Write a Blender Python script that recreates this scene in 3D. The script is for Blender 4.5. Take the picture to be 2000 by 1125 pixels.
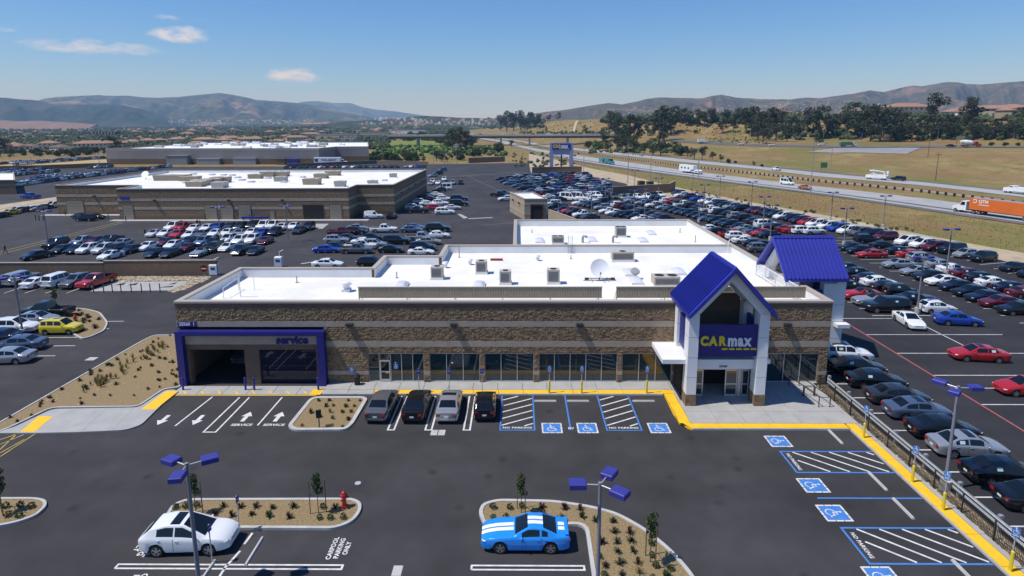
import bpy, bmesh, math, random
from mathutils import Vector, Matrix, noise
random.seed(11)
RAD = math.radians
for _o in list(bpy.data.objects):
    bpy.data.objects.remove(_o)
SC = bpy.context.scene
COL = SC.collection

# ------------------------------------------------------------------ camera, sky, sun, exposure
FPX, PPX, PPY, CAMH = 1180.0, 1000.0, 452.0, 23.0          # focal length and principal point of the 2000 px wide photograph
PITCH, YAW, ROLL = math.atan((452.0 - 240.0) / 1180.0), RAD(0.6), RAD(-0.2)
FWD = Vector((-math.sin(YAW) * math.cos(PITCH), math.cos(YAW) * math.cos(PITCH), -math.sin(PITCH)))
_r = Vector((math.cos(YAW), math.sin(YAW), 0)); _u = _r.cross(FWD)
RGT = _r * math.cos(ROLL) + _u * math.sin(ROLL); UPV = -_r * math.sin(ROLL) + _u * math.cos(ROLL)
cd = bpy.data.cameras.new('camera'); cam = bpy.data.objects.new('camera', cd); COL.objects.link(cam)
cam.matrix_world = Matrix(((RGT.x, UPV.x, -FWD.x, 0), (RGT.y, UPV.y, -FWD.y, 0), (RGT.z, UPV.z, -FWD.z, CAMH), (0, 0, 0, 1)))
cd.sensor_width = 36.0; cd.lens = 36.0 * FPX / 2000.0
cd.shift_y = -(562.5 - PPY) / 2000.0
cd.clip_start = 0.5; cd.clip_end = 40000.0
SC.camera = cam

SUN_EL, SUN_SIDE = RAD(62), RAD(14)
SUN_DIR = Vector((-math.cos(SUN_SIDE) * math.cos(SUN_EL), -math.sin(SUN_SIDE) * math.cos(SUN_EL), math.sin(SUN_EL)))
world = bpy.data.worlds.new('World'); SC.world = world; world.use_nodes = True
wn, wl = world.node_tree.nodes, world.node_tree.links
wn.clear()
w_out = wn.new('ShaderNodeOutputWorld'); w_bg = wn.new('ShaderNodeBackground')
sky = wn.new('ShaderNodeTexSky'); sky.sky_type = 'NISHITA'; sky.sun_disc = False
sky.sun_elevation = SUN_EL; sky.sun_rotation = math.atan2(SUN_DIR.x, SUN_DIR.y) % (2 * math.pi)
sky.altitude = 300; sky.air_density = 1.15; sky.dust_density = 0.15; sky.ozone_density = 4.0
w_bg.inputs['Strength'].default_value = 0.10
wl.new(w_bg.outputs[0], w_out.inputs[0])
# a few small thin fair-weather clouds, each a soft patch of noise round its own direction in the sky
def _wm(op, a, b=None):
    n = wn.new('ShaderNodeMath'); n.operation = op
    for i, v in enumerate((a, b)):
        if v is None: continue
        if isinstance(v, (int, float)): n.inputs[i].default_value = v
        else: wl.new(v, n.inputs[i])
    return n.outputs[0]
w_tc = wn.new('ShaderNodeTexCoord'); w_sep = wn.new('ShaderNodeSeparateXYZ'); wl.new(w_tc.outputs['Generated'], w_sep.inputs[0])
w_mp = wn.new('ShaderNodeMapping'); w_mp.inputs['Scale'].default_value = (1.0, 1.0, 2.6); wl.new(w_tc.outputs['Generated'], w_mp.inputs[0])
w_no = wn.new('ShaderNodeTexNoise'); w_no.inputs['Scale'].default_value = 34.0; w_no.inputs['Detail'].default_value = 7.0; w_no.inputs['Roughness'].default_value = 0.62
wl.new(w_mp.outputs[0], w_no.inputs['Vector'])
_az = _wm('ARCTAN2', w_sep.outputs[0], w_sep.outputs[1]); _el = _wm('ARCSINE', w_sep.outputs[2])
_acc = None
for px, py, wx, wy, dens in ((185, 92, 150, 18, .80), (120, 84, 60, 9, .5), (350, 68, 72, 22, 1.0), (575, 148, 66, 22, 1.0), (325, 34, 40, 10, .5), (400, 40, 34, 10, .5), (228, 70, 26, 8, .5), (455, 155, 36, 12, .35), (667, 163, 26, 8, .4), (5, 58, 34, 9, .6), (935, 100, 30, 6, .10)):
    v = (FWD * FPX + RGT * (px - PPX) - UPV * (py - PPY)).normalized()
    a0, e0 = math.atan2(v.x, v.y), math.asin(v.z)
    da = _wm('DIVIDE', _wm('SUBTRACT', _az, a0), wx / 1250.0); de = _wm('DIVIDE', _wm('SUBTRACT', _el, e0), wy / 1250.0)
    q = _wm('SUBTRACT', 1.0, _wm('ADD', _wm('MULTIPLY', da, da), _wm('MULTIPLY', de, de)))
    q = _wm('MULTIPLY', _wm('MAXIMUM', q, 0.0), dens)
    _acc = q if _acc is None else _wm('MAXIMUM', _acc, q)
w_rmp = wn.new('ShaderNodeMapRange'); w_rmp.inputs[1].default_value = 0.36; w_rmp.inputs[2].default_value = .92
wl.new(_wm('MULTIPLY', _acc, _wm('ADD', _wm('MULTIPLY', w_no.outputs[0], 2.2), -0.25)), w_rmp.inputs[0])
w_mix = wn.new('ShaderNodeMix'); w_mix.data_type = 'RGBA'
wl.new(_wm('MULTIPLY', w_rmp.outputs[0], 0.9), w_mix.inputs['Factor'])
w_hs = wn.new('ShaderNodeHueSaturation'); w_hs.inputs['Saturation'].default_value = 1.12; w_tn = wn.new('ShaderNodeVectorMath'); w_tn.operation = 'MULTIPLY'; w_tn.inputs[1].default_value = (.79, .945, 1.26); wl.new(sky.outputs[0], w_tn.inputs[0]); wl.new(w_tn.outputs[0], w_hs.inputs['Color']); wl.new(w_hs.outputs[0], w_mix.inputs['A']); w_mix.inputs['B'].default_value = (8.2, 8.0, 8.1, 1)
wl.new(w_mix.outputs['Result'], w_bg.inputs[0])

sl = bpy.data.lights.new('sun', 'SUN'); sl.energy = 4.6; sl.angle = RAD(0.53); sl.color = (1.0, 0.965, 0.91)
so = bpy.data.objects.new('sun', sl); COL.objects.link(so); so.location = (0, 0, 400)
so.rotation_euler = (-SUN_DIR).to_track_quat('-Z', 'Y').to_euler()
SC.view_settings.view_transform = 'Standard'; SC.view_settings.look = 'None'
SC.view_settings.exposure = 0.0; SC.view_settings.gamma = 1.0; SC.view_settings.use_curve_mapping = False
SC.render.engine = 'CYCLES'
SC.cycles.max_bounces = 6; SC.cycles.diffuse_bounces = 2; SC.cycles.glossy_bounces = 3; SC.cycles.transmission_bounces = 3
SC.cycles.volume_bounces = 0; SC.cycles.sample_clamp_indirect = 8.0; SC.cycles.use_denoising = True

# ------------------------------------------------------------------ survey helpers
def ray(px, py):
    return (FWD * FPX + RGT * (px - PPX) - UPV * (py - PPY))
def G(px, py, z=0.0):
    """point of the level z that the surveyed photo pixel looks at"""
    d = ray(px, py); t = (z - CAMH) / d.z
    return Vector((d.x * t, d.y * t, z))
def DY(px, py, y):
    d = ray(px, py); t = y / d.y
    return Vector((d.x * t, y, CAMH + d.z * t))

# ------------------------------------------------------------------ object helpers
def link(o, parent=None):
    COL.objects.link(o)
    if parent is not None: o.parent = parent
    return o
def tag(o, label=None, cat=None, group=None, kind=None):
    if label: o['label'] = label
    if cat: o['category'] = cat
    if group: o['group'] = group
    if kind: o['kind'] = kind
    return o
def empty(name, loc=(0, 0, 0), rz=0.0, label=None, cat=None, group=None, parent=None):
    o = bpy.data.objects.new(name, None); o.empty_display_size = 0.3
    o.location = loc; o.rotation_euler = (0, 0, rz)
    link(o, parent); return tag(o, label, cat, group)
def meshob(name, me, parent=None, loc=(0, 0, 0), rz=0.0):
    o = bpy.data.objects.new(name, me); o.location = loc; o.rotation_euler = (0, 0, rz)
    return link(o, parent)
def copy_tree(o, parent=None):
    c = o.copy(); COL.objects.link(c)
    if parent is not None: c.parent = parent
    for ch in list(o.children):
        copy_tree(ch, c)
    return c

class MB:
    """collects faces for ONE mesh"""
    def __init__(s): s.v = []; s.f = []; s.m = []; s.sm = []
    def add(s, vs, fs, m=0, smooth=False):
        b = len(s.v); s.v.extend([tuple(p) for p in vs])
        for f in fs:
            s.f.append([b + i for i in f]); s.m.append(m); s.sm.append(smooth)
    def box(s, x0, x1, y0, y1, z0, z1, m=0):
        s.add([(x0, y0, z0), (x1, y0, z0), (x1, y1, z0), (x0, y1, z0), (x0, y0, z1), (x1, y0, z1), (x1, y1, z1), (x0, y1, z1)],
              [(3, 2, 1, 0), (4, 5, 6, 7), (0, 1, 5, 4), (1, 2, 6, 5), (2, 3, 7, 6), (3, 0, 4, 7)], m)
    def obox(s, c, hx, hy, hz, rz=0.0, m=0):
        c = Vector(c); ca, sa = math.cos(rz), math.sin(rz)
        vs = [(c.x + ca * a * hx - sa * b * hy, c.y + sa * a * hx + ca * b * hy, c.z + d * hz) for d in (-1, 1) for a, b in ((-1, -1), (1, -1), (1, 1), (-1, 1))]
        s.add(vs, [(3, 2, 1, 0), (4, 5, 6, 7), (0, 1, 5, 4), (1, 2, 6, 5), (2, 3, 7, 6), (3, 0, 4, 7)], m)
    def bevbox(s, x0, x1, y0, y1, z0, z1, b=0.03, m=0):
        """box whose upper edges are chamfered"""
        s.add([(x0, y0, z0), (x1, y0, z0), (x1, y1, z0), (x0, y1, z0), (x0, y0, z1 - b), (x1, y0, z1 - b), (x1, y1, z1 - b), (x0, y1, z1 - b),
               (x0 + b, y0 + b, z1), (x1 - b, y0 + b, z1), (x1 - b, y1 - b, z1), (x0 + b, y1 - b, z1)],
              [(3, 2, 1, 0), (0, 1, 5, 4), (1, 2, 6, 5), (2, 3, 7, 6), (3, 0, 4, 7), (4, 5, 9, 8), (5, 6, 10, 9), (6, 7, 11, 10), (7, 4, 8, 11), (8, 9, 10, 11)], m)
    def quad(s, a, b, c, d, m=0): s.add([a, b, c, d], [(0, 1, 2, 3)], m)
    def poly(s, pts, m=0): s.add(pts, [tuple(range(len(pts)))], m)
    def prism(s, pts, z0, z1, m=0):
        n = len(pts)
        if sum(pts[i][0] * pts[(i + 1) % n][1] - pts[(i + 1) % n][0] * pts[i][1] for i in range(n)) < 0: pts = list(reversed(pts))
        vs = [(p[0], p[1], z0) for p in pts] + [(p[0], p[1], z1) for p in pts]
        s.add(vs, [tuple(range(n - 1, -1, -1)), tuple(range(n, 2 * n))] + [(i, (i + 1) % n, n + (i + 1) % n, n + i) for i in range(n)], m)
    def extr(s, pts, off, m=0):
        """polygon of 3-D points swept by the vector off"""
        n = len(pts); off = Vector(off); pts = [Vector(p) for p in pts]
        s.add(pts + [p + off for p in pts], [tuple(range(n - 1, -1, -1)), tuple(range(n, 2 * n))] + [(i, (i + 1) % n, n + (i + 1) % n, n + i) for i in range(n)], m)
    def cyl(s, p0, p1, r0, r1=None, n=8, m=0, caps=True, smooth=True):
        r1 = r0 if r1 is None else r1
        p0, p1 = Vector(p0), Vector(p1); d = (p1 - p0)
        if d.length < 1e-6: return
        d.normalize(); a = d.orthogonal().normalized(); b = d.cross(a)
        vs = []
        for p, r in ((p0, r0), (p1, r1)):
            vs += [p + (a * math.cos(2 * math.pi * k / n) + b * math.sin(2 * math.pi * k / n)) * r for k in range(n)]
        s.add(vs, [(k, (k + 1) % n, n + (k + 1) % n, n + k) for k in range(n)], m, smooth)
        if caps:
            s.add(vs[:n], [tuple(range(n - 1, -1, -1))], m); s.add(vs[n:], [tuple(range(n))], m)
    def tube(s, pts, r, n=6, m=0):
        for i in range(len(pts) - 1): s.cyl(pts[i], pts[i + 1], r, r, n, m)
    def ball(s, c, rx, ry, rz, nu=10, nv=6, m=0):
        c = Vector(c); vs = []; fs = []
        for j in range(nv + 1):
            t = math.pi * j / nv
            for i in range(nu):
                p = 2 * math.pi * i / nu
                vs.append((c.x + rx * math.sin(t) * math.cos(p), c.y + ry * math.sin(t) * math.sin(p), c.z - rz * math.cos(t)))
        for j in range(nv):
            for i in range(nu):
                fs.append((j * nu + i, j * nu + (i + 1) % nu, (j + 1) * nu + (i + 1) % nu, (j + 1) * nu + i))
        s.add(vs, fs, m, True)
    def ribbon(s, pts, w, z=None, m=0, closed=False):
        """flat strip of width w along a 2-D path, mitred"""
        P = [Vector((p[0], p[1], 0)) for p in pts]; n = len(P); L = []; R = []
        for i in range(n):
            a = P[i - 1] if (i > 0 or closed) else P[i]; b = P[(i + 1) % n] if (i < n - 1 or closed) else P[i]
            d1 = (P[i] - a); d2 = (b - P[i])
            d1 = d1.normalized() if d1.length > 1e-9 else d2.normalized(); d2 = d2.normalized() if d2.length > 1e-9 else d1
            t = (d1 + d2).normalized(); nn = Vector((-t.y, t.x, 0)); k = w / 2 / max(.35, nn.dot(Vector((-d1.y, d1.x, 0))))
            zz = z if z is not None else (pts[i][2] if len(pts[i]) > 2 else 0)
            q = Vector((P[i].x, P[i].y, zz)); L.append(q + nn * k); R.append(q - nn * k)
        for i in range(n if closed else n - 1):
            j = (i + 1) % n; s.quad(R[i], R[j], L[j], L[i], m)
    def mesh(s, name, mats):
        me = bpy.data.meshes.new(name); me.from_pydata(s.v, [], s.f)
        for m in (mats if isinstance(mats, (list, tuple)) else [mats]): me.materials.append(m)
        me.polygons.foreach_set('material_index', s.m); me.polygons.foreach_set('use_smooth', s.sm); me.update()
        return me
    def build(s, name, mats, parent=None, loc=(0, 0, 0), rz=0.0):
        return meshob(name, s.mesh(name, mats), parent, loc, rz)

def text_mesh(name, body, mat, size=1.0, bold=0.0, shear=0.0, extrude=0.0, align='CENTER', spacing=1.0, sx=1.0):
    c = bpy.data.curves.new(name, 'FONT'); c.body = body; c.size = size; c.offset = bold; c.shear = shear; c.extrude = extrude
    c.align_x = align; c.align_y = 'CENTER'; c.space_character = spacing; c.resolution_u = 3
    o = bpy.data.objects.new(name, c); COL.objects.link(o)
    dg = bpy.context.evaluated_depsgraph_get(); me = bpy.data.meshes.new_from_object(o.evaluated_get(dg))
    bpy.data.objects.remove(o); bpy.data.curves.remove(c)
    if sx != 1.0:
        for v in me.vertices: v.co.x *= sx
    me.materials.clear(); me.materials.append(mat); me.name = name
    return me

# ------------------------------------------------------------------ materials
MATS = {}
def mat(name, col, rough=0.6, metal=0.0, spec=0.5, var=0.0, vscale=1.0, bump=0.0, bscale=20.0, coat=0.0, col2=None, island=0.0, emit=None, detail=4.0, world=False):
    m = bpy.data.materials.new(name); m.use_nodes = True; nt = m.node_tree; n, l = nt.nodes, nt.links
    b = n['Principled BSDF']; c4 = (col[0], col[1], col[2], 1)
    b.inputs['Base Color'].default_value = c4; b.inputs['Roughness'].default_value = rough; b.inputs['Metallic'].default_value = metal
    b.inputs['Specular IOR Level'].default_value = spec; b.inputs['Coat Weight'].default_value = coat; b.inputs['Coat Roughness'].default_value = 0.06
    tc = None
    def coords():
        nonlocal tc
        if tc is None:
            if world: tc = n.new('ShaderNodeNewGeometry').outputs['Position']
            else: tc = n.new('ShaderNodeTexCoord').outputs['Object']
        return tc
    if var > 0 or col2 is not None:
        t = n.new('ShaderNodeTexNoise'); t.inputs['Scale'].default_value = vscale; t.inputs['Detail'].default_value = detail; t.inputs['Roughness'].default_value = 0.6
        l.new(coords(), t.inputs['Vector'])
        r = n.new('ShaderNodeMapRange'); r.inputs[1].default_value = 0.33; r.inputs[2].default_value = 0.67; l.new(t.outputs[0], r.inputs[0])
        mx = n.new('ShaderNodeMix'); mx.data_type = 'RGBA'
        hi = col2 if col2 is not None else tuple(min(1, c * (1 + var)) for c in col); lo = col if col2 is not None else tuple(c * (1 - var) for c in col)
        mx.inputs['A'].default_value = (*lo, 1); mx.inputs['B'].default_value = (*hi, 1)
        l.new(r.outputs[0], mx.inputs['Factor']); src = mx.outputs['Result']
        if island > 0:
            g = n.new('ShaderNodeNewGeometry'); h = n.new('ShaderNodeHueSaturation'); rr = n.new('ShaderNodeMapRange')
            rr.inputs[3].default_value = 1 - island; rr.inputs[4].default_value = 1 + island; l.new(g.outputs['Random Per Island'], rr.inputs[0])
            l.new(rr.outputs[0], h.inputs['Value']); l.new(src, h.inputs['Color']); src = h.outputs['Color']
        l.new(src, b.inputs['Base Color'])
    if bump > 0:
        t2 = n.new('ShaderNodeTexNoise'); t2.inputs['Scale'].default_value = bscale; t2.inputs['Detail'].default_value = 3.0; l.new(coords(), t2.inputs['Vector'])
        bp = n.new('ShaderNodeBump'); bp.inputs['Strength'].default_value = bump; bp.inputs['Distance'].default_value = 0.03
        l.new(t2.outputs[0], bp.inputs['Height']); l.new(bp.outputs[0], b.inputs['Normal'])
    if emit: b.inputs['Emission Color'].default_value = (*emit[0], 1); b.inputs['Emission Strength'].default_value = emit[1]
    MATS[name] = m
    return m

M = {}
def asphalt_mat(name, col, blot):
    m = mat(name, col, 0.85, spec=0.3); n, l = m.node_tree.nodes, m.node_tree.links; b = n['Principled BSDF']
    p = n.new('ShaderNodeNewGeometry').outputs['Position']
    def nz(scale, det, lo, hi, dist=0.0):
        t = n.new('ShaderNodeTexNoise'); t.inputs['Scale'].default_value = scale; t.inputs['Detail'].default_value = det; t.inputs['Distortion'].default_value = dist
        l.new(p, t.inputs['Vector']); r = n.new('ShaderNodeMapRange'); r.inputs[1].default_value = 0.3; r.inputs[2].default_value = 0.7
        r.inputs[3].default_value = lo; r.inputs[4].default_value = hi; l.new(t.outputs[0], r.inputs[0]); return r.outputs[0]
    def mul(a, c):
        q = n.new('ShaderNodeMath'); q.operation = 'MULTIPLY'; l.new(a, q.inputs[0]); l.new(c, q.inputs[1]); return q.outputs[0]
    f = mul(mul(nz(0.11, 5, 1 - blot, 1 + blot, 0.6), nz(0.7, 6, .9, 1.1, .4)), nz(26, 2, .72, 1.28))
    # paver joints: long faint seams where the lanes of asphalt were laid
    sp = n.new('ShaderNodeSeparateXYZ'); l.new(p, sp.inputs[0])
    wv = n.new('ShaderNodeTexWave'); wv.wave_type = 'BANDS'; wv.bands_direction = 'Y'; wv.inputs['Scale'].default_value = 0.09; wv.inputs['Distortion'].default_value = 2.2; wv.inputs['Detail'].default_value = 2; wv.inputs['Detail Scale'].default_value = .4
    l.new(p, wv.inputs['Vector']); rw = n.new('ShaderNodeMapRange'); rw.inputs[1].default_value = 0.0; rw.inputs[2].default_value = 1.0; rw.inputs[3].default_value = .95; rw.inputs[4].default_value = 1.05
    l.new(wv.outputs[0], rw.inputs[0]); f = mul(f, rw.outputs[0])
    vo = n.new('ShaderNodeTexVoronoi'); vo.inputs['Scale'].default_value = .34; l.new(p, vo.inputs['Vector']); ro = n.new('ShaderNodeMapRange'); ro.inputs[1].default_value = .03; ro.inputs[2].default_value = .15; ro.inputs[3].default_value = .55; ro.inputs[4].default_value = 1.0; l.new(vo.outputs['Distance'], ro.inputs[0]); f = mul(f, ro.outputs[0])
    mx = n.new('ShaderNodeVectorMath'); mx.operation = 'SCALE'; mx.inputs[0].default_value = col; l.new(f, mx.inputs['Scale']); l.new(mx.outputs[0], b.inputs['Base Color'])
    bp = n.new('ShaderNodeBump'); bp.inputs['Strength'].default_value = 0.25; bp.inputs['Distance'].default_value = 0.02
    t = n.new('ShaderNodeTexNoise'); t.inputs['Scale'].default_value = 40; l.new(p, t.inputs['Vector']); l.new(t.outputs[0], bp.inputs['Height']); l.new(bp.outputs[0], b.inputs['Normal'])
    return m
M['asphalt'] = asphalt_mat('asphalt', (0.042, 0.0395, 0.0415), 0.24)
M['asphalt_right'] = asphalt_mat('right_asphalt', (0.029, 0.0285, 0.032), 0.2); M['asphalt_back'] = asphalt_mat('back_lot_asphalt', (0.046, 0.044, 0.047), 0.22)
M['asphalt_old'] = asphalt_mat('worn_asphalt', (0.12, 0.118, 0.115), 0.2)
M['road_concrete'] = mat('road_concrete', (0.34, 0.34, 0.33), 0.85, var=0.12, vscale=0.15, world=True)
M['concrete'] = mat('concrete', (0.355, 0.35, 0.335), 0.85, var=0.09, vscale=0.9, bump=.1, bscale=30, world=True, detail=7)
M['kerb'] = mat('kerb_concrete', (0.44, 0.43, 0.41), 0.85, var=0.12, vscale=1.2, world=True, detail=7)
M['paint_white'] = mat('white_road_paint', (0.60, 0.60, 0.585), 0.75, var=0.2, vscale=2.4, world=True, detail=8)
M['paint_blue'] = mat('blue_road_paint', (0.05, 0.19, 0.52), 0.7, var=0.12, vscale=2.0, world=True)
M['paint_yellow'] = mat('yellow_paint', (0.83, 0.48, 0.015), 0.75, var=0.08, vscale=1.2, bump=.25, bscale=60, world=True, detail=7)
M['paint_oldyellow'] = mat('faded_yellow_paint', (0.45, 0.32, 0.06), 0.8, var=0.25, vscale=1.0, world=True)
M['paint_red'] = mat('red_kerb_paint', (0.42, 0.10, 0.10), 0.7, var=0.15, vscale=1.0, world=True)
M['gravel'] = mat('decomposed_granite', (0.165, 0.115, 0.052), 0.95, col2=(0.32, 0.235, 0.12), vscale=9.0, bump=.5, bscale=34, world=True, detail=9)
M['dirt'] = mat('bare_dirt', (0.33, 0.25, 0.16), 0.95, col2=(0.48, 0.39, 0.27), vscale=.35, world=True, detail=8)
M['rock'] = mat('river_rock', (0.24, 0.18, 0.11), 0.9, col2=(0.50, 0.42, 0.30), vscale=1.5, island=.45)
M['split'] = mat('split_face_block', (0.13, 0.085, 0.047), 0.92, col2=(0.31, 0.21, 0.12), vscale=2.6, bump=.6, bscale=22, world=True, detail=8)
M['smooth_brown'] = mat('smooth_brown_block', (0.15, 0.10, 0.066), 0.9, var=.12, vscale=2.0, world=True)
M['smooth_band'] = mat('pale_block_band', (0.40, 0.325, 0.25), 0.9, var=.1, vscale=1.1, world=True, detail=7)
M['tan_wall'] = mat('tan_plaster', (0.36, 0.29, 0.20), 0.9, var=.08, vscale=.6, world=True)
M['brown_wall'] = mat('brown_wall', (0.17, 0.115, 0.072), 0.92, col2=(0.21, 0.145, 0.095), vscale=1.3, world=True)
M['coping'] = mat('metal_coping', (0.42, 0.36, 0.30), 0.5)
M['roof_white'] = mat('white_roof_membrane', (0.77, 0.75, 0.70), 0.75, var=.11, vscale=.22, world=True, detail=8)
M['liner'] = mat('parapet_membrane', (0.74, 0.75, 0.76), 0.8, var=.06, vscale=.5, world=True, detail=7)
M['blue'] = mat('blue_metal', (0.023, 0.031, 0.30), 0.42, spec=.5, var=.12, vscale=.6)
M['blue_shaded'] = mat('shaded_blue_metal', (.013, .013, .17), .45, var=.06, vscale=.6)  # the same blue metal, darkened in colour for boards that stand in shade
M['blue_lamp'] = mat('blue_lamp_housing', (0.036, 0.038, 0.25), 0.5, var=.06, vscale=2)
M['white_panel'] = mat('white_metal_panel', (0.76, 0.77, 0.78), 0.45, var=.03, vscale=.5, world=True)
M['joint'] = mat('panel_joint', (0.22, 0.23, 0.25), .8)
M['yellow'] = mat('yellow_letter', (0.80, 0.60, 0.03), 0.45)
M['white'] = mat('white_letter', (0.8, 0.8, 0.8), 0.5)
M['grey_metal'] = mat('grey_metal', (0.32, 0.32, 0.335), 0.5, metal=.2, var=.06, vscale=2)
M['pole'] = mat('lamp_pole_paint', (0.22, 0.215, 0.245), 0.55, var=.05, vscale=1)
M['galv'] = mat('galvanised_steel', (0.46, 0.48, 0.49), 0.45, metal=.15, var=.1, vscale=3)
M['dark'] = mat('dark_metal', (0.022, 0.022, 0.024), 0.5)
M['black'] = mat('black_plastic', (0.012, 0.012, 0.013), 0.6)
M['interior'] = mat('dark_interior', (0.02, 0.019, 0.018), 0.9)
M['alu'] = mat('aluminium_frame', (0.55, 0.55, 0.54), 0.4, metal=.5)
M['beige_metal'] = mat('beige_equipment', (0.46, 0.42, 0.34), 0.6, var=.08, vscale=1.5)
M['screen'] = mat('tan_corrugated_metal', (0.30, 0.25, 0.18), 0.55, var=.05, vscale=1)
M['skylight'] = mat('skylight_dome', (0.62, 0.63, 0.68), 0.2, spec=.6)
M['red'] = mat('red_enamel', (0.42, 0.018, 0.02), 0.35, coat=.4)
M['orange'] = mat('orange_trailer', (0.68, 0.15, 0.02), 0.5, var=.06, vscale=.5)
M['terracotta'] = mat('terracotta_tiles', (0.25, 0.135, 0.09), 0.9, col2=(0.34, 0.21, 0.15), vscale=.9, bump=.3, bscale=4)
M['stucco'] = mat('cream_stucco', (0.52, 0.45, 0.36), 0.9, var=.07, vscale=.4)
M['stucco_white'] = mat('white_stucco', (0.68, 0.66, 0.62), 0.9, var=.07, vscale=.4)
M['pale_grey'] = mat('pale_grey_panel', (0.25, 0.24, 0.24), 0.85, var=.12, vscale=.12, world=True, detail=6)
M['bark'] = mat('bark', (0.13, 0.10, 0.075), 0.95, var=.25, vscale=4)
M['stake'] = mat('wood_stake', (0.16, 0.10, 0.06), 0.9, var=.2, vscale=6)
def leafmat(n, a, b, i=.4):
    m = mat(n, a, .75, spec=.25, col2=b, vscale=.5, island=i); return m
M['leaf_dark'] = leafmat('dark_leaves', (0.024, 0.038, 0.015), (0.060, 0.078, 0.030))
M['leaf_mid'] = leafmat('mid_leaves', (0.030, 0.055, 0.016), (0.070, 0.10, 0.030))
M['leaf_olive'] = leafmat('olive_leaves', (0.040, 0.046, 0.026), (0.085, 0.092, 0.050))
M['leaf_bright'] = leafmat('bright_leaves', (0.035, 0.085, 0.012), (0.10, 0.17, 0.03))
M['leaf_red'] = leafmat('reddish_leaves', (0.055, 0.030, 0.020), (0.12, 0.07, 0.04))
M['leaf_straw'] = leafmat('straw_leaves', (0.16, 0.13, 0.035), (0.30, 0.25, 0.09))
M['leaf_lime'] = leafmat('lime_leaves', (0.09, 0.13, 0.015), (0.20, 0.24, 0.03))
def glassmat(name, col, ior=1.9, rough=.02):
    m = mat(name, col, rough, spec=.5); m.node_tree.nodes['Principled BSDF'].inputs['IOR'].default_value = ior; return m
M['car_glass'] = glassmat('car_glass', (0.006, 0.008, 0.010), 1.55, .03)
M['shop_glass'] = glassmat('tinted_shop_glass', (0.010, 0.028, 0.038), 1.72, .01); M['door_glass'] = glassmat('blue_door_glass', (.004, .009, .030), 1.42, .02)
M['tyre'] = mat('tyre_rubber', (0.014, 0.014, 0.014), .85)
M['rim'] = mat('alloy_rim', (0.42, 0.42, 0.43), .35, metal=.7)
M['headlight'] = glassmat('headlight_lens', (0.50, 0.52, 0.54), 1.6, .1)
M['taillight'] = mat('taillight_lens', (0.28, 0.008, 0.012), .15, coat=.5)
M['plate'] = mat('licence_plate', (0.7, 0.71, 0.72), .5)
M['plate_blue'] = mat('blue_dealer_plate', (0.05, 0.10, 0.42), .5)
M['sticker'] = mat('price_sticker', (0.50, 0.68, 0.62), .5)
M['cloth_top'] = mat('soft_top_cloth', (0.016, 0.016, 0.017), .9)
M['chrome'] = mat('chrome_trim', (0.6, 0.6, 0.6), .15, metal=1.0)
def paint(name, col, metal=0.0, rough=.2):
    M['p_' + name] = mat(name.replace('_', ' ') + ' car paint', col, rough, metal=metal, coat=.6, spec=.5); return M['p_' + name]
for _n, _c, _mt in (('white', (.74, .75, .76), 0), ('silver', (.44, .45, .47), .55), ('grey', (.13, .135, .145), .35), ('black', (.006, .006, .007), 0), ('navy', (.008, .011, .030), .1),
                    ('blue', (.012, .05, .36), .15), ('pale_blue', (.16, .24, .38), .4), ('steel_blue', (.10, .135, .21), .4), ('red', (.38, .012, .014), 0), ('maroon', (.105, .008, .016), .1), ('yellow', (.68, .54, .02), 0),
                    ('tan', (.34, .30, .25), .4), ('pale_green', (.28, .33, .30), .4), ('charcoal', (.030, .032, .036), .3), ('sky_blue', (.018, .255, .77), 0), ('purple', (.045, .012, .055), .2), ('copper', (.42, .17, .05), .2), ('teal', (.02, .26, .27), 0), ('green', (.02, .16, .08), 0), ('pearl', (.60, .61, .62), .1), ('dark_red', (.20, .008, .012), .05)):
    paint(_n, _c, _mt)
# ------------------------------------------------------------------ terrain: valley floor, rise beyond the freeway
FAR_EDGE = [(174, 110), (169, 187), (163, 218), (150.5, 260), (129, 324), (106, 402), (77, 487), (54, 575), (22, 685), (2, 810), (-60, 1100), (-170, 1800), (-330, 3000), (-700, 6000)]
def _sm(t):
    t = max(0.0, min(1.0, t)); return t * t * (3 - 2 * t)
def side_dist(x, y):
    """signed distance to the far edge of the freeway, positive on its far (right) side"""
    best, sg = 1e18, 1
    for (ax, ay), (bx, by) in zip(FAR_EDGE, FAR_EDGE[1:]):
        dx, dy = bx - ax, by - ay; L2 = dx * dx + dy * dy
        t = max(0.0, min(1.0, ((x - ax) * dx + (y - ay) * dy) / L2)); ex, ey = x - ax - t * dx, y - ay - t * dy
        d = ex * ex + ey * ey
        if d < best:
            best = d; sg = 1 if dx * ey - dy * ex < 0 else -1
    return sg * math.sqrt(best)
def terrain(x, y):
    if y < 60: return 0.0
    d = side_dist(x, y); h = 0.0
    if d > 6:
        k = _sm((y - 480) / 330)
        h = (8.5 - 2.5 * k) * _sm((d - 6) / (125 - 60 * k)) + (19 + 3 * k) * _sm((d - (168 - 118 * k)) / (105 - 25 * k))
        if y > 900: h *= 1 - .75 * _sm((y - 1000) / 900)
        h += (noise.noise((x * .012, y * .012, 3.1)) * 1.6 + noise.noise((x * .05, y * .05, 1.7)) * .5) * _sm((d - 6) / 90)
    r = math.hypot(x, y)
    if r > 1100 and d <= 6:
        h += 16 * _sm((y - 1300) / 2400) * _sm((x + 1700) / 1300) + noise.noise((x * .0025, y * .0025, 9.2)) * 5 * _sm((r - 1100) / 900)
    return h
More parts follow.
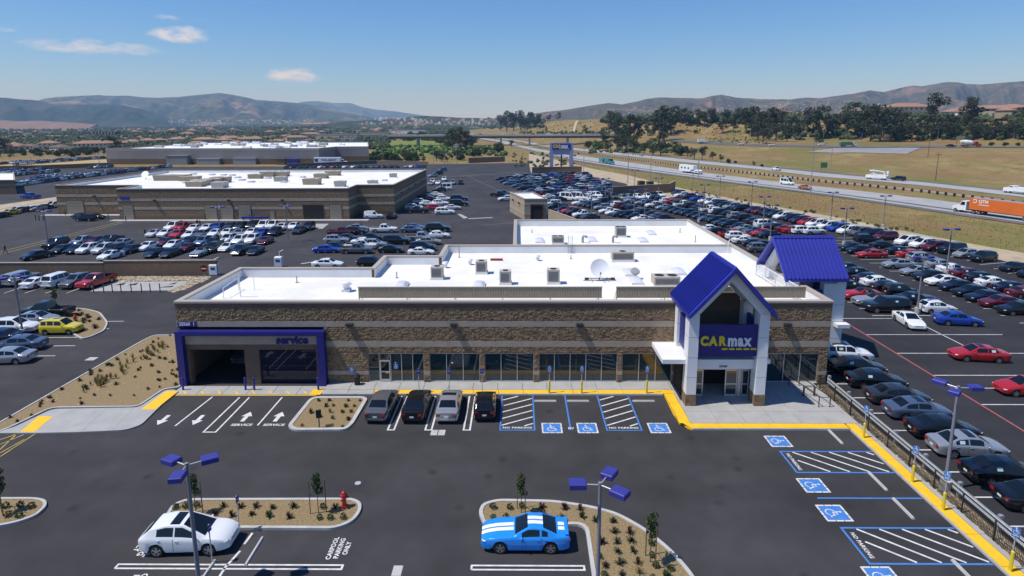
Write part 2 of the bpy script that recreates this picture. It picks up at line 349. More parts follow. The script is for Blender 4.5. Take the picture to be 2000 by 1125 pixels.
def GT(px, py, ymin=60.0, ymax=9000.0):
    """where the surveyed photo pixel meets the terrain"""
    d = ray(px, py); d = d / d.y; y = ymin; p = None
    while y < ymax:
        q = Vector((d.x * y, y, CAMH + d.z * y)); h = terrain(q.x, q.y)
        if q.z <= h:
            return Vector((q.x, q.y, h)) if p is None else Vector(((q.x + p.x) / 2, (q.y + p.y) / 2, h))
        p = q; y *= 1.006
    return Vector((d.x * ymax, ymax, terrain(d.x * ymax, ymax)))

def ground_mat():
    m = mat('dry_ground', (.3, .22, .1), .95, spec=.2); n, l = m.node_tree.nodes, m.node_tree.links; b = n['Principled BSDF']
    p = n.new('ShaderNodeNewGeometry').outputs['Position']
    def nz(scale, det, rough=.6, lo=.35, hi=.65):
        t = n.new('ShaderNodeTexNoise'); t.inputs['Scale'].default_value = scale; t.inputs['Detail'].default_value = det; t.inputs['Roughness'].default_value = rough
        mp = n.new('ShaderNodeMapping'); mp.inputs['Scale'].default_value = (1, .62, 1); l.new(p, mp.inputs[0]); l.new(mp.outputs[0], t.inputs['Vector'])
        r = n.new('ShaderNodeMapRange'); r.inputs[1].default_value = lo; r.inputs[2].default_value = hi; l.new(t.outputs[0], r.inputs[0]); return r.outputs[0]
    def mix(f, a, c):
        x = n.new('ShaderNodeMix'); x.data_type = 'RGBA'; l.new(f, x.inputs['Factor'])
        for k, v in (('A', a), ('B', c)):
            if isinstance(v, tuple): x.inputs[k].default_value = (*v, 1)
            else: l.new(v, x.inputs[k])
        return x.outputs['Result']
    straw = mix(nz(.16, 12, .72), (.165, .115, .042), (.36, .27, .115))
    rust = mix(nz(.04, 9, .7, .45, .62), straw, (.22, .135, .06))
    olive = mix(nz(.022, 9, .68, .49, .62), rust, (.165, .155, .042))
    fine = mix(nz(1.6, 8, .75, .5, .72), olive, (.085, .075, .028))
    l.new(fine, b.inputs['Base Color'])
    return m
M['ground'] = ground_mat()
def make_ground():
    angs = [RAD(-78 + 156 * i / 300) for i in range(301)] + [RAD(78 + 204 * (i + 1) / 24) for i in range(23)]
    rr = [0.0]; r = 14.0
    while r < 17000: rr.append(r); r *= 1.034 if r > 60 else 1.16
    mb = MB(); na = len(angs)
    for j, r in enumerate(rr):
        for a in angs:
            x, y = r * math.sin(a), r * math.cos(a)
            mb.v.append((x, y, terrain(x, y) - .06))
    for j in range(len(rr) - 1):
        for i in range(na):
            k = (i + 1) % na
            mb.f.append([j * na + i, (j + 1) * na + i, (j + 1) * na + k, j * na + k][::-1]); mb.m.append(0); mb.sm.append(True)
    return tag(mb.build('ground', M['ground']), kind='structure')
make_ground()

# haze: pale, even air round the whole scene
HAZE_TOP = 720.0
hz = MB(); hz.box(-15500, 15500, -2500, 15500, -3.0, HAZE_TOP)
hm = bpy.data.materials.new('haze_air'); hm.use_nodes = True; hm.node_tree.nodes.remove(hm.node_tree.nodes['Principled BSDF'])
pv = hm.node_tree.nodes.new('ShaderNodeVolumePrincipled'); pv.inputs['Color'].default_value = (.33, .61, 1.0, 1); pv.inputs['Absorption Color'].default_value = (1, 1, 1, 1); pv.inputs['Density'].default_value = 0.000095; pv.inputs['Anisotropy'].default_value = .0
hm.node_tree.links.new(pv.outputs[0], hm.node_tree.nodes['Material Output'].inputs['Volume'])
tag(hz.build('haze', hm), kind='stuff')

# ------------------------------------------------------------------ parking lot, markings, kerbs
def gp(l, z=0.0): return [tuple(G(a, b, 0).xy) + (z,) for a, b in l]
lot = MB()
lot.poly([(140 * 0 + 84, -20, 0), (84, 80, 0)] + gp([(2000, 520), (1887, 489), (1752, 465), (1650, 438), (1461, 401), (1359, 381), (1300, 386), (1224, 377), (1224, 359), (1179, 349), (1138, 341), (1037, 337), (1033, 318), (835, 321), (735, 318), (560, 325), (220, 326), (100, 331), (-60, 338)]) + [(-300, 240, 0), (-230, 60, 0), (-150, -20, 0)])
LOT = tag(lot.build('parking_lot', M['asphalt']), kind='structure')
def flat(name, z, m, polys=(), ribbons=()):
    b = MB()
    for p in polys: b.poly([(q[0], q[1], z) for q in p])
    for r, w in ribbons: b.ribbon(r, w, z)
    for i, f in enumerate(b.f):                                     # every sheet faces up
        v = [Vector(b.v[k]) for k in f]; nrm = sum((v[k].cross(v[(k + 1) % len(v)]) for k in range(len(v))), Vector())
        if nrm.z < 0: f.reverse()
    return b.build(name, m, LOT)
def line(a, b, w=.11, m='paint_white', z=.006, name='stall_line'):
    return flat(name, z, M[m], ribbons=[([a, b], w)])
def pline(p, q, **k): return line(G(*p), G(*q), **k)
LOT2 = flat('right_lot_asphalt', .0025, M['asphalt_right'], polys=[[(27.3, -20), (83, -20), (83, 80)] + gp([(2000, 522), (1887, 491), (1752, 467), (1650, 440), (1461, 403), (1359, 383), (1300, 388)]) + [(33, 170), (27.5, 150)]])  # right lot sheet, darker than the front lot
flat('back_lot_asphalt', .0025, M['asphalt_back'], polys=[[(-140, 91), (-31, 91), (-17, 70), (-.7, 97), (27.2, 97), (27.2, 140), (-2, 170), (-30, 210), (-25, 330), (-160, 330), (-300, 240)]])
# ---- stalls in front of the showroom (kerb at y = 48.45)
KY = 48.45
ny = 42.55
for px0, px1 in ((793, 762), (862, 832), (933, 903)):             # double lines between the four parked cars
    x0, x1 = G(px0 - 2, 775).x, G(px1 - 2, 845).x; xm = (x0 + x1) / 2
    flat('double_stall_line', .006, M['paint_white'], ribbons=[([(xm + .24, KY - .1), (xm + .24, ny), (xm - .24, ny), (xm - .24, KY - .1)], .13)])
bl = [G(982, 775).x * .5 + G(975, 843).x * .5, G(1042, 800).x, G(1105, 773).x * .5 + G(1113, 843).x * .5, G(1167, 773).x * .5 + G(1186, 843).x * .5, G(1228, 773).x * .5 + G(1253, 843).x * .5]
for xa, xb in ((bl[0], bl[1]), (bl[3], bl[4])):
    flat('access_aisle_outline', .006, M['paint_blue'], ribbons=[([(xa, KY - .05), (xa, ny), (xb, ny), (xb, KY - .05)], .12)])
    n = 5; b = MB()
    for k in range(-1, n + 1):                                      # white diagonals
        y0 = ny + .75 + k * 1.08; ya, yb = y0, y0 + (xb - xa) * .52
        pa, pb = Vector((xa + .1, ya, 0)), Vector((xb - .1, yb, 0)); lo, hi = ny + .66, KY - .12
        if pb.y < lo or pa.y > hi: continue
        if pa.y < lo: pa = pa.lerp(pb, (lo - pa.y) / (pb.y - pa.y))
        if pb.y > hi: pb = pa.lerp(pb, (hi - pa.y) / (pb.y - pa.y))
        b.ribbon([pa, pb], .13, .006)
    b.build('aisle_stripes', M['paint_white'], LOT)
    meshob('pavement_lettering', text_mesh('pavement_lettering', 'NO PARKING', M['paint_white'], .36, .010, spacing=1.05), LOT, ((xa + xb) / 2, ny + .36, .008))
line((bl[2], KY), (bl[2], ny), .13, 'paint_blue')
meshob('pavement_lettering', text_mesh('pavement_lettering', 'EV', M['paint_white'], .42, .01), LOT, (bl[2] + .05, ny + .28, .010))
def accessible(cx, cy, rz=0.0, s=1.0):
    """blue square with the white wheelchair and its broken white border"""
    h = .62 * s; b = MB(); b.quad((-h, -h, 0), (h, -h, 0), (h, h, 0), (-h, h, 0))
    sq = b.build('accessible_symbol', M['paint_blue'], LOT, (cx, cy, .006), rz)
    w = MB(); r = h + .07
    for k in range(4):
        a = k * math.pi / 2; ca, sa = math.cos(a), math.sin(a)
        for lo, hi in ((-r - .05, -.36 * r), (-.3 * r, .3 * r), (.36 * r, r - .05)):
            w.ribbon([(ca * lo + sa * r, sa * lo - ca * r), (ca * hi + sa * r, sa * hi - ca * r)], .12, 0)
    f = .95 * h; head = [(-.16 * f + .13 * f * math.cos(t), .66 * f + .13 * f * math.sin(t)) for t in [k * math.pi / 5 for k in range(10)]]
    w.poly([(x, y, .003) for x, y in head])
    w.ribbon([(-.16 * f, .50 * f), (-.10 * f, -.08 * f), (.34 * f, -.08 * f), (.50 * f, -.55 * f), (.66 * f, -.50 * f)], .13 * f, .003)
    w.ribbon([(-.13 * f, .22 * f), (.28 * f, .22 * f)], .11 * f, .004)
    w.ribbon([(-.08 * f + .47 * f * math.cos(t), -.28 * f + .47 * f * math.sin(t)) for t in [RAD(112 + 24 * k) for k in range(10)]], .10 * f, .004)
    w.build('wheelchair_figure', M['paint_white'], sq, (0, 0, .004))
for px in (1078, 1147, 1287):
    p = G(px, 836); accessible(p.x, p.y, 0, 1.05)
for px, py in ((1520, 862), (1588, 948), (1629, 1002), (1725, 1128)):
    p = G(px, py); accessible(p.x, p.y, -math.pi / 2, 1.05)
# ---- accessible stalls along the right-hand kerb (kerb at x = 25.05)
KX = 25.05
def yrow(py): return G(1650, py).y
for pa, pb in ((882, 923), (1031, 1101)):
    ya, yb = yrow(pa), yrow(pb); xa = 18.55
    flat('access_aisle_outline', .006, M['paint_blue'], ribbons=[([(KX - .05, ya), (xa, ya), (xa, yb), (KX - .05, yb)], .13)])
    b = MB(); lo, hi = xa + .72, KX - .12
    for k in range(-1, 6):
        x0 = lo + .1 + k * 1.3; p0, p1 = Vector((x0, ya - .1, 0)), Vector((x0 + abs(ya - yb) * 1.05, yb + .1, 0))
        if p1.x < lo or p0.x > hi: continue
        if p0.x < lo: p0 = p0.lerp(p1, (lo - p0.x) / (p1.x - p0.x))
        if p1.x > hi: p1 = p0.lerp(p1, (hi - p0.x) / (p1.x - p0.x))
        b.ribbon([p0, p1], .13, .006)
    b.build('aisle_stripes', M['paint_white'], LOT)
    meshob('pavement_lettering', text_mesh('pavement_lettering', 'NO PARKING', M['paint_white'], .33, .010, spacing=1.05), LOT, (xa + .38, (ya + yb) / 2, .008), -math.pi / 2)
line((18.55, yrow(973)), (KX - .05, yrow(973)), .13, 'paint_blue')
# ---- wheel stops
def wheel_stop(x, y, rz, L=1.85, label=''):
    b = MB(); b.add([(-L / 2, -.09, 0), (L / 2, -.09, 0), (L / 2, .09, 0), (-L / 2, .09, 0), (-L / 2 + .03, -.05, .11), (L / 2 - .03, -.05, .11), (L / 2 - .03, .05, .11), (-L / 2 + .03, .05, .11)],
                    [(0, 1, 5, 4), (1, 2, 6, 5), (2, 3, 7, 6), (3, 0, 4, 7), (4, 5, 6, 7)])
    return tag(b.build('wheel_stop', M['kerb'], None, (x, y, .001), rz), label, 'wheel stop', 'concrete wheel stops')
for px, w in ((1065, 'first accessible bay right of the four parked cars'), (1129, 'accessible bay between the two posts in mid row'), (1257, 'accessible bay nearest the entrance portal')):
    p = G(px, 784); wheel_stop(p.x, p.y, 0, label='white concrete wheel stop in the ' + w)
for (a, b_), w in ((((1621, 842), (1643, 866)), 'beside the plaza corner on the right'), (((1699, 925), (1730, 957)), 'just below the upper striped aisle'), (((1746, 976), (1782, 1012)), 'just above the lower striped aisle'), (((1868, 1103), (1905, 1140)), 'at the bottom of the right kerb')):
    p, q = G(*a), G(*b_); wheel_stop((p.x + q.x) / 2, (p.y + q.y) / 2, math.pi / 2, 2.0, 'white concrete wheel stop ' + w)
p = G(497, 1077); wheel_stop(p.x, p.y, math.pi / 2, 2.2, 'white concrete wheel stop in the carpool bay ahead of the white crossover')
p = G(402, 1122); wheel_stop(p.x, p.y, math.pi / 2, 2.0, 'white concrete wheel stop at the bottom edge beside the lamp post')
# ---- service lanes with arrows
for a, b in (((415, 775), (342, 832)),):
    pline(a, b, w=.13)
pa, pb, pc, pd = G(468, 776), G(397, 844), G(421, 844), G(487, 776)
flat('double_stall_line', .006, M['paint_white'], ribbons=[([pa, pb, pc, pd], .13)])
pline((551, 776), (503, 831), w=.13)
def arrow(px, py, rz):
    p = G(px, py); b = MB(); b.add([(-.19, -.95, 0), (.19, -.95, 0), (.19, .1, 0), (-.19, .1, 0)], [(0, 1, 2, 3)]); b.add([(-.52, .1, 0), (.52, .1, 0), (0, 1.0, 0)], [(0, 1, 2)])
    b.build('lane_arrow', M['paint_white'], LOT, (p.x, p.y, .006), rz).scale = (.85, .82, 1)
arrow(319, 820, math.pi); arrow(387, 820, math.pi); arrow(481, 814, 0); arrow(544, 814, 0)
for px in (470, 533):
    p = G(px + 2, 830); meshob('pavement_lettering', text_mesh('pavement_lettering', 'SERVICE', M['paint_white'], .46, .012), LOT, (p.x, p.y, .006))
# ---- bottom row: double lines, carpool lettering
for a, b, c, d in (((228, 1106), (668, 1108), (668, 1108), (228, 1106)), ((921, 1109), (1141, 1109), None, None)):
    p, q = G(*a), G(*b); y = (p.y + q.y) / 2
    pts = [(p.x, y - .15), (p.x, y + .15), (q.x, y + .15), (q.x, y - .15)]
    flat('double_stall_line', .006, M['paint_white'], ribbons=[(pts + pts[:1], .11)])
pline((469, 1076), (440, 1108), w=.13); pline((440, 1108), (420, 1140), w=.13); pline((493, 1041), (477, 1063), w=.13)
p = G(664, 1072)
for k, (wd, off) in enumerate((('CARPOOL', -.40), ('PARKING', .0), ('ONLY', .40))):
    meshob('pavement_lettering', text_mesh('pavement_lettering', wd, M['paint_white'], .37, .012, spacing=1.05), LOT, (p.x + off - .02, p.y + .05, .006), math.pi / 2)
    r = G(291, 1062); meshob('pavement_lettering', text_mesh('pavement_lettering', wd, M['paint_white'], .44, .014, spacing=1.05), LOT, (r.x - off, r.y, .006), -math.pi / 2)
    r = G(245, 1150); meshob('pavement_lettering', text_mesh('pavement_lettering', wd, M['paint_white'], .44, .014, spacing=1.05), LOT, (r.x - off, r.y, .006), -math.pi / 2)
# ---- right lot stall lines, red fire lane line
pts = [G(1640, 590), G(1690, 622), G(1760, 653), G(1828, 688), G(1900, 733), G(2000, 795), G(2120, 865)]
flat('fire_lane_line', .006, M['paint_red'], ribbons=[([(38.1 + .0 * i, y) for i, y in enumerate((78, 70, 60, 50, 42, 30, 20))], .14)])
for py, xa, xb in ((622, 38.2, 46.5), (653.5, 38.2, 53), (690, 38.2, 53), (733, 38.2, 53), (758, 38.2, 46), (790, 38.2, 46)):
    y = G(1800, py).y; line((xa, y), (xb, y), .12)
for k in range(-2, 15): line((28.2, 33.0 + 2.76 * k - 4.2), (34.6, 33.0 + 2.76 * k - 4.2), .12)
line((46.4, 71), (46.4, 58), .12)
for y in [70 + 2.76 * k - 8 for k in range(22)]:
    line((58.0, y), (63.6, y), .12); line((64.2, y), (70.6, y), .12)
    if y > 70: line((42.6, y), (48.0, y), .12); line((48.0, y), (54.0, y), .12)
for k in range(38):
    y = 88 + 2.9 * k; x = 75.2 - max(0, y - 100) * .275; line((x, y), (x + 5.4, y + 1.5), .12)
# ---- left lots
for y in [57.2, 60.0, 62.6, 65.4, 68.0]: line((-53.5, y), (-46.8, y + .2), .12)
for x in [-80 + 2.9 * k for k in range(7)]: line((x, 80.2), (x + .1, 86.6), .12)
flat('yellow_line', .006, M['paint_oldyellow'], ribbons=[(gp([(-20, 502), (240, 435)]), .16)]); flat('yellow_line', .006, M['paint_oldyellow'], ribbons=[(gp([(-20, 497), (238, 432)]), .16)])
for a, b in (((0, 878), (30, 850)), ((0, 892), (72, 845)), ((0, 885), (48, 858)), ((0, 868), (46, 849)), ((-10, 862), (30, 849))):
    pline(a, b, w=.09, m='paint_oldyellow', name='crossing_hatch')
pline((870, 345), (1030, 337), w=1.6, m='asphalt_old', name='asphalt_patch'); pline((915, 345), (985, 377), w=.35, m='asphalt_old', name='asphalt_patch')
pline((915, 427), (962, 425), w=.8, m='kerb', name='concrete_gutter'); pline((940, 440), (1003, 435), w=.5, m='asphalt_old', name='asphalt_patch')
flat('concrete_pad', .006, M['concrete'], polys=[gp([(605, 445), (630, 447), (642, 437), (618, 437)])]); flat('concrete_pad', .006, M['concrete'], polys=[gp([(893, 418), (906, 427), (914, 425), (900, 418)])])
for a, b in (((588, 515), (610, 512)), ((632, 508), (645, 506))): pline(a, b, w=.5, m='kerb', name='utility_cover')
# dirt margins of the lot
flat('dirt_margin', .010, M['dirt'], polys=[gp([(-60, 408), (0, 400), (122, 383), (124, 397), (0, 416), (-60, 424)])])
flat('dark_kerb_line', .016, M['smooth_brown'], ribbons=[(gp([(-60, 418), (0, 409), (122, 388)]), .5)])

def poly_offset(pts, d):
    """inward offset of a closed 2-D outline"""
    P = [Vector((p[0], p[1])) for p in pts]; n = len(P)
    A = sum(P[i].x * P[(i + 1) % n].y - P[(i + 1) % n].x * P[i].y for i in range(n))
    if A < 0: P.reverse()
    out = []
    for i in range(n):
        d1 = (P[i] - P[i - 1]).normalized(); d2 = (P[(i + 1) % n] - P[i]).normalized()
        n1, n2 = Vector((-d1.y, d1.x)), Vector((-d2.y, d2.x)); b = (n1 + n2); b = b.normalized() if b.length > 1e-6 else n1
        out.append(P[i] + b * d / max(.4, b.dot(n1)))
    return P, out
def rounded(pts, r=.8, n=4):
    P = [Vector((p[0], p[1])) for p in pts]; out = []
    for i in range(len(P)):
        a, b, c = P[i - 1], P[i], P[(i + 1) % len(P)]
        q = min(r, (a - b).length * .45, (c - b).length * .45); p0, p2 = b + (a - b).normalized() * q, b + (c - b).normalized() * q
        for k in range(n + 1):
            t = k / n; out.append((p0 * (1 - t) ** 2 + b * 2 * t * (1 - t) + p2 * t * t))
    return out
def island(pix, r=.8, kw=.17, fill='gravel', kh=.15, label=None, rnd=True):
    pts = gp(pix); pts = rounded(pts, r) if rnd else [Vector(p[:2]) for p in pts]
    o, i = poly_offset(pts, kw); n = len(o); b = MB()
    for k in range(n):
        j = (k + 1) % n
        b.quad((*o[k], 0), (*o[j], 0), (*o[j], kh), (*o[k], kh)); b.quad((*o[k], kh), (*o[j], kh), (*i[j], kh), (*i[k], kh)); b.quad((*i[k], kh), (*i[j], kh), (*i[j], .05), (*i[k], .05))
    kb = b.build('kerb', M['kerb'], None); tag(kb, kind='structure')
    g = MB(); g.poly([(*p, kh - .045) for p in i]); f = g.build('planting_bed', M[fill], kb)
    return kb, i
island([(-60, 975), (70, 975), (90, 979), (93, 990), (72, 1010), (40, 1022), (0, 1031), (-60, 1034)], 1.0)
island([(322, 1012), (337, 988), (366, 977), (688, 976), (706, 984), (706, 1000), (690, 1022), (655, 1036), (440, 1035), (322, 1033)], 1.0, .2)
island([(934, 1003), (942, 986), (972, 978), (1080, 980), (1150, 990), (1205, 1004), (1262, 1036), (1312, 1077), (1352, 1122), (1390, 1190), (1165, 1190), (1142, 1027), (947, 1036)], .7, .22)
island([(608, 777), (721, 777), (690, 830), (676, 842), (574, 843), (561, 835)], .8, .3)
island([(106, 604), (160, 603), (196, 611), (212, 632), (204, 648), (178, 659), (160, 664), (118, 640)], 1.2)
_, bed = island([(380, 655), (300, 656), (276, 668), (-30, 844), (-30, 856), (20, 838), (100, 799), (270, 797), (322, 762), (349, 760), (444, 655)], .6, .16, rnd=True)
# concrete pad with yellow mats and the apron before the service doors
def slab(pts, z, m, name='concrete_slab', parent=None):
    b = MB(); b.prism([(p[0], p[1]) for p in pts], 0.0, z); return b.build(name, m, parent)
PAD = empty('pavement'); PAD['kind'] = 'structure'
pp = rounded(gp([(-20, 848), (25, 838), (102, 801), (271, 798), (324, 763), (347, 763), (304, 804), (276, 832), (246, 842), (160, 846), (70, 848)]), .5)
slab(pp, .11, M['concrete'], parent=PAD)
for q in ([(325, 766), (349, 766), (304, 802), (276, 802)], [(76, 815), (104, 816), (68, 846), (40, 846)]):
    slab(gp(q), .118, M['paint_yellow'], 'tactile_mat', PAD)
for a, b in (((160, 845), (208, 800)), ((220, 843), (262, 799))): flat('expansion_joint', .1145, M['joint'], ribbons=[(gp([a, b]), .03)])
# ------------------------------------------------------------------ showroom pavement, slab by slab
def slabs(x0, x1, y0, y1, nx, ny_, m, name='concrete_slab', z=.15, gap=.014):
    dx, dy = (x1 - x0) / nx, (y1 - y0) / ny_; b = MB(); b.bevbox(-dx / 2 + gap, dx / 2 - gap, -dy / 2 + gap, dy / 2 - gap, 0, z, .012); me = b.mesh(name, m)
    for i in range(nx):
        for j in range(ny_): meshob(name, me, PAD, (x0 + dx * (i + .5), y0 + dy * (j + .5), 0))
slabs(-17.0, 13.35, 49.32, 50.86, 14, 1, M['concrete']); slabs(-12.5, 13.35, 48.60, 49.30, 12, 1, M['paint_yellow'], 'tactile_slab')
slabs(-16.9, 12.35, 48.45, 48.585, 10, 1, M['kerb'], 'kerb_stone'); slabs(12.45, 13.3, 43.4, 48.58, 1, 3, M['paint_yellow'], 'tactile_slab')
slabs(-17.0, -12.52, 48.60, 49.30, 2, 1, M['concrete'])
slabs(13.32, 26.2, 43.42, 49.30, 6, 3, M['concrete']); slabs(13.37, 26.2, 49.32, 50.86, 6, 1, M['concrete'])
slabs(13.35, 25.05, 42.68, 43.40, 6, 1, M['paint_yellow'], 'tactile_slab'); slabs(25.17, 25.92, 18.0, 43.40, 1, 10, M['paint_yellow'], 'tactile_slab'); slabs(25.94, 26.28, 18.0, 43.4, 1, 10, M['concrete'])
slabs(25.05, 25.155, 18.0, 42.55, 1, 8, M['kerb'], 'kerb_stone'); slabs(13.2, 25.05, 42.56, 42.665, 5, 1, M['kerb'], 'kerb_stone')
cor = [(12.35, 48.45), (12.44, 48.45), (12.44, 43.41), (13.33, 43.40), (13.33, 42.67), (13.19, 42.56), (12.9, 42.75), (12.55, 43.6), (12.35, 45)]
slab(cor[1:], .148, M['paint_yellow'], 'tactile_slab', PAD)
slabs(-30.0, -17.05, 48.55, 50.3, 6, 1, M['concrete'], z=.03)
flat('yellow_line', .006, M['paint_yellow'], ribbons=[([(-29.8, 48.46), (-17.4, 48.46)], .12)])
for k in range(8): flat('apron_tick', .036, M['paint_yellow'], ribbons=[([(-29.2 + 1.5 * k, 49.2), (-28.75 + 1.5 * k, 48.62)], .12)])
b = MB(); b.box(-18.0, -17.06, 48.5, 49.6, .03, .045); b.build('tactile_mat', M['paint_yellow'], PAD)
# utility covers, manhole
def cover(px, py, w, d, name, label):
    p = G(px, py); b = MB(); b.bevbox(-w / 2, w / 2, -d / 2, d / 2, 0, .018, .01); b.box(-.08, .08, -.05, .05, .018, .022)
    o = b.build(name, M['kerb'], None, (p.x, p.y, .002)); return tag(o, label, 'utility cover', 'utility covers in the asphalt')
cover(849, 845, .58, .8, 'utility_cover', 'grey steel utility cover behind the silver sedan, left one of a pair'); cover(862, 845, .58, .8, 'utility_cover', 'grey steel utility cover behind the silver sedan, right one of a pair')
cover(776, 1115, .5, .75, 'utility_cover', 'small grey utility cover in the drive between carpool bay and blue coupe'); cover(179, 701, .9, .8, 'drain_grate', 'pale drain grate in the drive beside the left planting bed')
p = G(699, 944); b = MB(); b.cyl((0, 0, 0), (0, 0, .012), .42, n=20); mo = b.build('manhole_apron', M['asphalt_back'], None, (p.x, p.y, 0.001)); c = MB(); c.cyl((0, 0, .012), (0, 0, .03), .2, n=14); c.build('lid', M['galv'], mo)
tag(mo, 'round manhole with a small steel lid in the open asphalt', 'manhole')

# ------------------------------------------------------------------ fence, guardrail and rock strip on the right
FX = 26.38
fence = empty('picket_fence', (FX, 34, 0), 0, 'low black iron picket fence along the yellow walk on the right', 'fence')
for z in (.28, 1.02):
    b = MB(); b.box(-.018, .018, -16, 16.2, z, z + .035); b.build('rail', M['dark'], fence)
b = MB()
for k in range(300):
    y = -16 + k * .108; b.box(-.010, .010, y - .010, y + .010, .17, 1.14)
tag(b.build('pickets', M['dark'], fence), kind='stuff')
b = MB(); b.box(-.035, .035, -.035, .035, 0, 1.24); b.box(-.045, .045, -.045, .045, 1.24, 1.27); me = b.mesh('fence_post', M['dark'])
for k in range(14): meshob('fence_post', me, fence, (0, -16 + 2.45 * k + .05, .02))
rail = empty('guardrail', (27.25, 34, 0), 0, 'silver twin rail guardrail on grey posts beside the picket fence', 'guardrail')
for z in (.50, .80):
    b = MB(); pr = [(-.03, -.10), (.02, -.05), (-.02, 0), (.02, .05), (-.03, .10)]
    for k in range(4):
        (a0, z0), (a1, z1) = pr[k], pr[k + 1]; b.quad((a0, -16, z + z0), (a1, -16, z + z1), (a1, 16.4, z + z1), (a0, 16.4, z + z0)); b.quad((a0 + .02, -16, z + z0), (a0 + .02, 16.4, z + z0), (a1 + .02, 16.4, z + z1), (a1 + .02, -16, z + z1))
    b.build('rail_beam', M['galv'], rail)
b = MB(); b.bevbox(-.11, .11, -.10, .10, 0, 1.0, .02); me = b.mesh('rail_post', M['grey_metal'])
for k in range(11): meshob('rail_post', me, rail, (.15, -15.6 + 3.2 * k, 0))
rk = MB()
def rocks(mb, pts, smin, smax, zs=.6):
    for x, y, z in pts:
        s = random.uniform(smin, smax); n = 5; a0 = random.random() * 6; vs = [(x, y, z + s * zs)]
        for k in range(n):
            a = a0 + 6.283 * k / n; r = s * random.uniform(.75, 1.1); vs.append((x + r * math.cos(a), y + r * math.sin(a), z + s * .15 * random.random()))
        mb.add(vs, [(0, 1 + k, 1 + (k + 1) % n) for k in range(n)])
rocks(rk, [(random.uniform(26.5, 27.15), random.uniform(18, 50.5), .0) for _ in range(2600)], .07, .16)
tag(rk.build('river_rock', M['rock']), kind='stuff')
b = MB(); b.box(26.46, 27.2, 18, 50.6, 0, .05); tag(b.build('rock_strip', M['gravel']), kind='structure')
# ------------------------------------------------------------------ sign posts
def isa(mb, s, y, m):
    mb.ball((0, y, .30 * s), .07 * s, .004, .07 * s, 8, 4, m)
    for (x0, z0), (x1, z1), w in (((-.02, .22), (.0, -.02), .05), ((0, -.02), (.16, -.02), .05), ((.16, -.02), (.24, -.22), .05), ((-.01, .12), (.14, .12), .04)):
        mb.cyl((x0 * s, y, z0 * s), (x1 * s, y, z1 * s), w * s * .6, n=5, m=m)
    P = [(-.02 + .20 * math.cos(t), y, -.12 + .20 * math.sin(t)) for t in [RAD(110 + 25 * k) for k in range(10)]]
    for k in range(9): mb.cyl([c * s if i != 1 else c for i, c in enumerate(P[k])], [c * s if i != 1 else c for i, c in enumerate(P[k + 1])], .022 * s, n=4, m=m)
def sign_post(x, y, z0, h, label, bollard=True, plate=(.34, .52), figure=True, rz=0.0, group='accessible parking signs'):
    r = empty('sign_post', (x, y, z0), rz, label, 'sign', group)
    b = MB(); b.cyl((0, 0, 0), (0, 0, h), .03, n=8); b.build('post', M['galv'], r)
    w, hh = plate; b = MB(); b.box(-w / 2, w / 2, -.05, -.035, h - hh, h); b.box(-w / 2 + .02, w / 2 - .02, -.034, -.031, h - hh + .02, h - .02)
    pl = b.build('sign_plate', M['paint_blue'] if figure else M['blue_lamp'], r)
    if figure:
        c = MB(); isa(c, w * 1.5, 0, 0); c.build('wheelchair_figure', M['white'], pl, (0, -.055, h - hh * .36)); c = MB(); c.box(-w * .35, w * .35, -.056, -.052, h - hh + .07, h - hh + .11); c.build('sign_text_line', M['white'], pl)
    else:
        c = MB(); c.box(-w * .3, w * .3, -.056, -.052, h - hh * .5, h - hh * .42); c.build('sign_text_line', M['white'], pl)
    if bollard:
        b = MB(); b.cyl((0, 0, -.15), (0, 0, 1.1), .085, n=12); b.ball((0, 0, 1.1), .085, .085, .06, 12, 4); b.build('bollard', M['yellow'], r)
    return r
for px, w in ((1073, 'before the fourth storefront bay, left one'), (1136, 'before the fourth storefront bay, right one'), (1263, 'before the storefront bay nearest the entrance')):
    p = G(px, 772); sign_post(p.x, 48.66, .15, 2.45, 'blue wheelchair sign on yellow bollard ' + w)
for px, w in ((819, 'gap between grey and black sedan'), (878, 'silver sedan'), (942, 'black sedan beside the striped aisle')):
    p = G(px, 770); sign_post(p.x, 48.66, .15, 2.2, 'plain blue sign on a thin post at the ' + w, False, (.34, .42), False, group='blue bay signs')
for px, py, w in ((1660, 858, 'at the plaza corner'), (1750, 945, 'beside the upper striped aisle'), (1803, 1000, 'above the lower striped aisle'), (1942, 1120, 'at the lower right corner')):
    p = G(px, py); sign_post(25.35, p.y, .15, 2.5, 'wheelchair sign on yellow bollard by the fence ' + w, rz=-.7)
for px, py, w in ((468, 1040, 'on the island behind the white crossover'), (415, 1100, 'before the white crossover by the lamp post')):
    p = G(px, py); sign_post(p.x, p.y, .1, 2.2, 'small grey sign on a thin post ' + w, False, (.26, .40), False, rz=1.4, group='carpool signs')
# bike rack: black looped rails on the plaza
br = empty('handrail', (0, 0, 0), 0, 'black looped steel rails standing on the plaza beside the wall end', 'bike rack')
for pts in (((1547, 753), (1575, 772)), ((1577, 774), (1606, 795))):
    p, q = G(*pts[0], .15), G(*pts[1], .15); b = MB()
    for off in (0, .9):
        a, c = Vector((p.x + off - .3, p.y, .15)), Vector((q.x + off - .3, q.y, .15))
        b.tube([a, a + Vector((0, 0, .86)), c + Vector((0, 0, .86)), c], .04)
    b.tube([Vector((p.x - .3, p.y, 1.0)), Vector((p.x + .6, p.y, 1.0))], .025); b.tube([Vector((q.x - .3, q.y, 1.0)), Vector((q.x + .6, q.y, 1.0))], .025)
    b.build('rail_loop', M['dark'], br)
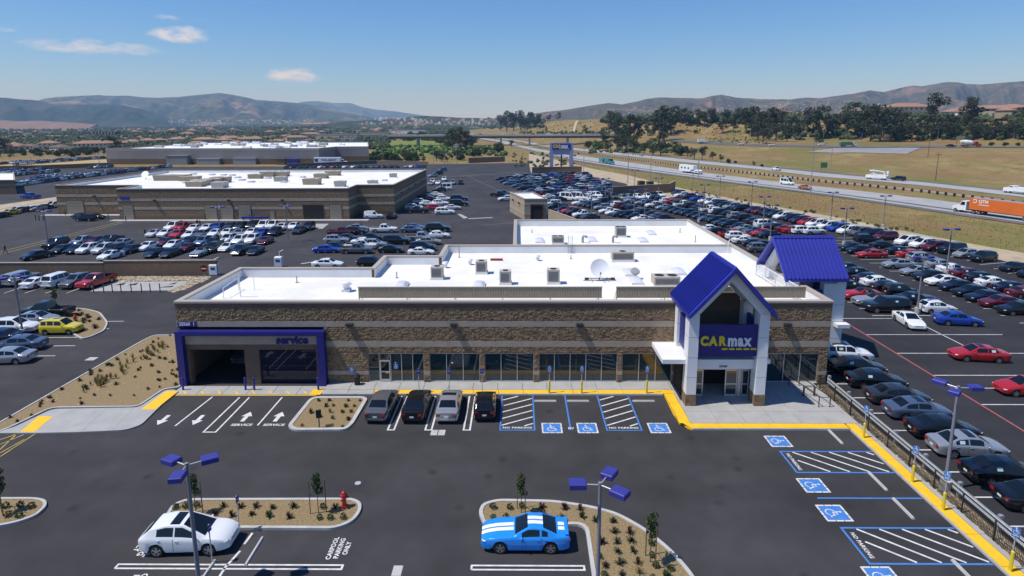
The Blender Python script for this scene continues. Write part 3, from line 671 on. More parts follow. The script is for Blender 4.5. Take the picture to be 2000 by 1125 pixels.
# hydrant
def hydrant(px, py, label, s=1.0):
    p = G(px, py); r = empty('fire_hydrant', (p.x, p.y, .1), .5, label, 'hydrant', 'fire hydrants'); r.scale = (s, s, s)
    b = MB(); b.cyl((0, 0, 0), (0, 0, .08), .17, n=12); b.cyl((0, 0, .08), (0, 0, .62), .11, .10, n=12); b.cyl((0, 0, .62), (0, 0, .67), .15, n=12); b.build('barrel', M['red'], r)
    b = MB(); b.cyl((0, 0, .67), (0, 0, .74), .13, .11, n=12); b.ball((0, 0, .74), .115, .115, .10, 12, 6); b.cyl((0, 0, .82), (0, 0, .9), .03, n=6); b.build('bonnet', M['red'], r)
    for a in (0, 2.1, 4.2):
        b = MB(); b.cyl((0, 0, .5), (.2 * math.cos(a), .2 * math.sin(a), .5), .065, n=10); b.cyl((.2 * math.cos(a), .2 * math.sin(a), .5), (.235 * math.cos(a), .235 * math.sin(a), .5), .08, n=10); b.build('outlet', M['red'], r)
hydrant(690 - 17, 993, 'red fire hydrant near the rounded end of the middle island', 1.25); hydrant(148, 631, 'red fire hydrant on the upper left island behind the yellow boxy car', 1.1)
# small kiosk sign in the planter, bin, entry kiosk pieces
p = G(624, 838); r = empty('planter_sign', (p.x, p.y, .08), .35, 'small dark sign on a post in the planter beside the service lanes', 'sign')
b = MB(); b.cyl((0, 0, 0), (0, 0, .95), .045, n=8); b.build('post', M['dark'], r); b = MB(); b.bevbox(-.2, .2, -.05, .05, .85, 1.5, .02); b.build('panel', M['dark'], r)
b = MB(); b.box(-.3, .3, -.2, .2, 0, .06); b.build('ground_box', M['leaf_dark'], r, (.75, .1, 0))
p = G(697, 752, .15); r = empty('litter_bin', (p.x, 50.35, .15), 0, 'black litter bin on the pavement beside the service portal', 'bin')
b = MB(); b.cyl((0, 0, 0), (0, 0, .75), .24, .30, n=14); b.build('barrel', M['black'], r); b = MB(); b.cyl((0, 0, .75), (0, 0, .98), .31, .2, n=14); b.build('lid', M['dark'], r)
# blue bollards of the service doors
def bollard(px, py, h, m, label, group, rr=.09, x=None, y=None):
    p = G(px, py); r = MB(); r.cyl((0, 0, 0), (0, 0, h), rr, n=12); r.ball((0, 0, h), rr, rr, .05, 12, 4)
    o = r.build('bollard', m, None, (p.x if x is None else x, p.y if y is None else y, .0)); return tag(o, label, 'bollard', group)
for px, w in ((358, 'left edge of the open service door'), (480, 'right edge of the open service door'), (497, 'left edge of the closed service door'), (622, 'right edge of the closed service door')):
    bollard(px, 762, 1.15, M['blue'], 'blue bollard at the ' + w, 'blue bollards at the service portal')
for k, px in enumerate((183, 203, 220, 237, 257, 277, 294, 313)):
    q = ('first', 'second', 'third', 'fourth', 'fifth', 'sixth', 'seventh', 'eighth')[k]
    bollard(px, 571, 1.25, M['p_dark_red'], f'{q} dark red bollard from the red pickup along the drain pad', 'red bollards along the drain pad', .07)
flat('drain_pad', .008, M['concrete'], polys=[gp([(212, 551), (374, 549), (336, 567), (176, 569)])])
for a in ([(228, 556), (246, 552), (241, 557), (222, 557)], [(248, 557), (271, 552), (265, 557), (243, 557)], [(327, 556), (347, 551), (341, 555), (322, 556)], [(312, 561), (340, 558), (336, 561), (309, 562)]):
    flat('drain_grate', .014, M['black'], polys=[gp(a)])
rk = MB(); q = gp([(222, 541), (412, 541), (398, 551), (380, 556), (362, 566), (340, 571), (330, 569), (374, 548), (222, 551)])
def inpoly(x, y, P):
    c = False
    for i in range(len(P)):
        (x0, y0), (x1, y1) = P[i - 1][:2], P[i][:2]
        if (y0 > y) != (y1 > y) and x < (x1 - x0) * (y - y0) / (y1 - y0) + x0: c = not c
    return c
def scatter(P, n, z=0.0):
    xs, ys = [p[0] for p in P], [p[1] for p in P]; out = []
    while len(out) < n:
        x, y = random.uniform(min(xs), max(xs)), random.uniform(min(ys), max(ys))
        if inpoly(x, y, P): out.append((x, y, z))
    return out
rocks(rk, scatter(q, 1500, .02), .14, .34); tag(rk.build('river_rock', M['rock']), kind='stuff')
flat('rock_bed', .009, M['gravel'], polys=[q])
# ------------------------------------------------------------------ parking lot lamps
def lamp_post(x, y, z, h, label, heads=(0, 2.1, 4.2), a0=0.0, base=True, hs=1.0, drop=0.0):
    r = empty('lamp_post', (x, y, z), a0, label, 'lamp post', 'blue headed parking lot lamps')
    b = MB(); b.cyl((0, 0, .6), (0, 0, h), .11, .08, n=10); b.cyl((0, 0, h), (0, 0, h + .07), .09, n=10); b.build('pole', M['pole'], r)
    if base:
        b = MB(); b.cyl((0, 0, 0), (0, 0, .72), .32, n=16); b.build('concrete_base', M['kerb'], r)
    for k, a in enumerate(heads):
        c, s = math.cos(a), math.sin(a); hb = MB()
        hb.bevbox(-.35 * hs, .35 * hs, -.27 * hs, .27 * hs, -.12, .14, .03)
        ho = hb.build('lamp_head', M['blue_lamp'], r, (c * 0.93 * hs, s * 0.93 * hs, h - .02), a)
        q = MB(); q.box(-.28 * hs, .28 * hs, -.2 * hs, .2 * hs, -.15, -.122); q.build('lens', M['skylight'], ho)
        ab = MB(); ab.cyl((c * .08, s * .08, h - .05), (c * .62 * hs, s * .62 * hs, h - .03), .035, n=8); ab.build('arm', M['alu'], r)
    return r
def lamp_top(px, py, h, label, **k):
    p = G(px, py, h); return lamp_post(p.x, p.y, 0, h, label, **k)
lamp_top(364, 907, 7.0, 'lamp post with three blue heads before the white crossover', heads=(.55, 2.75, 4.85), hs=1.08)
lamp_top(1172, 945, 7.0, 'lamp post with three blue heads rising from the curved island', heads=(1.0, 3.14, 5.6), hs=1.08)
p = G(1862, 957); lamp_post(27.0, p.y, 0, 6.95, 'lamp post with three blue heads behind the picket fence on the right', heads=(-.05, 2.2, 3.9), hs=1.05)
p = G(45, 655); lamp_post(p.x, p.y, 0, 6.6, 'lamp post with blue heads beside the white and silver cars at left edge', heads=(.35, 1.9, 3.5))
RL = [(1791, 612, 'at the white coupe in the right lot'), (1848, 536, 'among the silver sedans of the right lot'), (1648, 478, 'just behind the blue side gable'), (1622, 434, 'on the embankment behind the white minivans'), (1724, 444, 'on the embankment above the maroon minivan'),
      (1490, 446, 'left of the side gable among white sport utility cars'), (1504, 469, 'at the red sedan left of the side gable'), (1374, 413, 'above the rear roof among dark cars'), (1467, 405, 'on the embankment beside black minivans'), (1239, 372, 'beside the brown retaining wall'),
      (1285, 394, 'in front of the retaining wall end'), (1259, 424, 'behind the rear parapet, right one'), (1352, 377, 'on the embankment above blue cars'), (1405, 389, 'on the embankment above white minivans'), (1182, 395, 'beside the row of white trucks'),
      (1144, 385, 'behind the two white vans'), (1091, 417, 'right of the small wash building'), (1155, 427, 'behind the rear parapet, left one'), (1238, 428, 'behind the rear parapet, middle one'), (1365, 434, 'at the rear corner of the roof')]
for i, (px, py, w) in enumerate(RL):
    p = G(px, py); lamp_post(p.x, p.y, 0, 7.0, 'lamp post with blue heads ' + w, heads=(0.05, 3.19), a0=.1)
for px, py, w in ((425, 404, 'in the back lot before the closed bay doors'), (558, 402, 'in the back lot before the dark open bay'), (85, 412, 'in the back lot left of the parked cars')):
    lamp_top(px, py, 7.2, 'lamp post with blue heads ' + w, heads=(0.1, 1.6, 3.2), base=False)
# ------------------------------------------------------------------ the showroom building
YF, XL, XR, ZP, ZR = 50.9, -30.2, 27.35, 7.68, 6.62
SHOW = empty('showroom_building', (-1.5, 60, 0), 0, 'long brown block dealership showroom with white roof and blue entrance gable', 'building')
OFF = (1.5, -60, 0)                                              # parts are drawn in world coordinates
def spart(mb, name, m, parent=None, loc=None): return mb.build(name, m, parent or SHOW, (OFF if parent is None else (0, 0, 0)) if loc is None else loc)
def ppart(name, loc): e = empty(name, (loc[0] + 1.5, loc[1] - 60, loc[2]), parent=SHOW); return e
DOORS = [(-29.3, -24.4), (-23.1, -18.0)]; PORT = (-30.0, -17.25)
BAYS = [(-13.4, -8.45, [-13.4, -12.43, -11.42, -10.45, -9.45, -8.45]), (-7.9, -3.46, [-7.9, -6.42, -4.94, -3.46]), (-3.0, 1.34, [-3.0, -1.55, -.11, 1.34]),
        (1.84, 8.77, [1.84, 3.2, 4.6, 6.0, 7.4, 8.77]), (9.23, 13.62, [9.23, 10.72, 12.2, 13.62]), (20.55, 26.55, [20.55, 22.1, 23.55, 25.0, 26.55])]
ENT = (13.9, 20.3)
holes_low = [(a, b) for a, b, _ in BAYS] + [PORT, ENT]; holes_mid = [PORT, ENT]; holes_up = [PORT]
def spans(holes, x0=XL, x1=XR):
    out = []; x = x0
    for a, b in sorted(holes):
        if a > x + .01: out.append((x, a))
        x = max(x, b)
    if x < x1 - .01: out.append((x, x1))
    return out
def block_relief(x, z):
    """rough split face: blocks 0.4 x 0.2 m, each with its own lean, plus chips"""
    j = math.floor(z / .203); u = x / .406 + (.5 if j % 2 else 0); i = math.floor(u); fx, fz = u - i, z / .203 - j
    h = random.Random(i * 7919 + j * 104729); a, bx, bz = h.random(), h.uniform(-.5, .5), h.uniform(-.5, .5)
    e = min(1.0, min(fx * .406, (1 - fx) * .406, fz * .203, (1 - fz) * .203) / .035)
    return (.012 + .022 * a + .03 * (bx * (fx - .5) + bz * (fz - .5)) + .030 * noise.noise((x * 6, z * 7, i * 1.3)) + .022 * noise.noise((x * 17, z * 19, j))) * (.45 + .55 * e)
def split_panel(mb, x0, x1, z0, z1, y, step=.068):
    nx, nz = max(2, int((x1 - x0) / step)), max(2, int((z1 - z0) / step)); vs = []; fs = []
    for k in range(nz + 1):
        for i in range(nx + 1):
            x, z = x0 + (x1 - x0) * i / nx, z0 + (z1 - z0) * k / nz
            r = block_relief(x, z) if 0 < i < nx and 0 < k < nz else 0.0
            vs.append((x, y - max(0, r), z))
    for k in range(nz):
        for i in range(nx): fs.append((k * (nx + 1) + i, k * (nx + 1) + i + 1, (k + 1) * (nx + 1) + i + 1, (k + 1) * (nx + 1) + i))
    mb.add(vs, fs)
BANDS = [(0, .85, 's', holes_low), (.85, 1.22, 'p', holes_low), (1.22, 2.86, 's', holes_low), (2.86, 3.47, 's', holes_mid), (3.47, 4.03, 'p', holes_mid), (4.03, 5.33, 's', holes_up), (5.33, 5.85, 'p', []), (5.85, 7.08, 's', []), (7.08, 7.50, 'b', [])]
core = MB()
for z0, z1, kind, holes in BANDS:
    sp = spans(holes)
    for x0, x1 in sp:
        mb = MB()
        yb = YF + .02 if kind == 's' else YF - (.025 if kind == 'p' else .05)
        if kind == 's': split_panel(mb, x0 + (.0 if x0 > XL else .02), x1, z0, z1, YF - .012)
        core.box(x0, x1, YF, YF + .34, z0, z1)
        if kind != 's': mb.box(x0 - (.04 if x0 == XL else 0), x1, YF - .04, YF - .001, z0 + .003, z1 - .003)
        spart(mb, {'s': 'split_face_band', 'p': 'pale_block_band', 'b': 'top_band'}[kind], M[{'s': 'split', 'p': 'smooth_band', 'b': 'smooth_brown'}[kind]])  # the smooth top band's dark brown also stands for the coping's shadow
spart(core, 'front_wall', M['smooth_brown'])
def wall_seg(x0, x1, y0, y1, m='smooth_brown', zt=7.5):
    b = MB(); b.box(x0, x1, y0, y1, 0, zt); spart(b, 'wall', M[m])
wall_seg(XL, XL + .34, YF + .345, 63.2); wall_seg(XL, -15.46, 63.21, 63.55); wall_seg(-15.8, -15.46, 63.56, 69.1); wall_seg(-15.8, -8.96, 69.11, 69.45); wall_seg(-9.3, -8.96, 69.46, 75.4)
wall_seg(-9.3, XR, 75.41, 75.75); wall_seg(-.6, -.26, 75.76, 95.8); wall_seg(-.6, XR, 95.81, 96.15); wall_seg(XR - .34, XR, YF + .345, 75.4); wall_seg(XR - .34, XR, 75.76, 95.8)
# banding of the left wall that shows beside the bed
for z0, z1, m in ((3.47, 4.03, 'smooth_band'), (5.33, 5.85, 'smooth_band')):
    b = MB(); b.box(XL - .04, XL - .002, YF + .0, 63.2, z0, z1); spart(b, 'pale_block_band', M[m]); b = MB(); b.box(XR + .002, XR + .04, YF + .0, 96, z0, z1); spart(b, 'pale_block_band', M[m])
for z0, z1 in ((.02, 3.45), (4.05, 5.31), (5.87, 7.08)):
    b = MB(); n = 60
    vs = []; fs = []; nz = 12
    for k in range(nz + 1):
        for i in range(n + 1):
            y, z = YF + .01 + 12.2 * i / n, z0 + (z1 - z0) * k / nz; vs.append((XL - max(.004, block_relief(y, z)), y, z))
    for k in range(nz):
        for i in range(n): fs.append(((k + 1) * (n + 1) + i, (k + 1) * (n + 1) + i + 1, k * (n + 1) + i + 1, k * (n + 1) + i))
    b.add(vs, fs); spart(b, 'split_face_band', M['split'])
# white parapet liners and copings
def liner(x0, x1, y0, y1):
    b = MB(); b.box(x0, x1, y0, y1, ZR - .05, 7.49); spart(b, 'parapet_liner', M['liner'])
liner(XL + .345, XL + .40, YF + .41, 63.14); liner(XL + .345, -15.80, 63.145, 63.20); liner(-15.455, -15.40, 63.0, 69.04); liner(-15.455, -9.31, 69.045, 69.10); liner(-8.955, -8.90, 69.0, 75.34); liner(-8.955, XR - .41, 75.345, 75.40)
liner(-.255, -.20, 75.82, 95.74); liner(-.255, XR - .41, 95.745, 95.80); liner(XR - .40, XR - .345, YF + .41, 75.34); liner(XR - .40, XR - .345, 75.82, 95.74); liner(XL + .345, XR - .345, YF + .345, YF + .40); liner(-.19, XR - .41, 75.755, 75.81)
def cope(x0, x1, y0, y1):
    b = MB(); b.box(x0, x1, y0, y1, 7.505, ZP); spart(b, 'coping', M['coping'])
c = .08
cope(XL - c, XR + c, YF - .12, YF + .44); cope(XL - c, XL + .44, YF + .445, 63.13); cope(XL - c, -15.38, 63.135, 63.63); cope(-15.88, -15.38, 63.635, 69.03); cope(-15.88, -8.88, 69.035, 69.53); cope(-9.38, -8.88, 69.535, 75.33); cope(-9.38, XR + c, 75.335, 75.83)
cope(-.68, -.18, 75.835, 95.73); cope(-.68, XR + c, 95.735, 96.23); cope(XR - .44, XR + c, YF + .445, 75.33); cope(XR - .44, XR + c, 75.835, 95.73)
b = MB(); b.poly([(XL + .4, YF + .4, ZR), (XR - .4, YF + .4, ZR), (XR - .4, 75.35, ZR), (-8.9, 75.35, ZR), (-8.9, 69.05, ZR), (-15.4, 69.05, ZR), (-15.4, 63.15, ZR), (XL + .4, 63.15, ZR)]); b.poly([(-.2, 75.82, ZR), (XR - .4, 75.82, ZR), (XR - .4, 95.75, ZR), (-.2, 95.75, ZR)])
spart(b, 'roof', M['roof_white'])
b = MB()                                                          # membrane seams, slightly proud
for k in range(9): b.box(XL + .5, XR - .5, 53.4 + 2.4 * k - .05, 53.4 + 2.4 * k + .05, ZR + .001, ZR + .006) if 53.4 + 2.4 * k < 62.5 else b.box((-15.2 if 53.4 + 2.4 * k < 69 else -8.7), XR - .5, 53.4 + 2.4 * k - .05, 53.4 + 2.4 * k + .05, ZR + .001, ZR + .006)
for x in (-24, -18, -12, -6, 0, 6, 12, 18): b.box(x - .05, x + .05, YF + .6, 62.9, ZR + .0065, ZR + .010)
for x in (2, 8, 14, 20): b.box(x - .05, x + .05, 76, 95.5, ZR + .001, ZR + .008)
spart(b, 'roof_seam', M['liner'])
# glazing, bay by bay
for x0, x1, cuts in BAYS:
    bay = ppart('storefront_window', ((x0 + x1) / 2, YF + .12, 0)); cx = (x0 + x1) / 2
    fr = MB()
    for i, cx_ in enumerate(cuts): fr.box(cx_ - cx - .03, cx_ - cx + .03, -.06, .05, .16, 2.84)
    for i in range(len(cuts) - 1):
        a, b_ = cuts[i] - cx + .03, cuts[i + 1] - cx - .03
        fr.box(a, b_, -.06, .05, .16, .24); fr.box(a, b_, -.06, .05, 2.78, 2.84)
    fr.build('frame', M['alu'], bay)
    for i in range(len(cuts) - 1):
        a, b_ = cuts[i] - cx + .03, cuts[i + 1] - cx - .03
        g = MB(); g.box(a, b_, -.012, .0, .24, 2.78); g.build('pane', M['shop_glass'], bay)
    b = MB(); b.box(x0 - cx, x1 - cx, -.3, .05, .15, .158); b.build('sill', M['concrete'], bay)
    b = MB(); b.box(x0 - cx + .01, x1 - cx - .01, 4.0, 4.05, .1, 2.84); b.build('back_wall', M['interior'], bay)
dr = ppart('door', (-11.92, YF + .02, 0)); b = MB()
for a, b_, z0, z1 in ((-.45, -.36, .17, 2.2), (.36, .45, .17, 2.2), (-.36, .36, 2.06, 2.2), (-.36, .36, .17, .42), (-.36, .36, 1.08, 1.16)): b.box(a, b_, -.03, .03, z0, z1)
b.build('door_frame', M['alu'], dr); b = MB(); b.box(-.36, .36, -.005, .005, .42, 1.08); b.box(-.36, .36, -.005, .005, 1.16, 2.06); b.build('door_glass', M['car_glass'], dr); b = MB(); b.box(.05, .34, -.07, -.035, 1.0, 1.06); b.build('handle', M['galv'], dr)
for x, z, nm in ((-14.9, 1.35, 0), (-10.95, 1.6, 1)):
    s = ppart('wall_sign', (x, YF - .10 if nm == 0 else YF + .03, z)); b = MB(); b.box(-.2, .2, 0, .02, -.25, .25); b.build('sign_plate', M['paint_blue'], s); b = MB(); isa(b, .5, -.01, 0); b.build('wheelchair_figure', M['white'], s)
# wall lights
for px in (683, 887, 1132, 1537):
    x = DY(px, 631, YF).x; l = ppart('wall_light', (x, YF - .04, 5.55)); b = MB(); b.extr([(-.3, 0, .13), (-.3, -.42, .13), (-.3, -.42, -.02), (-.3, 0, -.17)], (.6, 0, 0)); b.build('housing', M['dark'], l)
    b = MB(); b.box(-.25, .25, -.38, -.05, -.19, -.175); b.build('lens', M['grey_metal'], l)
# ---- service portal
pt = ppart('service_portal', (-23.6, 50.2, 0)); X0, X1 = -30.15 + 23.6, -17.05 + 23.6
b = MB(); b.box(X0, X0 + .62, 0, .69, 0, 4.695); b.box(X1 - .62, X1, 0, .69, 0, 4.695); b.box(X0, X1, 0, .69, 4.70, 5.08); b.build('blue_frame', M['blue_shaded'], pt)
b = MB()
for x in (-23.6 + 23.6,): b.box(DOORS[0][1] + 23.6, DOORS[1][0] + 23.6, .55, 1.2, 0, 3.25)
b.box(X0 + .62, DOORS[0][0] + 23.6, .55, 1.2, 0, 3.25); b.box(DOORS[1][1] + 23.6, X1 - .62, .55, 1.2, 0, 3.25); b.box(X0 + .62, X1 - .62, .55, 1.2, 3.25, 3.75); b.build('shaded_surround', M['smooth_brown'], pt)  # tan surround; its brown tone stands for the shade inside the portal
b = MB(); b.box(X0 + .62, X1 - .62, .50, 1.2, 3.755, 4.695); b.build('lintel', M['smooth_band'], pt)
me = text_mesh('service_lettering', 'service', M['blue_shaded'], 1.0, .035, extrude=.05); o = meshob('service_lettering', me, pt, (3.6, .44, 4.16)); o.rotation_euler = (math.pi / 2, 0, 0)
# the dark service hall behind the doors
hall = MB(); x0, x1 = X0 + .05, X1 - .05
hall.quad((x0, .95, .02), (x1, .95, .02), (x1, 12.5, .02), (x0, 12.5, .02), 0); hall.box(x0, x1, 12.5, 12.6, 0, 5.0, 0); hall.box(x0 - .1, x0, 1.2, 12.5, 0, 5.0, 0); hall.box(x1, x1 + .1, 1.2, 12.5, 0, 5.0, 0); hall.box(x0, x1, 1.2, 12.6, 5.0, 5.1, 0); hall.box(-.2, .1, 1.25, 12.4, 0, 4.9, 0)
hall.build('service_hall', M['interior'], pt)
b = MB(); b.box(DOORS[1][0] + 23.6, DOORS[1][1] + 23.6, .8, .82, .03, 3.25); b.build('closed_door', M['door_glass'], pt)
b = MB()
for k in range(1, 4): b.box(DOORS[1][0] + 23.6 + .0, DOORS[1][1] + 23.6, .785, .80, .03 + 3.2 * k / 4 - .02, .03 + 3.2 * k / 4 + .02)
b.build('door_rail', M['dark'], pt)
ap = ppart('address_plate', (DY(366, 634, YF).x, YF - .07, 5.58)); b = MB(); b.box(-.84, .84, 0, .03, -.24, .24); b.build('plate', M['blue_shaded'], ap)
o = meshob('address_number', text_mesh('address_number', '25560  1', M['white'], .40, .012, extrude=.008), ap, (0, -.012, 0)); o.rotation_euler = (math.pi / 2, 0, 0)
# ---- entrance gable
EX0, EX1, RX = 13.66, 20.06, 16.78                                # outer faces of the piers, ridge
gb = ppart('entrance_gable', (RX, 46.3, 0)); L0, L1 = EX0 - RX, EX1 - RX
def pier(x0, x1, y0, y1, z1, z0=0.15):
    if z0 < 1:
        b = MB(); b.box(x0 - .03, x1 + .03, y0 - .03, y1 + .03, z0, 1.12); b.build('stone_base', M['split'], gb); z0 = 1.125
    b = MB(); b.box(x0, x1, y0, y1, z0, z1); o = b.build('pier', M['white_panel'], gb); j = MB()
    for z in (2.6, 4.3, 6.0):
        if z0 < z < z1: j.box(x0 - .004, x1 + .004, y0 - .004, y1 + .004, z - .012, z + .012)
    j.build('panel_joint', M['joint'], o)
pier(L0, L0 + .80, 0, 1.15, 7.98); pier(L1 - .80, L1, 0, 1.15, 7.98); pier(L0, L0 + .80, 3.55, 4.4, 7.98, 3.9); pier(L1 - .80, L1, 3.55, 4.4, 7.98, 3.9)
ZE, ZA = 8.02, 11.55
hw = (L1 - L0) / 2; mx_ = (L0 + L1) / 2
for y0, y1, nm in ((0, .85, 'front'), (3.75, 4.6, 'rear')):
    for s in (-1, 1):                                             # raking gable beams
        b = MB(); e, i = mx_ + s * hw, mx_ + s * (hw - .80); sl = (ZA - ZE) / hw
        b.extr([(e, y0, ZE - .02), (e, y0, ZE + .02), (mx_, y0, ZA), (mx_, y0, ZA - .95), (i, y0, ZA - .95 - sl * (hw - .8)), (i, y0, ZE - .02)] if s < 0 else [(e, y0, ZE - .02), (i, y0, ZE - .02), (i, y0, ZA - .95 - sl * (hw - .8)), (mx_, y0, ZA - .95), (mx_, y0, ZA), (e, y0, ZE + .02)], (0, y1 - y0, 0)); b.build('gable_beam', M['white_panel'], gb)
def roof_slope(parent, ridge0, ridge1, down, n, nm='roof_panel'):
    """standing seam slope: n panels from the ridge line, each with a rib at its edge"""
    r0, r1, d = Vector(ridge0), Vector(ridge1), Vector(down); u = (r1 - r0) / n; nrm = u.cross(d).normalized()
    if nrm.z < 0: nrm = -nrm
    U = u.normalized(); rib = .025; t = .05
    mb = MB()
    def pt_(a, q, h): return tuple(U * a + d * q + nrm * h)
    w = u.length; A = [0, w - rib * 2.6, w - rib * 2.6, w - .001, w - .001]; H = [0, 0, .15, .15, 0]
    for i in range(4): mb.quad(pt_(A[i], 0, H[i]), pt_(A[i + 1], 0, H[i + 1]), pt_(A[i + 1], 1, H[i + 1]), pt_(A[i], 1, H[i]))
    mb.quad(pt_(0, 1, 0), pt_(w, 1, 0), pt_(w, 1, -t), pt_(0, 1, -t)); mb.quad(pt_(0, 0, -t), pt_(0, 1, -t), pt_(w, 1, -t), pt_(w, 0, -t)); mb.quad(pt_(w - rib * 2, 1, 0), pt_(w, 1, 0), pt_(w, 1, .06), pt_(w - rib * 2, 1, .06))
    me = mb.mesh(nm, M['blue'])
    for k in range(n): meshob(nm, me, parent, tuple(r0 + u * k))
ov = .20; ZRG = 11.85; dz = (ZA - ZE) / hw
for s in (-1, 1):
    roof_slope(gb, (mx_, -.65, ZRG), (mx_, 5.3, ZRG), (s * (hw + ov), 0, -dz * (hw + ov)), 16)
    for y in (-.72, 5.36):
        b = MB(); y0 = y - .05
        b.extr([(mx_, y0, ZRG + .08), (mx_, y0, ZRG - .32), (mx_ + s * (hw + ov), y0, ZRG - .32 - dz * (hw + ov)), (mx_ + s * (hw + ov), y0, ZRG + .06 - dz * (hw + ov))], (0, .1, 0)); b.build('fascia', M['blue'], gb)
    b = MB(); b.box(mx_ + s * (hw + ov) - .05, mx_ + s * (hw + ov) + .05, -.66, 5.30, ZRG - .3 - dz * (hw + ov), ZRG - .06 - dz * (hw + ov)); b.build('gutter', M['blue'], gb)
b = MB(); b.extr([(mx_ - .22, -.70, ZRG - .10), (mx_, -.70, ZRG + .12), (mx_ + .22, -.70, ZRG - .10)], (0, 6.05, 0)); b.build('ridge_cap', M['blue'], gb)
b = MB(); b.box(L0 + .8, L1 - .8, .22, .50, 4.35, 6.98); b.build('sign_board', M['blue_shaded'], gb)
for x in (L0 + .22, L1 - .5): b = MB(); b.box(x, x + .28, 1.16, 3.54, 4.35, 6.98); b.build('side_board', M['blue_shaded'], gb)
b = MB(); b.box(L0 + .8, L1 - .8, 4.45, 4.62, 3.95, 8.4); b.build('back_board', M['smooth_brown'], gb)
sg = empty('lettering', (mx_ - .02, .19, 5.62), parent=gb)
def letters(txt, x, m, size, bold, sx=1.0, shear=.0, nm='letter', z=0.0):
    me = text_mesh(nm, txt, m, size, bold, shear, .06, 'LEFT', .92, sx); o = meshob(nm, me, sg, (x, 0, z)); o.rotation_euler = (math.pi / 2, 0, 0)
    return max(v.co.x for v in me.vertices)
x = 0
for ch in 'CAR': x += letters(ch, x, M['yellow'], 1.04, .058, 1.0) + .10
for ch in 'max': x += letters(ch, x, M['white'], 1.34, .052, .86, z=.04) + .10
sg.scale.x = 4.2 / x; sg.location.x = mx_ - 2.2
for k in range(5):
    b = MB(); b.bevbox(0, .52, -.06, .06, -.70, -.56, .01); b.build('dash', M['yellow'], sg, ((1.75 + k * .58) * x / 4.2, 0, 0))
# canopy, lintel with the house number, sliding doors
b = MB(); b.box(-5.0, L0 - .003, .55, 4.6, 3.55, 3.92); b.box(L0, L1, 1.16, 3.54, 3.55, 3.92); b.box(L0 + .81, L1 - .81, .55, 1.155, 3.55, 3.92); b.box(L1 + .003, L1 + .5, .55, 4.6, 3.55, 3.92); b.build('canopy', M['white_panel'], gb)
b = MB(); b.box(L0 + .81, L1 - .81, .60, .95, 3.1, 3.545); b.build('lintel', M['white_panel'], gb)
o = meshob('address_number', text_mesh('address_number', '25560', M['dark'], .26, .008, extrude=.006), gb, (mx_ - .1, .59, 3.32)); o.rotation_euler = (math.pi / 2, 0, 0)
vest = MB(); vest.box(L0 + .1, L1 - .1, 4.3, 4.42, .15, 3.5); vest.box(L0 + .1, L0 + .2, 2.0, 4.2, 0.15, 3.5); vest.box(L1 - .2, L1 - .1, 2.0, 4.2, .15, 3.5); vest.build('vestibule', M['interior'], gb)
dy = 1.75
for x0, x1, nm in ((-2.25, -1.22, 'sliding_door'), (.62, 1.65, 'sliding_door'), (2.0, 2.62, 'side_light')):
    b = MB(); b.box(x0, x0 + .09, dy, dy + .07, .17, 2.55); b.box(x1 - .09, x1, dy, dy + .07, .17, 2.55); b.box(x0 + .09, x1 - .09, dy, dy + .07, 2.42, 2.55); b.box(x0 + .09, x1 - .09, dy, dy + .07, .17, .36); b.box(x0 + .09, x1 - .09, dy, dy + .07, 1.22, 1.32)
    d = b.build(nm, M['alu'], gb); g = MB(); g.box(x0 + .09, x1 - .09, dy + .03, dy + .04, .36, 1.22); g.box(x0 + .09, x1 - .09, dy + .03, dy + .04, 1.32, 2.42); g.build('pane', M['shop_glass'], d)
b = MB(); b.box(-2.4, 2.7, dy - .03, dy + .12, 2.56, 2.85); b.box(-2.4, -2.27, dy - .03, dy + .12, .17, 2.555); b.box(1.68, 1.95, dy - .03, dy + .12, .17, 2.555); b.build('door_header', M['alu'], gb)
g = MB(); g.box(L0 + .15, L0 + .17, 1.2, 4.2, .3, 3.4); g.build('side_glass', M['shop_glass'], gb)
b = MB()
for y in (1.17, 2.2, 3.2): b.box(L0 + .1, L0 + .2, y, y + .08, .15, 3.4)
b.build('side_glass_frame', M['alu'], gb)
# ---- side gable on the right
sg2 = ppart('side_gable', (XR, 59.6, 0)); D0, D1 = -.9, 4.15
for s in (-1, 1):
    roof_slope(sg2, (D0 - .9, 0, 11.7), (D1 - .1, 0, 11.7), (0, s * 3.55, -3.42), 15)
    for x in (D0 - .97, D1 - .06): b = MB(); b.extr([(x - .05, 0, 11.78), (x - .05, 0, 11.35), (x - .05, s * 3.55, 7.96), (x - .05, s * 3.55, 8.36)], (.1, 0, 0)); b.build('fascia', M['blue'], sg2)
    b = MB(); b.box(D0 - .9, D1 - .1, s * 3.55 - .05, s * 3.55 + .05, 8.0, 8.24); b.build('gutter', M['blue'], sg2)
    for x0, x1 in ((D0 - .25, D0 + .6), (D1 - .85, D1)):
        b = MB(); b.extr([(x0, 0, 11.45), (x0, 0, 10.5), (x0, s * 2.3, 8.15), (x0, s * 2.3, 7.7), (x0, s * 3.1, 7.7), (x0, s * 3.1, 8.3)], (x1 - x0, 0, 0)); b.build('gable_beam', M['white_panel'], sg2)
    b = MB(); b.box(D1 - 2.1, D1, s * 2.7 - .4, s * 2.7 + .4, 0, 7.69); o = b.build('pier', M['white_panel'], sg2); j = MB()
    for z in (2.2, 3.9, 5.6): j.box(D1 - 2.104, D1 + .004, s * 2.7 - .404, s * 2.7 + .404, z - .012, z + .012)
    j.build('panel_joint', M['joint'], o)
    b = MB(); b.box(.05, D1 - 2.11, s * 2.7 - .15, s * 2.7 + .15, 4.4, 7.0); b.build('side_board', M['blue_shaded'], sg2)
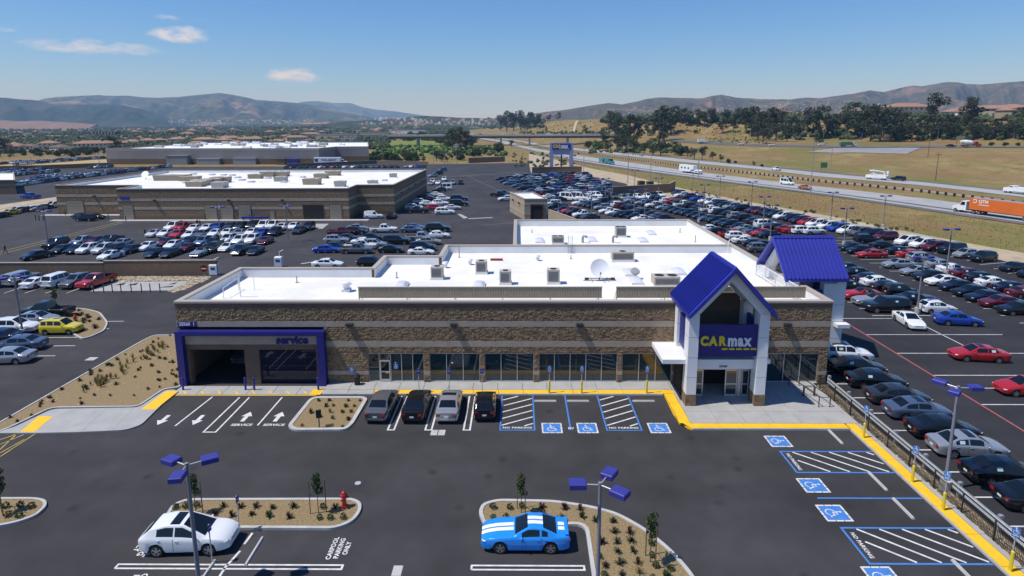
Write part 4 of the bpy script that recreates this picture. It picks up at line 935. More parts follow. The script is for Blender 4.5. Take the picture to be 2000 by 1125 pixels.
b = MB(); b.box(D1 - .5, D1 - .2, -2.29, 2.29, 4.4, 7.0); b.build('sign_board', M['blue_shaded'], sg2)
b = MB(); b.box(.05, D1 + .1, -2.25, 2.25, 3.5, 3.85); b.box(D1 - .9, D1 + .3, -3.9, -3.13, 3.5, 3.85); b.build('canopy', M['white_panel'], sg2)
b = MB(); b.extr([(-.22 * 0 + D0 - .95, -.22, 11.62), (D0 - .95, 0, 11.84), (D0 - .95, .22, 11.62)], (D1 - D0 + .85, 0, 0)); b.build('ridge_cap', M['blue'], sg2)
# ---- roof screens behind the front parapet
for x0, x1, w in ((-14.7, 7.7, 0), (8.95, 26.3, 1)):
    sc = ppart('roof_screen', (x0, 53.5, ZR)); b = MB(); n = int((x1 - x0) / .15)
    for k in range(n):
        xa = k * .15; b.add([(xa, 0, .62), (xa + .05, -.04, .62), (xa + .1, -.04, .62), (xa + .15, 0, .62), (xa, 0, 1.58), (xa + .05, -.04, 1.58), (xa + .1, -.04, 1.58), (xa + .15, 0, 1.58)], [(0, 1, 5, 4), (1, 2, 6, 5), (2, 3, 7, 6)])
    b.box(0, n * .15, .005, .04, .62, 1.58); b.build('screen_sheet', M['screen'], sc)
    b = MB(); b.box(-.03, n * .15 + .03, -.08, .08, 1.585, 1.64); b.box(-.03, n * .15 + .03, -.06, .06, .56, .615); b.build('screen_rail', M['coping'], sc)
    for k in range(int((x1 - x0) / 4.4) + 1):
        b = MB(); b.box(k * 4.4 + .02, k * 4.4 + .10, .05, .13, 0, 1.58); b.cyl((k * 4.4 + .06, .13, 1.4), (k * 4.4 + .06, 1.2, .05), .03, n=5); b.build('screen_post', M['coping'], sc)
# guard rail at the right parapet
gr = ppart('roof_guard', (25.75, 57.5, ZR)); b = MB()
for z in (.35, 1.45): b.box(-.03, .03, -3.4, 6.4, z, z + .07)
for k in range(41): b.box(-.018, .018, -3.4 + k * .245 - .018, -3.4 + k * .245 + .018, .42, 1.45)
b.build('guard_pickets', M['white_panel'], gr); b = MB()
for k in range(5): b.box(-.05, .05, -3.4 + 2.45 * k - .04, -3.4 + 2.45 * k + .04, 0, 1.6)
b.build('guard_posts', M['white_panel'], gr)
# ladder over the dividing parapet
ld = ppart('roof_ladder', (6.6, 75.25, ZR)); b = MB()
for s in (-.25, .25): b.cyl((s, 0, 0), (s, 0, 2.3), .025, n=6)
for k in range(8): b.cyl((-.25, 0, .25 + .27 * k), (.25, 0, .25 + .27 * k), .018, n=5)
b.build('ladder_rails', M['grey_metal'], ld)

# ------------------------------------------------------------------ equipment standing on the roof
def RG(px, py): return G(px, py, ZR)
def ac_unit(px, py, w, d, h, label, fans=1, m='beige_metal'):
    p = RG(px, py); r = empty('air_conditioner', (p.x, p.y + d / 2, ZR), 0, label, 'air conditioner', 'roof air conditioners')
    b = MB(); b.box(-w / 2 - .08, w / 2 + .08, -d / 2 - .08, d / 2 + .08, 0, .22); b.build('roof_curb', M['liner'], r)
    b = MB(); b.bevbox(-w / 2, w / 2, -d / 2, d / 2, .225, h, .02); b.box(-w / 2 - .02, w / 2 + .02, -d / 2 - .02, d / 2 + .02, h, h + .04); b.build('casing', M[m], r)
    b = MB(); b.box(-w / 2 + .12, w / 2 - .12, -d / 2 - .012, -d / 2 - .002, .34, h - .14)
    g = b.build('coil_grille', M['pale_grey' if h < .1 else 'grey_metal'], r); b = MB()
    for k in range(int((w - .24) / .07)): b.box(-w / 2 + .13 + .07 * k, -w / 2 + .16 + .07 * k, -d / 2 - .022, -d / 2 - .0125, .36, h - .16)
    b.build('grille_bars', M['dark'], g)
    for f in range(fans):
        fx = 0 if fans == 1 else -w / 4 + f * w / 2; b = MB(); b.cyl((fx, 0, h + .04), (fx, 0, h + .09), min(w, d) * .3, n=16); b.build('fan_grille', M['dark'], r)
    for s in (-1, 1):
        b = MB(); b.box(s * (w / 2 + .012) - .01, s * (w / 2 + .012) + .01, -d / 2 + .1, d / 2 - .1, .34, h - .12); b.build('side_panel', M['beige_metal'], r)
    return r
for px, py, w, d, h, fans, lab in ((853, 547, 1.25, 1.1, 1.35, 1, 'beige roof air conditioner nearest the left parapet step'), (940, 536, 1.2, 1.1, 1.4, 1, 'beige roof air conditioner beside the red roll'), (987, 557, 1.15, 1.0, 1.4, 1, 'beige roof air conditioner just behind the long tan screen'),
                                   (1081, 556, 1.25, 1.1, 1.5, 1, 'beige roof air conditioner left of the satellite dish'), (1217, 512, 2.6, 1.3, 1.15, 1, 'wide tan roof air conditioner below the dividing parapet'), (1090, 478, 1.6, 1.3, 1.05, 2, 'roof air conditioner with two fans at rear left'),
                                   (1213, 464, 1.5, 1.3, 1.45, 2, 'tall roof air conditioner in the middle of the rear roof'), (1303, 562, 2.6, 1.6, 1.05, 2, 'low roof air conditioner with two fans by the entrance gable')):
    ac_unit(px, py, w, d, h, lab, fans)
def skylight(px, py, label, w=1.25, d=2.3):
    p = RG(px, py); r = empty('skylight', (p.x, p.y, ZR), 0, label, 'skylight', 'roof skylights'); b = MB(); b.box(-w / 2, w / 2, -d / 2, d / 2, 0, .22); b.build('roof_curb', M['liner'], r)
    n, k = 8, 8; vs = []; fs = []; b = MB()
    for j in range(k + 1):
        for i in range(n + 1):
            u, v = i / n * 2 - 1, j / k * 2 - 1; vs.append((u * w / 2 * .96, v * d / 2 * .96, .225 + .30 * (1 - u ** 4) * (1 - v ** 4)))
    for j in range(k):
        for i in range(n): fs.append((j * (n + 1) + i, j * (n + 1) + i + 1, (j + 1) * (n + 1) + i + 1, (j + 1) * (n + 1) + i))
    b.add(vs, fs, 0, True); b.build('dome', M['skylight'], r)
for px, py, w in ((1054, 472, 'at the left end of the rear roof'), (1156, 470, 'beside a pipe hood in the middle of the rear roof'), (1255, 471, 'in front on the right half of the rear roof'), (1271, 457, 'behind on the right half of the rear roof'), (1229, 535, 'right of the satellite dish'), (1325, 533, 'nearest the entrance gable'), (1242, 551, 'just behind the gap in the tan screens'), (784, 560, 'behind the left end of the tan screen'), (935, 560, 'behind the middle of the tan screen')):
    skylight(px, py, 'white domed skylight ' + w)
p = RG(677, 569); r = empty('roof_exhaust', (p.x, p.y, ZR), 0, 'white round exhaust fan on the left part of the roof', 'roof fan'); b = MB(); b.box(-.4, .4, -.4, .4, 0, .3); b.build('roof_curb', M['liner'], r); b = MB(); b.cyl((0, 0, .3), (0, 0, .7), .32, n=14); b.cyl((0, 0, .7), (0, 0, .86), .52, n=16); b.cyl((0, 0, .9), (0, 0, 1.0), .42, .2, n=14); b.build('fan_hood', M['white_panel'], r)
for px, py, w in ((918, 517, 'beside the red roll'), (1050, 509, 'left of the roof ladder'), (870, 523, 'behind the leftmost air conditioner')):
    p = RG(px, py); r = MB(); r.cyl((0, 0, 0), (0, 0, .5), .22, n=12); r.cyl((0, 0, .5), (0, 0, .7), .36, .28, n=14); tag(r.build('roof_vent', M['white_panel'], None, (p.x, p.y, ZR)), 'small white roof vent ' + w, 'roof vent', 'small roof vents')
for px, py, h, w in ((580, 552, .7, 'in the middle of the left roof'), (775, 543, .7, 'by the first step of the parapet'), (897, 503, 1.7, 'at the rear parapet near the second step'), (1039, 454, .5, 'at the left end of the rear roof'), (1115, 506, .5, 'beside the roof ladder'), (1328, 454, .7, 'at the right end of the rear roof'), (1358, 473, 1.0, 'at the right front of the rear roof')):
    p = RG(px, py); b = MB(); b.cyl((0, 0, 0), (0, 0, h), .06, n=8); b.cyl((0, 0, 0), (0, 0, .06), .16, n=8); tag(b.build('vent_pipe', M['grey_metal'], None, (p.x, p.y, ZR)), 'thin grey vent pipe ' + w, 'pipe', 'roof vent pipes')
for px, py, w in ((1138, 474, 'in the middle of the rear roof'), (1197, 474, 'beside the tall rear air conditioner')):
    p = RG(px, py); b = MB(); b.tube([(0, 0, 0), (0, 0, .75), (.15, -.1, .95), (.42, -.25, .95), (.55, -.3, .75)], .17, 10); tag(b.build('gooseneck_vent', M['grey_metal'], None, (p.x, p.y, ZR)), 'grey gooseneck pipe hood ' + w, 'roof vent', 'gooseneck vents')
r = empty('gas_pipes', (0, 0, 0), 0, 'thin white pipe frame on the left corner of the roof', 'pipes')
a, b_, c_ = RG(437, 583), RG(466, 566), RG(470, 580); b = MB()
b.tube([a, a + Vector((0, 0, 1.0)), b_ + Vector((0, 0, 1.2)), b_], .035); b.build('pipe_loop', M['white_panel'], r); b = MB(); b.tube([c_ + Vector((1.6, 0, .05)), c_ + Vector((0, 0, .05)), c_ + Vector((0, 0, 2.2))], .05); b.tube([RG(497, 566), RG(497, 566) + Vector((0, 0, 1.5))], .03); b.build('standpipe', M['white_panel'], r)
p = RG(970, 509); b = MB(); b.cyl((-.75, 0, .14), (.75, 0, .14), .14, n=12); tag(b.build('membrane_roll', M['p_red'], None, (p.x, p.y, ZR)), 'small red roll lying on the white roof by the rear parapet', 'roll')
# satellite dish on a ballast frame
p = RG(1171, 548); r = empty('satellite_dish', (p.x, p.y, ZR), 0, 'large pale satellite dish on a steel ballast frame on the roof', 'satellite dish')
b = MB(); nn, kk = 24, 6; vs = []; fs = []
ax = Vector((.0, -.95, .34)).normalized(); e1 = ax.cross(Vector((0, 0, 1))).normalized(); e2 = e1.cross(ax); R_ = .98
for j in range(kk + 1):
    for i in range(nn):
        a = 2 * math.pi * i / nn; q = R_ * j / kk; vs.append(e1 * q * math.cos(a) + e2 * q * math.sin(a) + ax * (q * q * .20) + Vector((0, .25, 1.28)))
for j in range(kk):
    for i in range(nn): fs.append((j * nn + i, j * nn + (i + 1) % nn, (j + 1) * nn + (i + 1) % nn, (j + 1) * nn + i))
b.add(vs, fs, 0, True); b.build('reflector', M['white_panel'], r)
b = MB(); b.cyl((0, .3, 0), (0, .3, 1.3), .06, n=8); b.cyl((0, .3, .5), (0, -.9, .95), .03, n=6); b.cyl((0, -.9, .95), (0, -.75, 1.05), .07, n=8); b.build('feed_arm', M['dark'], r)
b = MB(); b.box(-1.7, 1.7, -.06, .0, .02, .1); b.box(-1.3, 1.3, .7, .76, .02, .1); b.box(-.9, -.84, -.6, .8, .10, .16); b.box(.84, .9, -.6, .8, .1, .16); b.build('ballast_frame', M['grey_metal'], r)
for x in (-1.55, 1.2): b = MB(); b.box(x, x + .4, -.1, .15, .1, .3); b.build('ballast_block', M['dark'], r)
p = RG(1240, 545); r = empty('small_dish', (p.x, p.y, ZR), 0, 'small grey mesh dish on a short mast between two skylights', 'satellite dish'); b = MB(); b.cyl((0, 0, 0), (0, 0, .8), .04, n=6); b.build('mast', M['grey_metal'], r); b = MB(); b.cyl((0, 0, .85), (0, -.08, .95), .5, .42, n=16); b.build('reflector', M['grey_metal'], r)
p = G(1430, 480, 7.68); b = MB(); b.tube([(-.1, -.2, -1.0), (-.1, -.2, .6), (.15, 0, .9), (.6, .1, 1.0)], .05); tag(b.build('roof_light_arm', M['white_panel'], None, (26.6, 75.2, 7.5)), 'bent white pipe at the right end of the dividing parapet', 'pipe')
# ------------------------------------------------------------------ cars
def pl(pts, x):
    """smooth polyline value (monotone cubic-ish)"""
    if x <= pts[0][0]: return pts[0][1]
    for (x0, y0), (x1, y1) in zip(pts, pts[1:]):
        if x <= x1:
            t = (x - x0) / (x1 - x0); return y0 + (y1 - y0) * t
    return pts[-1][1]
# x from the rear bumper (0) to the front bumper (L).  top: deck / belt / bonnet height; gh: greenhouse outline rear to front; win: side windows
KIND = {
 'sedan':  dict(L=4.80, W=1.83, zb=.20, top=[(0, .92), (.25, .99), (.8, 1.0), (1.3, .98), (3.3, .93), (3.6, .95), (4.3, .82), (4.7, .70), (4.8, .62)], gh=[(.62, 1.0), (1.35, 1.37), (2.1, 1.455), (2.75, 1.43), (3.62, .95)], win=[(1.12, 1.95), (2.03, 2.95)], wh=(1.02, 3.82, .325), tum=.34),
 'coupe':  dict(L=4.62, W=1.80, zb=.18, top=[(0, .86), (.2, .95), (.7, .97), (1.3, .95), (3.1, .90), (3.4, .92), (4.1, .79), (4.5, .66), (4.62, .58)], gh=[(.55, .96), (1.35, 1.30), (1.95, 1.375), (2.45, 1.36), (3.35, .92)], win=[(1.05, 1.75), (1.85, 2.75)], wh=(.98, 3.66, .33), tum=.36),
 'muscle': dict(L=4.78, W=1.88, zb=.19, top=[(0, .92), (.2, 1.02), (.62, 1.03), (1.1, 1.0), (2.7, .95), (3.0, 1.0), (3.9, .95), (4.5, .84), (4.78, .72)], gh=[(.58, 1.03), (1.42, 1.37), (1.95, 1.41), (2.25, 1.39), (3.02, 1.0)], win=[(1.18, 1.5), (1.62, 2.58)], wh=(1.02, 3.76, .36), tum=.36),
 'convertible': dict(L=4.78, W=1.88, zb=.19, top=[(0, .92), (.2, 1.01), (.62, 1.02), (1.1, 1.0), (2.7, .95), (3.0, 1.0), (3.9, .95), (4.5, .84), (4.78, .72)], gh=[(.78, 1.02), (1.35, 1.36), (1.95, 1.40), (2.25, 1.38), (3.02, 1.0)], win=[(1.62, 2.58)], wh=(1.02, 3.76, .36), tum=.36, cloth=True),
 'suv':    dict(L=4.72, W=1.88, zb=.25, top=[(0, 1.05), (.2, 1.10), (1.2, 1.08), (3.3, 1.02), (3.5, 1.05), (4.2, .98), (4.6, .84), (4.72, .72)], gh=[(.10, 1.10), (.52, 1.58), (1.3, 1.69), (2.55, 1.675), (3.55, 1.05)], win=[(.55, 1.12), (1.2, 2.02), (2.1, 2.9)], wh=(.95, 3.74, .365), tum=.30),
 'big_suv': dict(L=5.35, W=1.99, zb=.30, top=[(0, 1.12), (.2, 1.18), (1.2, 1.17), (3.7, 1.12), (3.9, 1.15), (4.9, 1.08), (5.25, .98), (5.35, .8)], gh=[(.08, 1.18), (.30, 1.76), (1.2, 1.86), (3.1, 1.84), (3.92, 1.15)], win=[(.40, 1.35), (1.45, 2.35), (2.45, 3.3)], wh=(1.15, 4.3, .40), tum=.24),
 'hatch':  dict(L=4.15, W=1.76, zb=.20, top=[(0, .98), (.2, 1.02), (1.0, .99), (2.8, .93), (3.05, .96), (3.7, .84), (4.05, .70), (4.15, .62)], gh=[(.12, 1.02), (.55, 1.38), (1.25, 1.49), (2.2, 1.46), (3.15, .95)], win=[(.62, 1.08), (1.16, 1.78), (1.86, 2.6)], wh=(.75, 3.32, .315), tum=.32),
 'minivan': dict(L=5.10, W=1.98, zb=.23, top=[(0, 1.08), (.2, 1.12), (1.2, 1.08), (3.7, 1.0), (4.1, 1.03), (4.6, .95), (5.0, .78), (5.1, .68)], gh=[(.10, 1.12), (.40, 1.62), (1.3, 1.745), (3.0, 1.72), (4.2, 1.03)], win=[(.5, 1.55), (1.66, 2.6), (2.7, 3.45)], wh=(1.05, 4.08, .345), tum=.26),
 'boxy':   dict(L=3.95, W=1.69, zb=.24, top=[(0, 1.05), (.15, 1.08), (1.0, 1.08), (2.7, 1.03), (2.95, 1.05), (3.6, .96), (3.88, .85), (3.95, .7)], gh=[(.06, 1.08), (.20, 1.58), (.9, 1.66), (2.25, 1.645), (3.0, 1.05)], win=[(.28, .85), (.98, 1.62), (1.72, 2.45)], wh=(.72, 3.22, .32), tum=.16),
 'van':    dict(L=4.60, W=1.80, zb=.24, top=[(0, 1.1), (.2, 1.12), (2.5, 1.05), (3.3, 1.02), (3.55, 1.04), (4.2, .92), (4.5, .75), (4.6, .65)], gh=[(.04, 1.12), (.14, 1.76), (.9, 1.86), (2.7, 1.83), (3.7, 1.03)], win=[(2.3, 3.05)], wh=(.78, 3.70, .33), tum=.14),
 'tall_van': dict(L=5.6, W=2.02, zb=.28, top=[(0, 1.2), (.2, 1.22), (3.6, 1.15), (4.4, 1.15), (4.65, 1.17), (5.2, 1.0), (5.5, .82), (5.6, .7)], gh=[(.04, 1.22), (.12, 2.42), (.9, 2.54), (3.6, 2.5), (4.72, 1.17)], win=[(.6, 1.9), (2.05, 3.2), (3.35, 4.1)], wh=(1.05, 4.6, .36), tum=.10),
 'pickup': dict(L=5.75, W=1.98, zb=.32, top=[(0, 1.07), (.1, 1.10), (2.0, 1.10), (2.2, 1.12), (4.2, 1.10), (4.35, 1.13), (5.3, 1.06), (5.68, .95), (5.75, .8)], gh=[(2.12, 1.10), (2.28, 1.72), (2.7, 1.84), (3.5, 1.82), (4.4, 1.12)], win=[(2.42, 3.02), (3.1, 3.85)], wh=(1.25, 4.75, .395), tum=.22, bed=(.14, 2.05, .62)),
}
LEN = {k: v['L'] for k, v in KIND.items()}
PAINT, GLASS, TRIM, CLOTH = 0, 1, 2, 3
def car_grid(kind, fine=True):
    K = KIND[kind]; L, W, zb = K['L'], K['W'], K['zb']; gh = K['gh']; xr, xf, rw = K['wh']; ra = rw * 1.13
    xs = {0.0, .05, .16, .4, L - .4, L - .2, L - .07, L}
    for g in gh: xs.add(g[0])
    for a, b in K['win']: xs.update((a, b))
    for xw in (xr, xf):
        for a in ((0, 35, 62, 90, 118, 145, 180) if fine else (0, 50, 90, 130, 180)): xs.add(xw + ra * math.cos(RAD(a)))
    if 'bed' in K: xs.update((K['bed'][0], K['bed'][0] + .012, K['bed'][1], K['bed'][1] + .012))
    if 'pano' in K: xs.update(K['pano'])
    for i in range(1, 13 if fine else 8): xs.add(L * i / (13 if fine else 8))
    keep = {g[0] for g in gh} | {v for w in K['win'] for v in w} | {0.0, L} | set(K.get('pano', ())) | ({K['bed'][0], K['bed'][0] + .012, K['bed'][1], K['bed'][1] + .012} if 'bed' in K else set())
    S = []
    for x in sorted(xs):
        if x < 0 or x > L: continue
        if S and x - S[-1] < (.05 if fine else .09) and x not in keep: continue
        if S and S[-1] not in keep and x in keep and x - S[-1] < .05: S[-1] = x; continue
        S.append(x)
    rings = []
    for x in S:
        u = min(1, max(0, (x - (L - .95)) / .95)); v = min(1, max(0, (.7 - x) / .7))
        w = W / 2 * (1 - .20 * u ** 2.4 - .12 * v ** 2.6)
        zt = pl(K['top'], x); ends = max(u ** 6, v ** 6)
        z0 = zb + .10 * max(u ** 3, v ** 3); zg = zt + .012
        gx = pl(gh, x) if gh[0][0] <= x <= gh[-1][0] else zt
        zg = max(zg, gx); z_arch = 0
        for xw in (xr, xf):
            if abs(x - xw) < ra: z_arch = max(z_arch, rw + math.sqrt(ra * ra - (x - xw) ** 2))
        wb = w * .945; wt = wb - K['tum'] * max(0, zg - zt) - .035; c = .045 if zg > zt + .2 else .035
        if 'cargo' in K: pass
        zc = lambda t: z0 + (zt - z0) * t
        R = [(0, z0), (.80 * w, z0), (.965 * w, z0 + .05), (w * (1 - .05 * ends), zc(.38)), (w * .995, zc(.74)), (w * .975, zt - .035), (wb, zt)]
        for t in (.12, .87): R.append((wb + (wt - wb) * t, zt + (zg - zt) * t))
        R += [(wt, zg), (wt * .84, zg + c * .6), (wt * .42, zg + c * .92), (0, zg + c)]
        if z_arch:
            R = [(y, max(z, z_arch + .012 * k)) if k < 6 else (y, z) for k, (y, z) in enumerate(R)]
        if 'bed' in K:
            a, b, fl = K['bed']
            if a < x < b:
                wi = W / 2 - .13; R[8] = (wi + .01, zt + .01); R[9] = (wi, zt); R[10] = (wi - .01, fl); R[11] = (wi * .5, fl); R[12] = (0, fl); R[7] = (wi + .05, zt + .012)
        rings.append(R)
    return S, rings
def car_faces(kind, fine=True):
    """returns vertices, and faces grouped by what they are"""
    K = KIND[kind]; S, rings = car_grid(kind, fine); n = len(rings[0]); V = []; idx = []
    for x, R in zip(S, rings):
        row = []
        for s in (1, -1):
            half = []
            for k, (y, z) in enumerate(R):
                if s == -1 and k in (0, n - 1): half.append(row[0][k]); continue
                V.append((x - K['L'] / 2, s * y, z)); half.append(len(V) - 1)
            row.append(half)
        idx.append(row)
    F = {PAINT: [], GLASS: [], TRIM: [], CLOTH: []}; gh = K['gh']
    for i in range(len(S) - 1):
        xm = (S[i] + S[i + 1]) / 2
        for k in range(n - 1):
            kind_ = PAINT
            if k <= 1: kind_ = TRIM
            zt = pl(K['top'], xm); zg = pl(gh, xm) if gh[0][0] < xm < gh[-1][0] else 0
            if zg > zt + .06:
                if k == 7 and any(a < xm < b for a, b in K['win']) : kind_ = GLASS
                if k in (10, 11) and (xm > gh[-2][0] or (xm < gh[1][0] and 'van' not in kind)): kind_ = GLASS
                if kind == 'van' and k in (10, 11) and xm > gh[-2][0]: kind_ = GLASS
                if K.get('cloth') and k >= 6 and kind_ == PAINT and xm < gh[-2][0]: kind_ = CLOTH
                if K.get('pano') and k in (10, 11) and K['pano'][0] < xm < K['pano'][1]: kind_ = GLASS
            if 'bed' in K and K['bed'][0] <= xm < K['bed'][1] and k >= 9: kind_ = TRIM
            for s in (0, 1):
                a, b, c, d = idx[i][s][k], idx[i + 1][s][k], idx[i + 1][s][k + 1], idx[i][s][k + 1]
                f = (a, b, c, d) if s == 1 else (d, c, b, a)
                f = tuple(f); F[kind_].append(f[::-1])
    for e, rev in ((0, False), (-1, True)):
        loop = idx[e][0] + idx[e][1][1:-1][::-1]
        F[PAINT].append(tuple(loop if rev else loop[::-1]))
    return V, F
def mesh_from(name, V, fs, mats, groups=None):
    used = sorted({i for f in fs for i in f}); mp = {o: k for k, o in enumerate(used)}
    me = bpy.data.meshes.new(name); me.from_pydata([V[i] for i in used], [], [[mp[i] for i in f] for f in fs])
    for m in mats: me.materials.append(m)
    if groups: me.polygons.foreach_set('material_index', groups)
    me.polygons.foreach_set('use_smooth', [True] * len(fs)); me.set_sharp_from_angle(angle=RAD(48)); me.update()
    bm = bmesh.new(); bm.from_mesh(me); bmesh.ops.recalc_face_normals(bm, faces=bm.faces[:]) if len(groups or []) else None; bm.to_mesh(me); bm.free()
    return me
def wheel_mesh(r, w, detail, name='wheel'):
    b = MB(); n = 18 if detail else 12; prof = [(-w / 2, r * .66), (-w / 2, r * .92), (-w * .36, r), (w * .36, r), (w / 2, r * .92), (w / 2, r * .66)]
    for i in range(len(prof) - 1):
        (a, ra), (c, rc) = prof[i], prof[i + 1]
        for k in range(n):
            t0, t1 = 2 * math.pi * k / n, 2 * math.pi * (k + 1) / n
            b.add([(ra * math.sin(t0), a, ra * math.cos(t0)), (ra * math.sin(t1), a, ra * math.cos(t1)), (rc * math.sin(t1), c, rc * math.cos(t1)), (rc * math.sin(t0), c, rc * math.cos(t0))], [(0, 1, 2, 3)], 0, True)
    for s in (-1, 1):
        y = s * (w / 2 - .03); b.add([(r * .68 * math.sin(2 * math.pi * k / n), y, r * .68 * math.cos(2 * math.pi * k / n)) for k in range(n)], [tuple(range(n))], 0)
    return b
def rim_builder(r, w, n=5):
    b = MB()
    for s in (-1, 1):
        y = s * (w / 2 - .012)
        for k in range(n):
            a = 2 * math.pi * k / n; ca, sa = math.cos(a), math.sin(a); q = r * .65
            def P(u, v): return (u * sa + v * ca, y, u * ca - v * sa)
            b.add([P(.02, -r * .10), P(.02, r * .10), P(q, r * .15), P(q, -r * .15)], [(0, 1, 2, 3)])
        m = 16
        for k in range(m):
            t0, t1 = 2 * math.pi * k / m, 2 * math.pi * (k + 1) / m
            b.add([(ra * math.sin(t), y + dy, ra * math.cos(t)) for ra, t, dy in ((r * .60, t0, 0), (r * .60, t1, 0), (r * .70, t1, s * .008), (r * .70, t0, s * .008))], [(0, 1, 2, 3)])
        b.add([(r * .16 * math.sin(2 * math.pi * k / 8), y + s * .006, r * .16 * math.cos(2 * math.pi * k / 8)) for k in range(8)], [tuple(range(8))])
    return b
CACHE = {}
def car_meshes(kind, lod):
    key = (kind, lod)
    if key in CACHE: return CACHE[key]
    K = KIND[kind]; L, W = K['L'], K['W']; V, F = car_faces(kind, lod > 0); out = {}
    pm = M['p_white']
    if lod == 0:                                                     # far copy: one mesh
        fs, gr = [], []
        for g in (PAINT, GLASS, TRIM, CLOTH): fs += F[g]; gr += [g] * len(F[g])
        wb = MB()
        for xw in K['wh'][:2]:
            for s in (-1, 1):
                r = K['wh'][2]; q = W / 2 - .10; wb.cyl((xw - L / 2, s * q - .10, r), (xw - L / 2, s * q + .10, r), r, n=9, m=4); wb.cyl((xw - L / 2, s * (q + .101), r), (xw - L / 2, s * (q + .104), r), r * .62, n=8, m=5)
        xh = L / 2 - .13; zh = pl(K['top'], L - .15) - .09
        for s in (-1, 1):
            wb.ball((xh, s * W * .36, zh), .16, .15, .07, 6, 4, 6); wb.box(-L / 2 - .012, -L / 2 + .10, s * W * .36 - .14, s * W * .36 + .14, pl(K['top'], .1) - .22, pl(K['top'], .1) - .06, 7)
        nv = len(V); VV = V + wb.v; fs = fs + [[i + nv for i in f] for f in wb.f]; gr = gr + wb.m
        out['one'] = mesh_from('car', VV, fs, [pm, M['car_glass'], M['black'], M['cloth_top'], M['tyre'], M['rim'], M['headlight'], M['taillight']], gr)
    else:
        fs, gr = [], []
        for g in (PAINT, TRIM, CLOTH): fs += F[g]; gr += [{PAINT: 0, TRIM: 1, CLOTH: 2}[g]] * len(F[g])
        out['body'] = mesh_from('body', V, fs, [pm, M['black'], M['cloth_top']], gr)
        # glass, as windscreen / rear window / side windows
        gh = K['gh']; sets = {'sunroof': [], 'windscreen': [], 'rear_window': [], 'side_window': [], 'side_window_': []}
        for f in F[GLASS]:
            cx = sum(V[i][0] for i in f) / 4 + L / 2; cy = sum(V[i][1] for i in f) / 4; cz = max(V[i][2] for i in f)
            zr = pl(gh, cx)
            if max(abs(V[i][1]) for i in f) > 0 and abs(abs(V[f[0]][1]) - abs(V[f[2]][1])) < .12 and cz < zr - .0 and (min(abs(V[i][1]) for i in f) > .5): sets['side_window' if cy > 0 else 'side_window_'].append(f)
            elif 'pano' in K and K['pano'][0] < cx < K['pano'][1]: sets['sunroof'].append(f)
            elif cx > L * .42: sets['windscreen'].append(f)
            else: sets['rear_window'].append(f)
        for k, q in sets.items():
            if q: out[k] = mesh_from(k.rstrip('_'), V, q, [M['car_glass']])
        r = K['wh'][2]; ww = .215
        wb = wheel_mesh(r, ww, lod > 1)
        if lod > 1:
            out['wheel'] = wb.mesh('wheel', [M['tyre']]); out['rim'] = rim_builder(r, ww).mesh('rim', [M['rim']])
        else:
            rb = rim_builder(r, ww); wb.add(rb.v, rb.f, 1); out['wheel'] = wb.mesh('wheel', [M['tyre'], M['rim']])
        b = MB(); b.ball((0, 0, 0), .20, .17, .075, 10, 6); out['headlight'] = b.mesh('headlight', [M['headlight']])
        b = MB(); b.bevbox(-.09, .05, -.15, .15, -.085, .085, .02); out['taillight'] = b.mesh('taillight', [M['taillight']])
        if K.get('L') == 4.78:
            b = MB()
            for k in range(3): b.bevbox(-.09, .02, -.17 + .12 * k, -.07 + .12 * k, -.08, .08, .01)
            out['taillight'] = b.mesh('taillight', [M['taillight']])
        b = MB(); b.box(-.03, .012, -W * .22, W * .22, -.08, .07)
        for k in range(3): b.box(.0125, .02, -W * .21, W * .21, -.06 + k * .045, -.045 + k * .045, 1)
        out['grille'] = b.mesh('grille', [M['black'], M['chrome']])
        b = MB(); b.ball((0, 0, 0), .075, .10, .065, 8, 5); out['mirror'] = b.mesh('mirror', [pm])
        b = MB(); b.box(-.01, .01, -.16, .16, -.06, .06); out['plate'] = b.mesh('licence_plate', [M['plate']])
        b = MB(); b.bevbox(-.03, .03, -W * .37, W * .37, -.08, .06, .02); out['bumper'] = b.mesh('bumper', [pm]); b = MB(); b.box(-.006, .006, -W * .36, W * .36, -.006, .006); out['seam'] = b.mesh('boot_seam', [M['black']])
        if lod > 1:
            wn_ = K['win']; xsn = [(p[1] + q[0]) / 2 for p, q in zip(wn_, wn_[1:])] + [wn_[-1][1] + .18, wn_[0][0] + .1]
            if 1:
                b = MB(); S, R = car_grid(kind, True)
                for x in xsn:
                    i = min(range(len(S)), key=lambda q: abs(S[q] - x)); ring = R[i]; x = S[i]
                    if any(abs(x - xw) < r * 1.13 for xw in K['wh'][:2]): continue
                    for s in (-1, 1):
                        for k in (2, 3, 4, 5):
                            (y0, z0), (y1, z1) = ring[k], ring[k + 1]; e = .006
                            b.quad((x - L / 2 - .008, s * (y0 + e), z0), (x - L / 2 + .008, s * (y0 + e), z0), (x - L / 2 + .008, s * (y1 + e), z1), (x - L / 2 - .008, s * (y1 + e), z1))
                out['door_seam'] = b.mesh('door_seam', [M['black']])
            b = MB(); b.bevbox(-.09, .09, -.015, .015, -.018, .018, .006); out['handle'] = b.mesh('door_handle', [pm])
    CACHE[key] = out
    return out
def paint_obj(o, m):
    if o.material_slots:
        o.material_slots[0].link = 'OBJECT'; o.material_slots[0].material = m
PROTO = {}
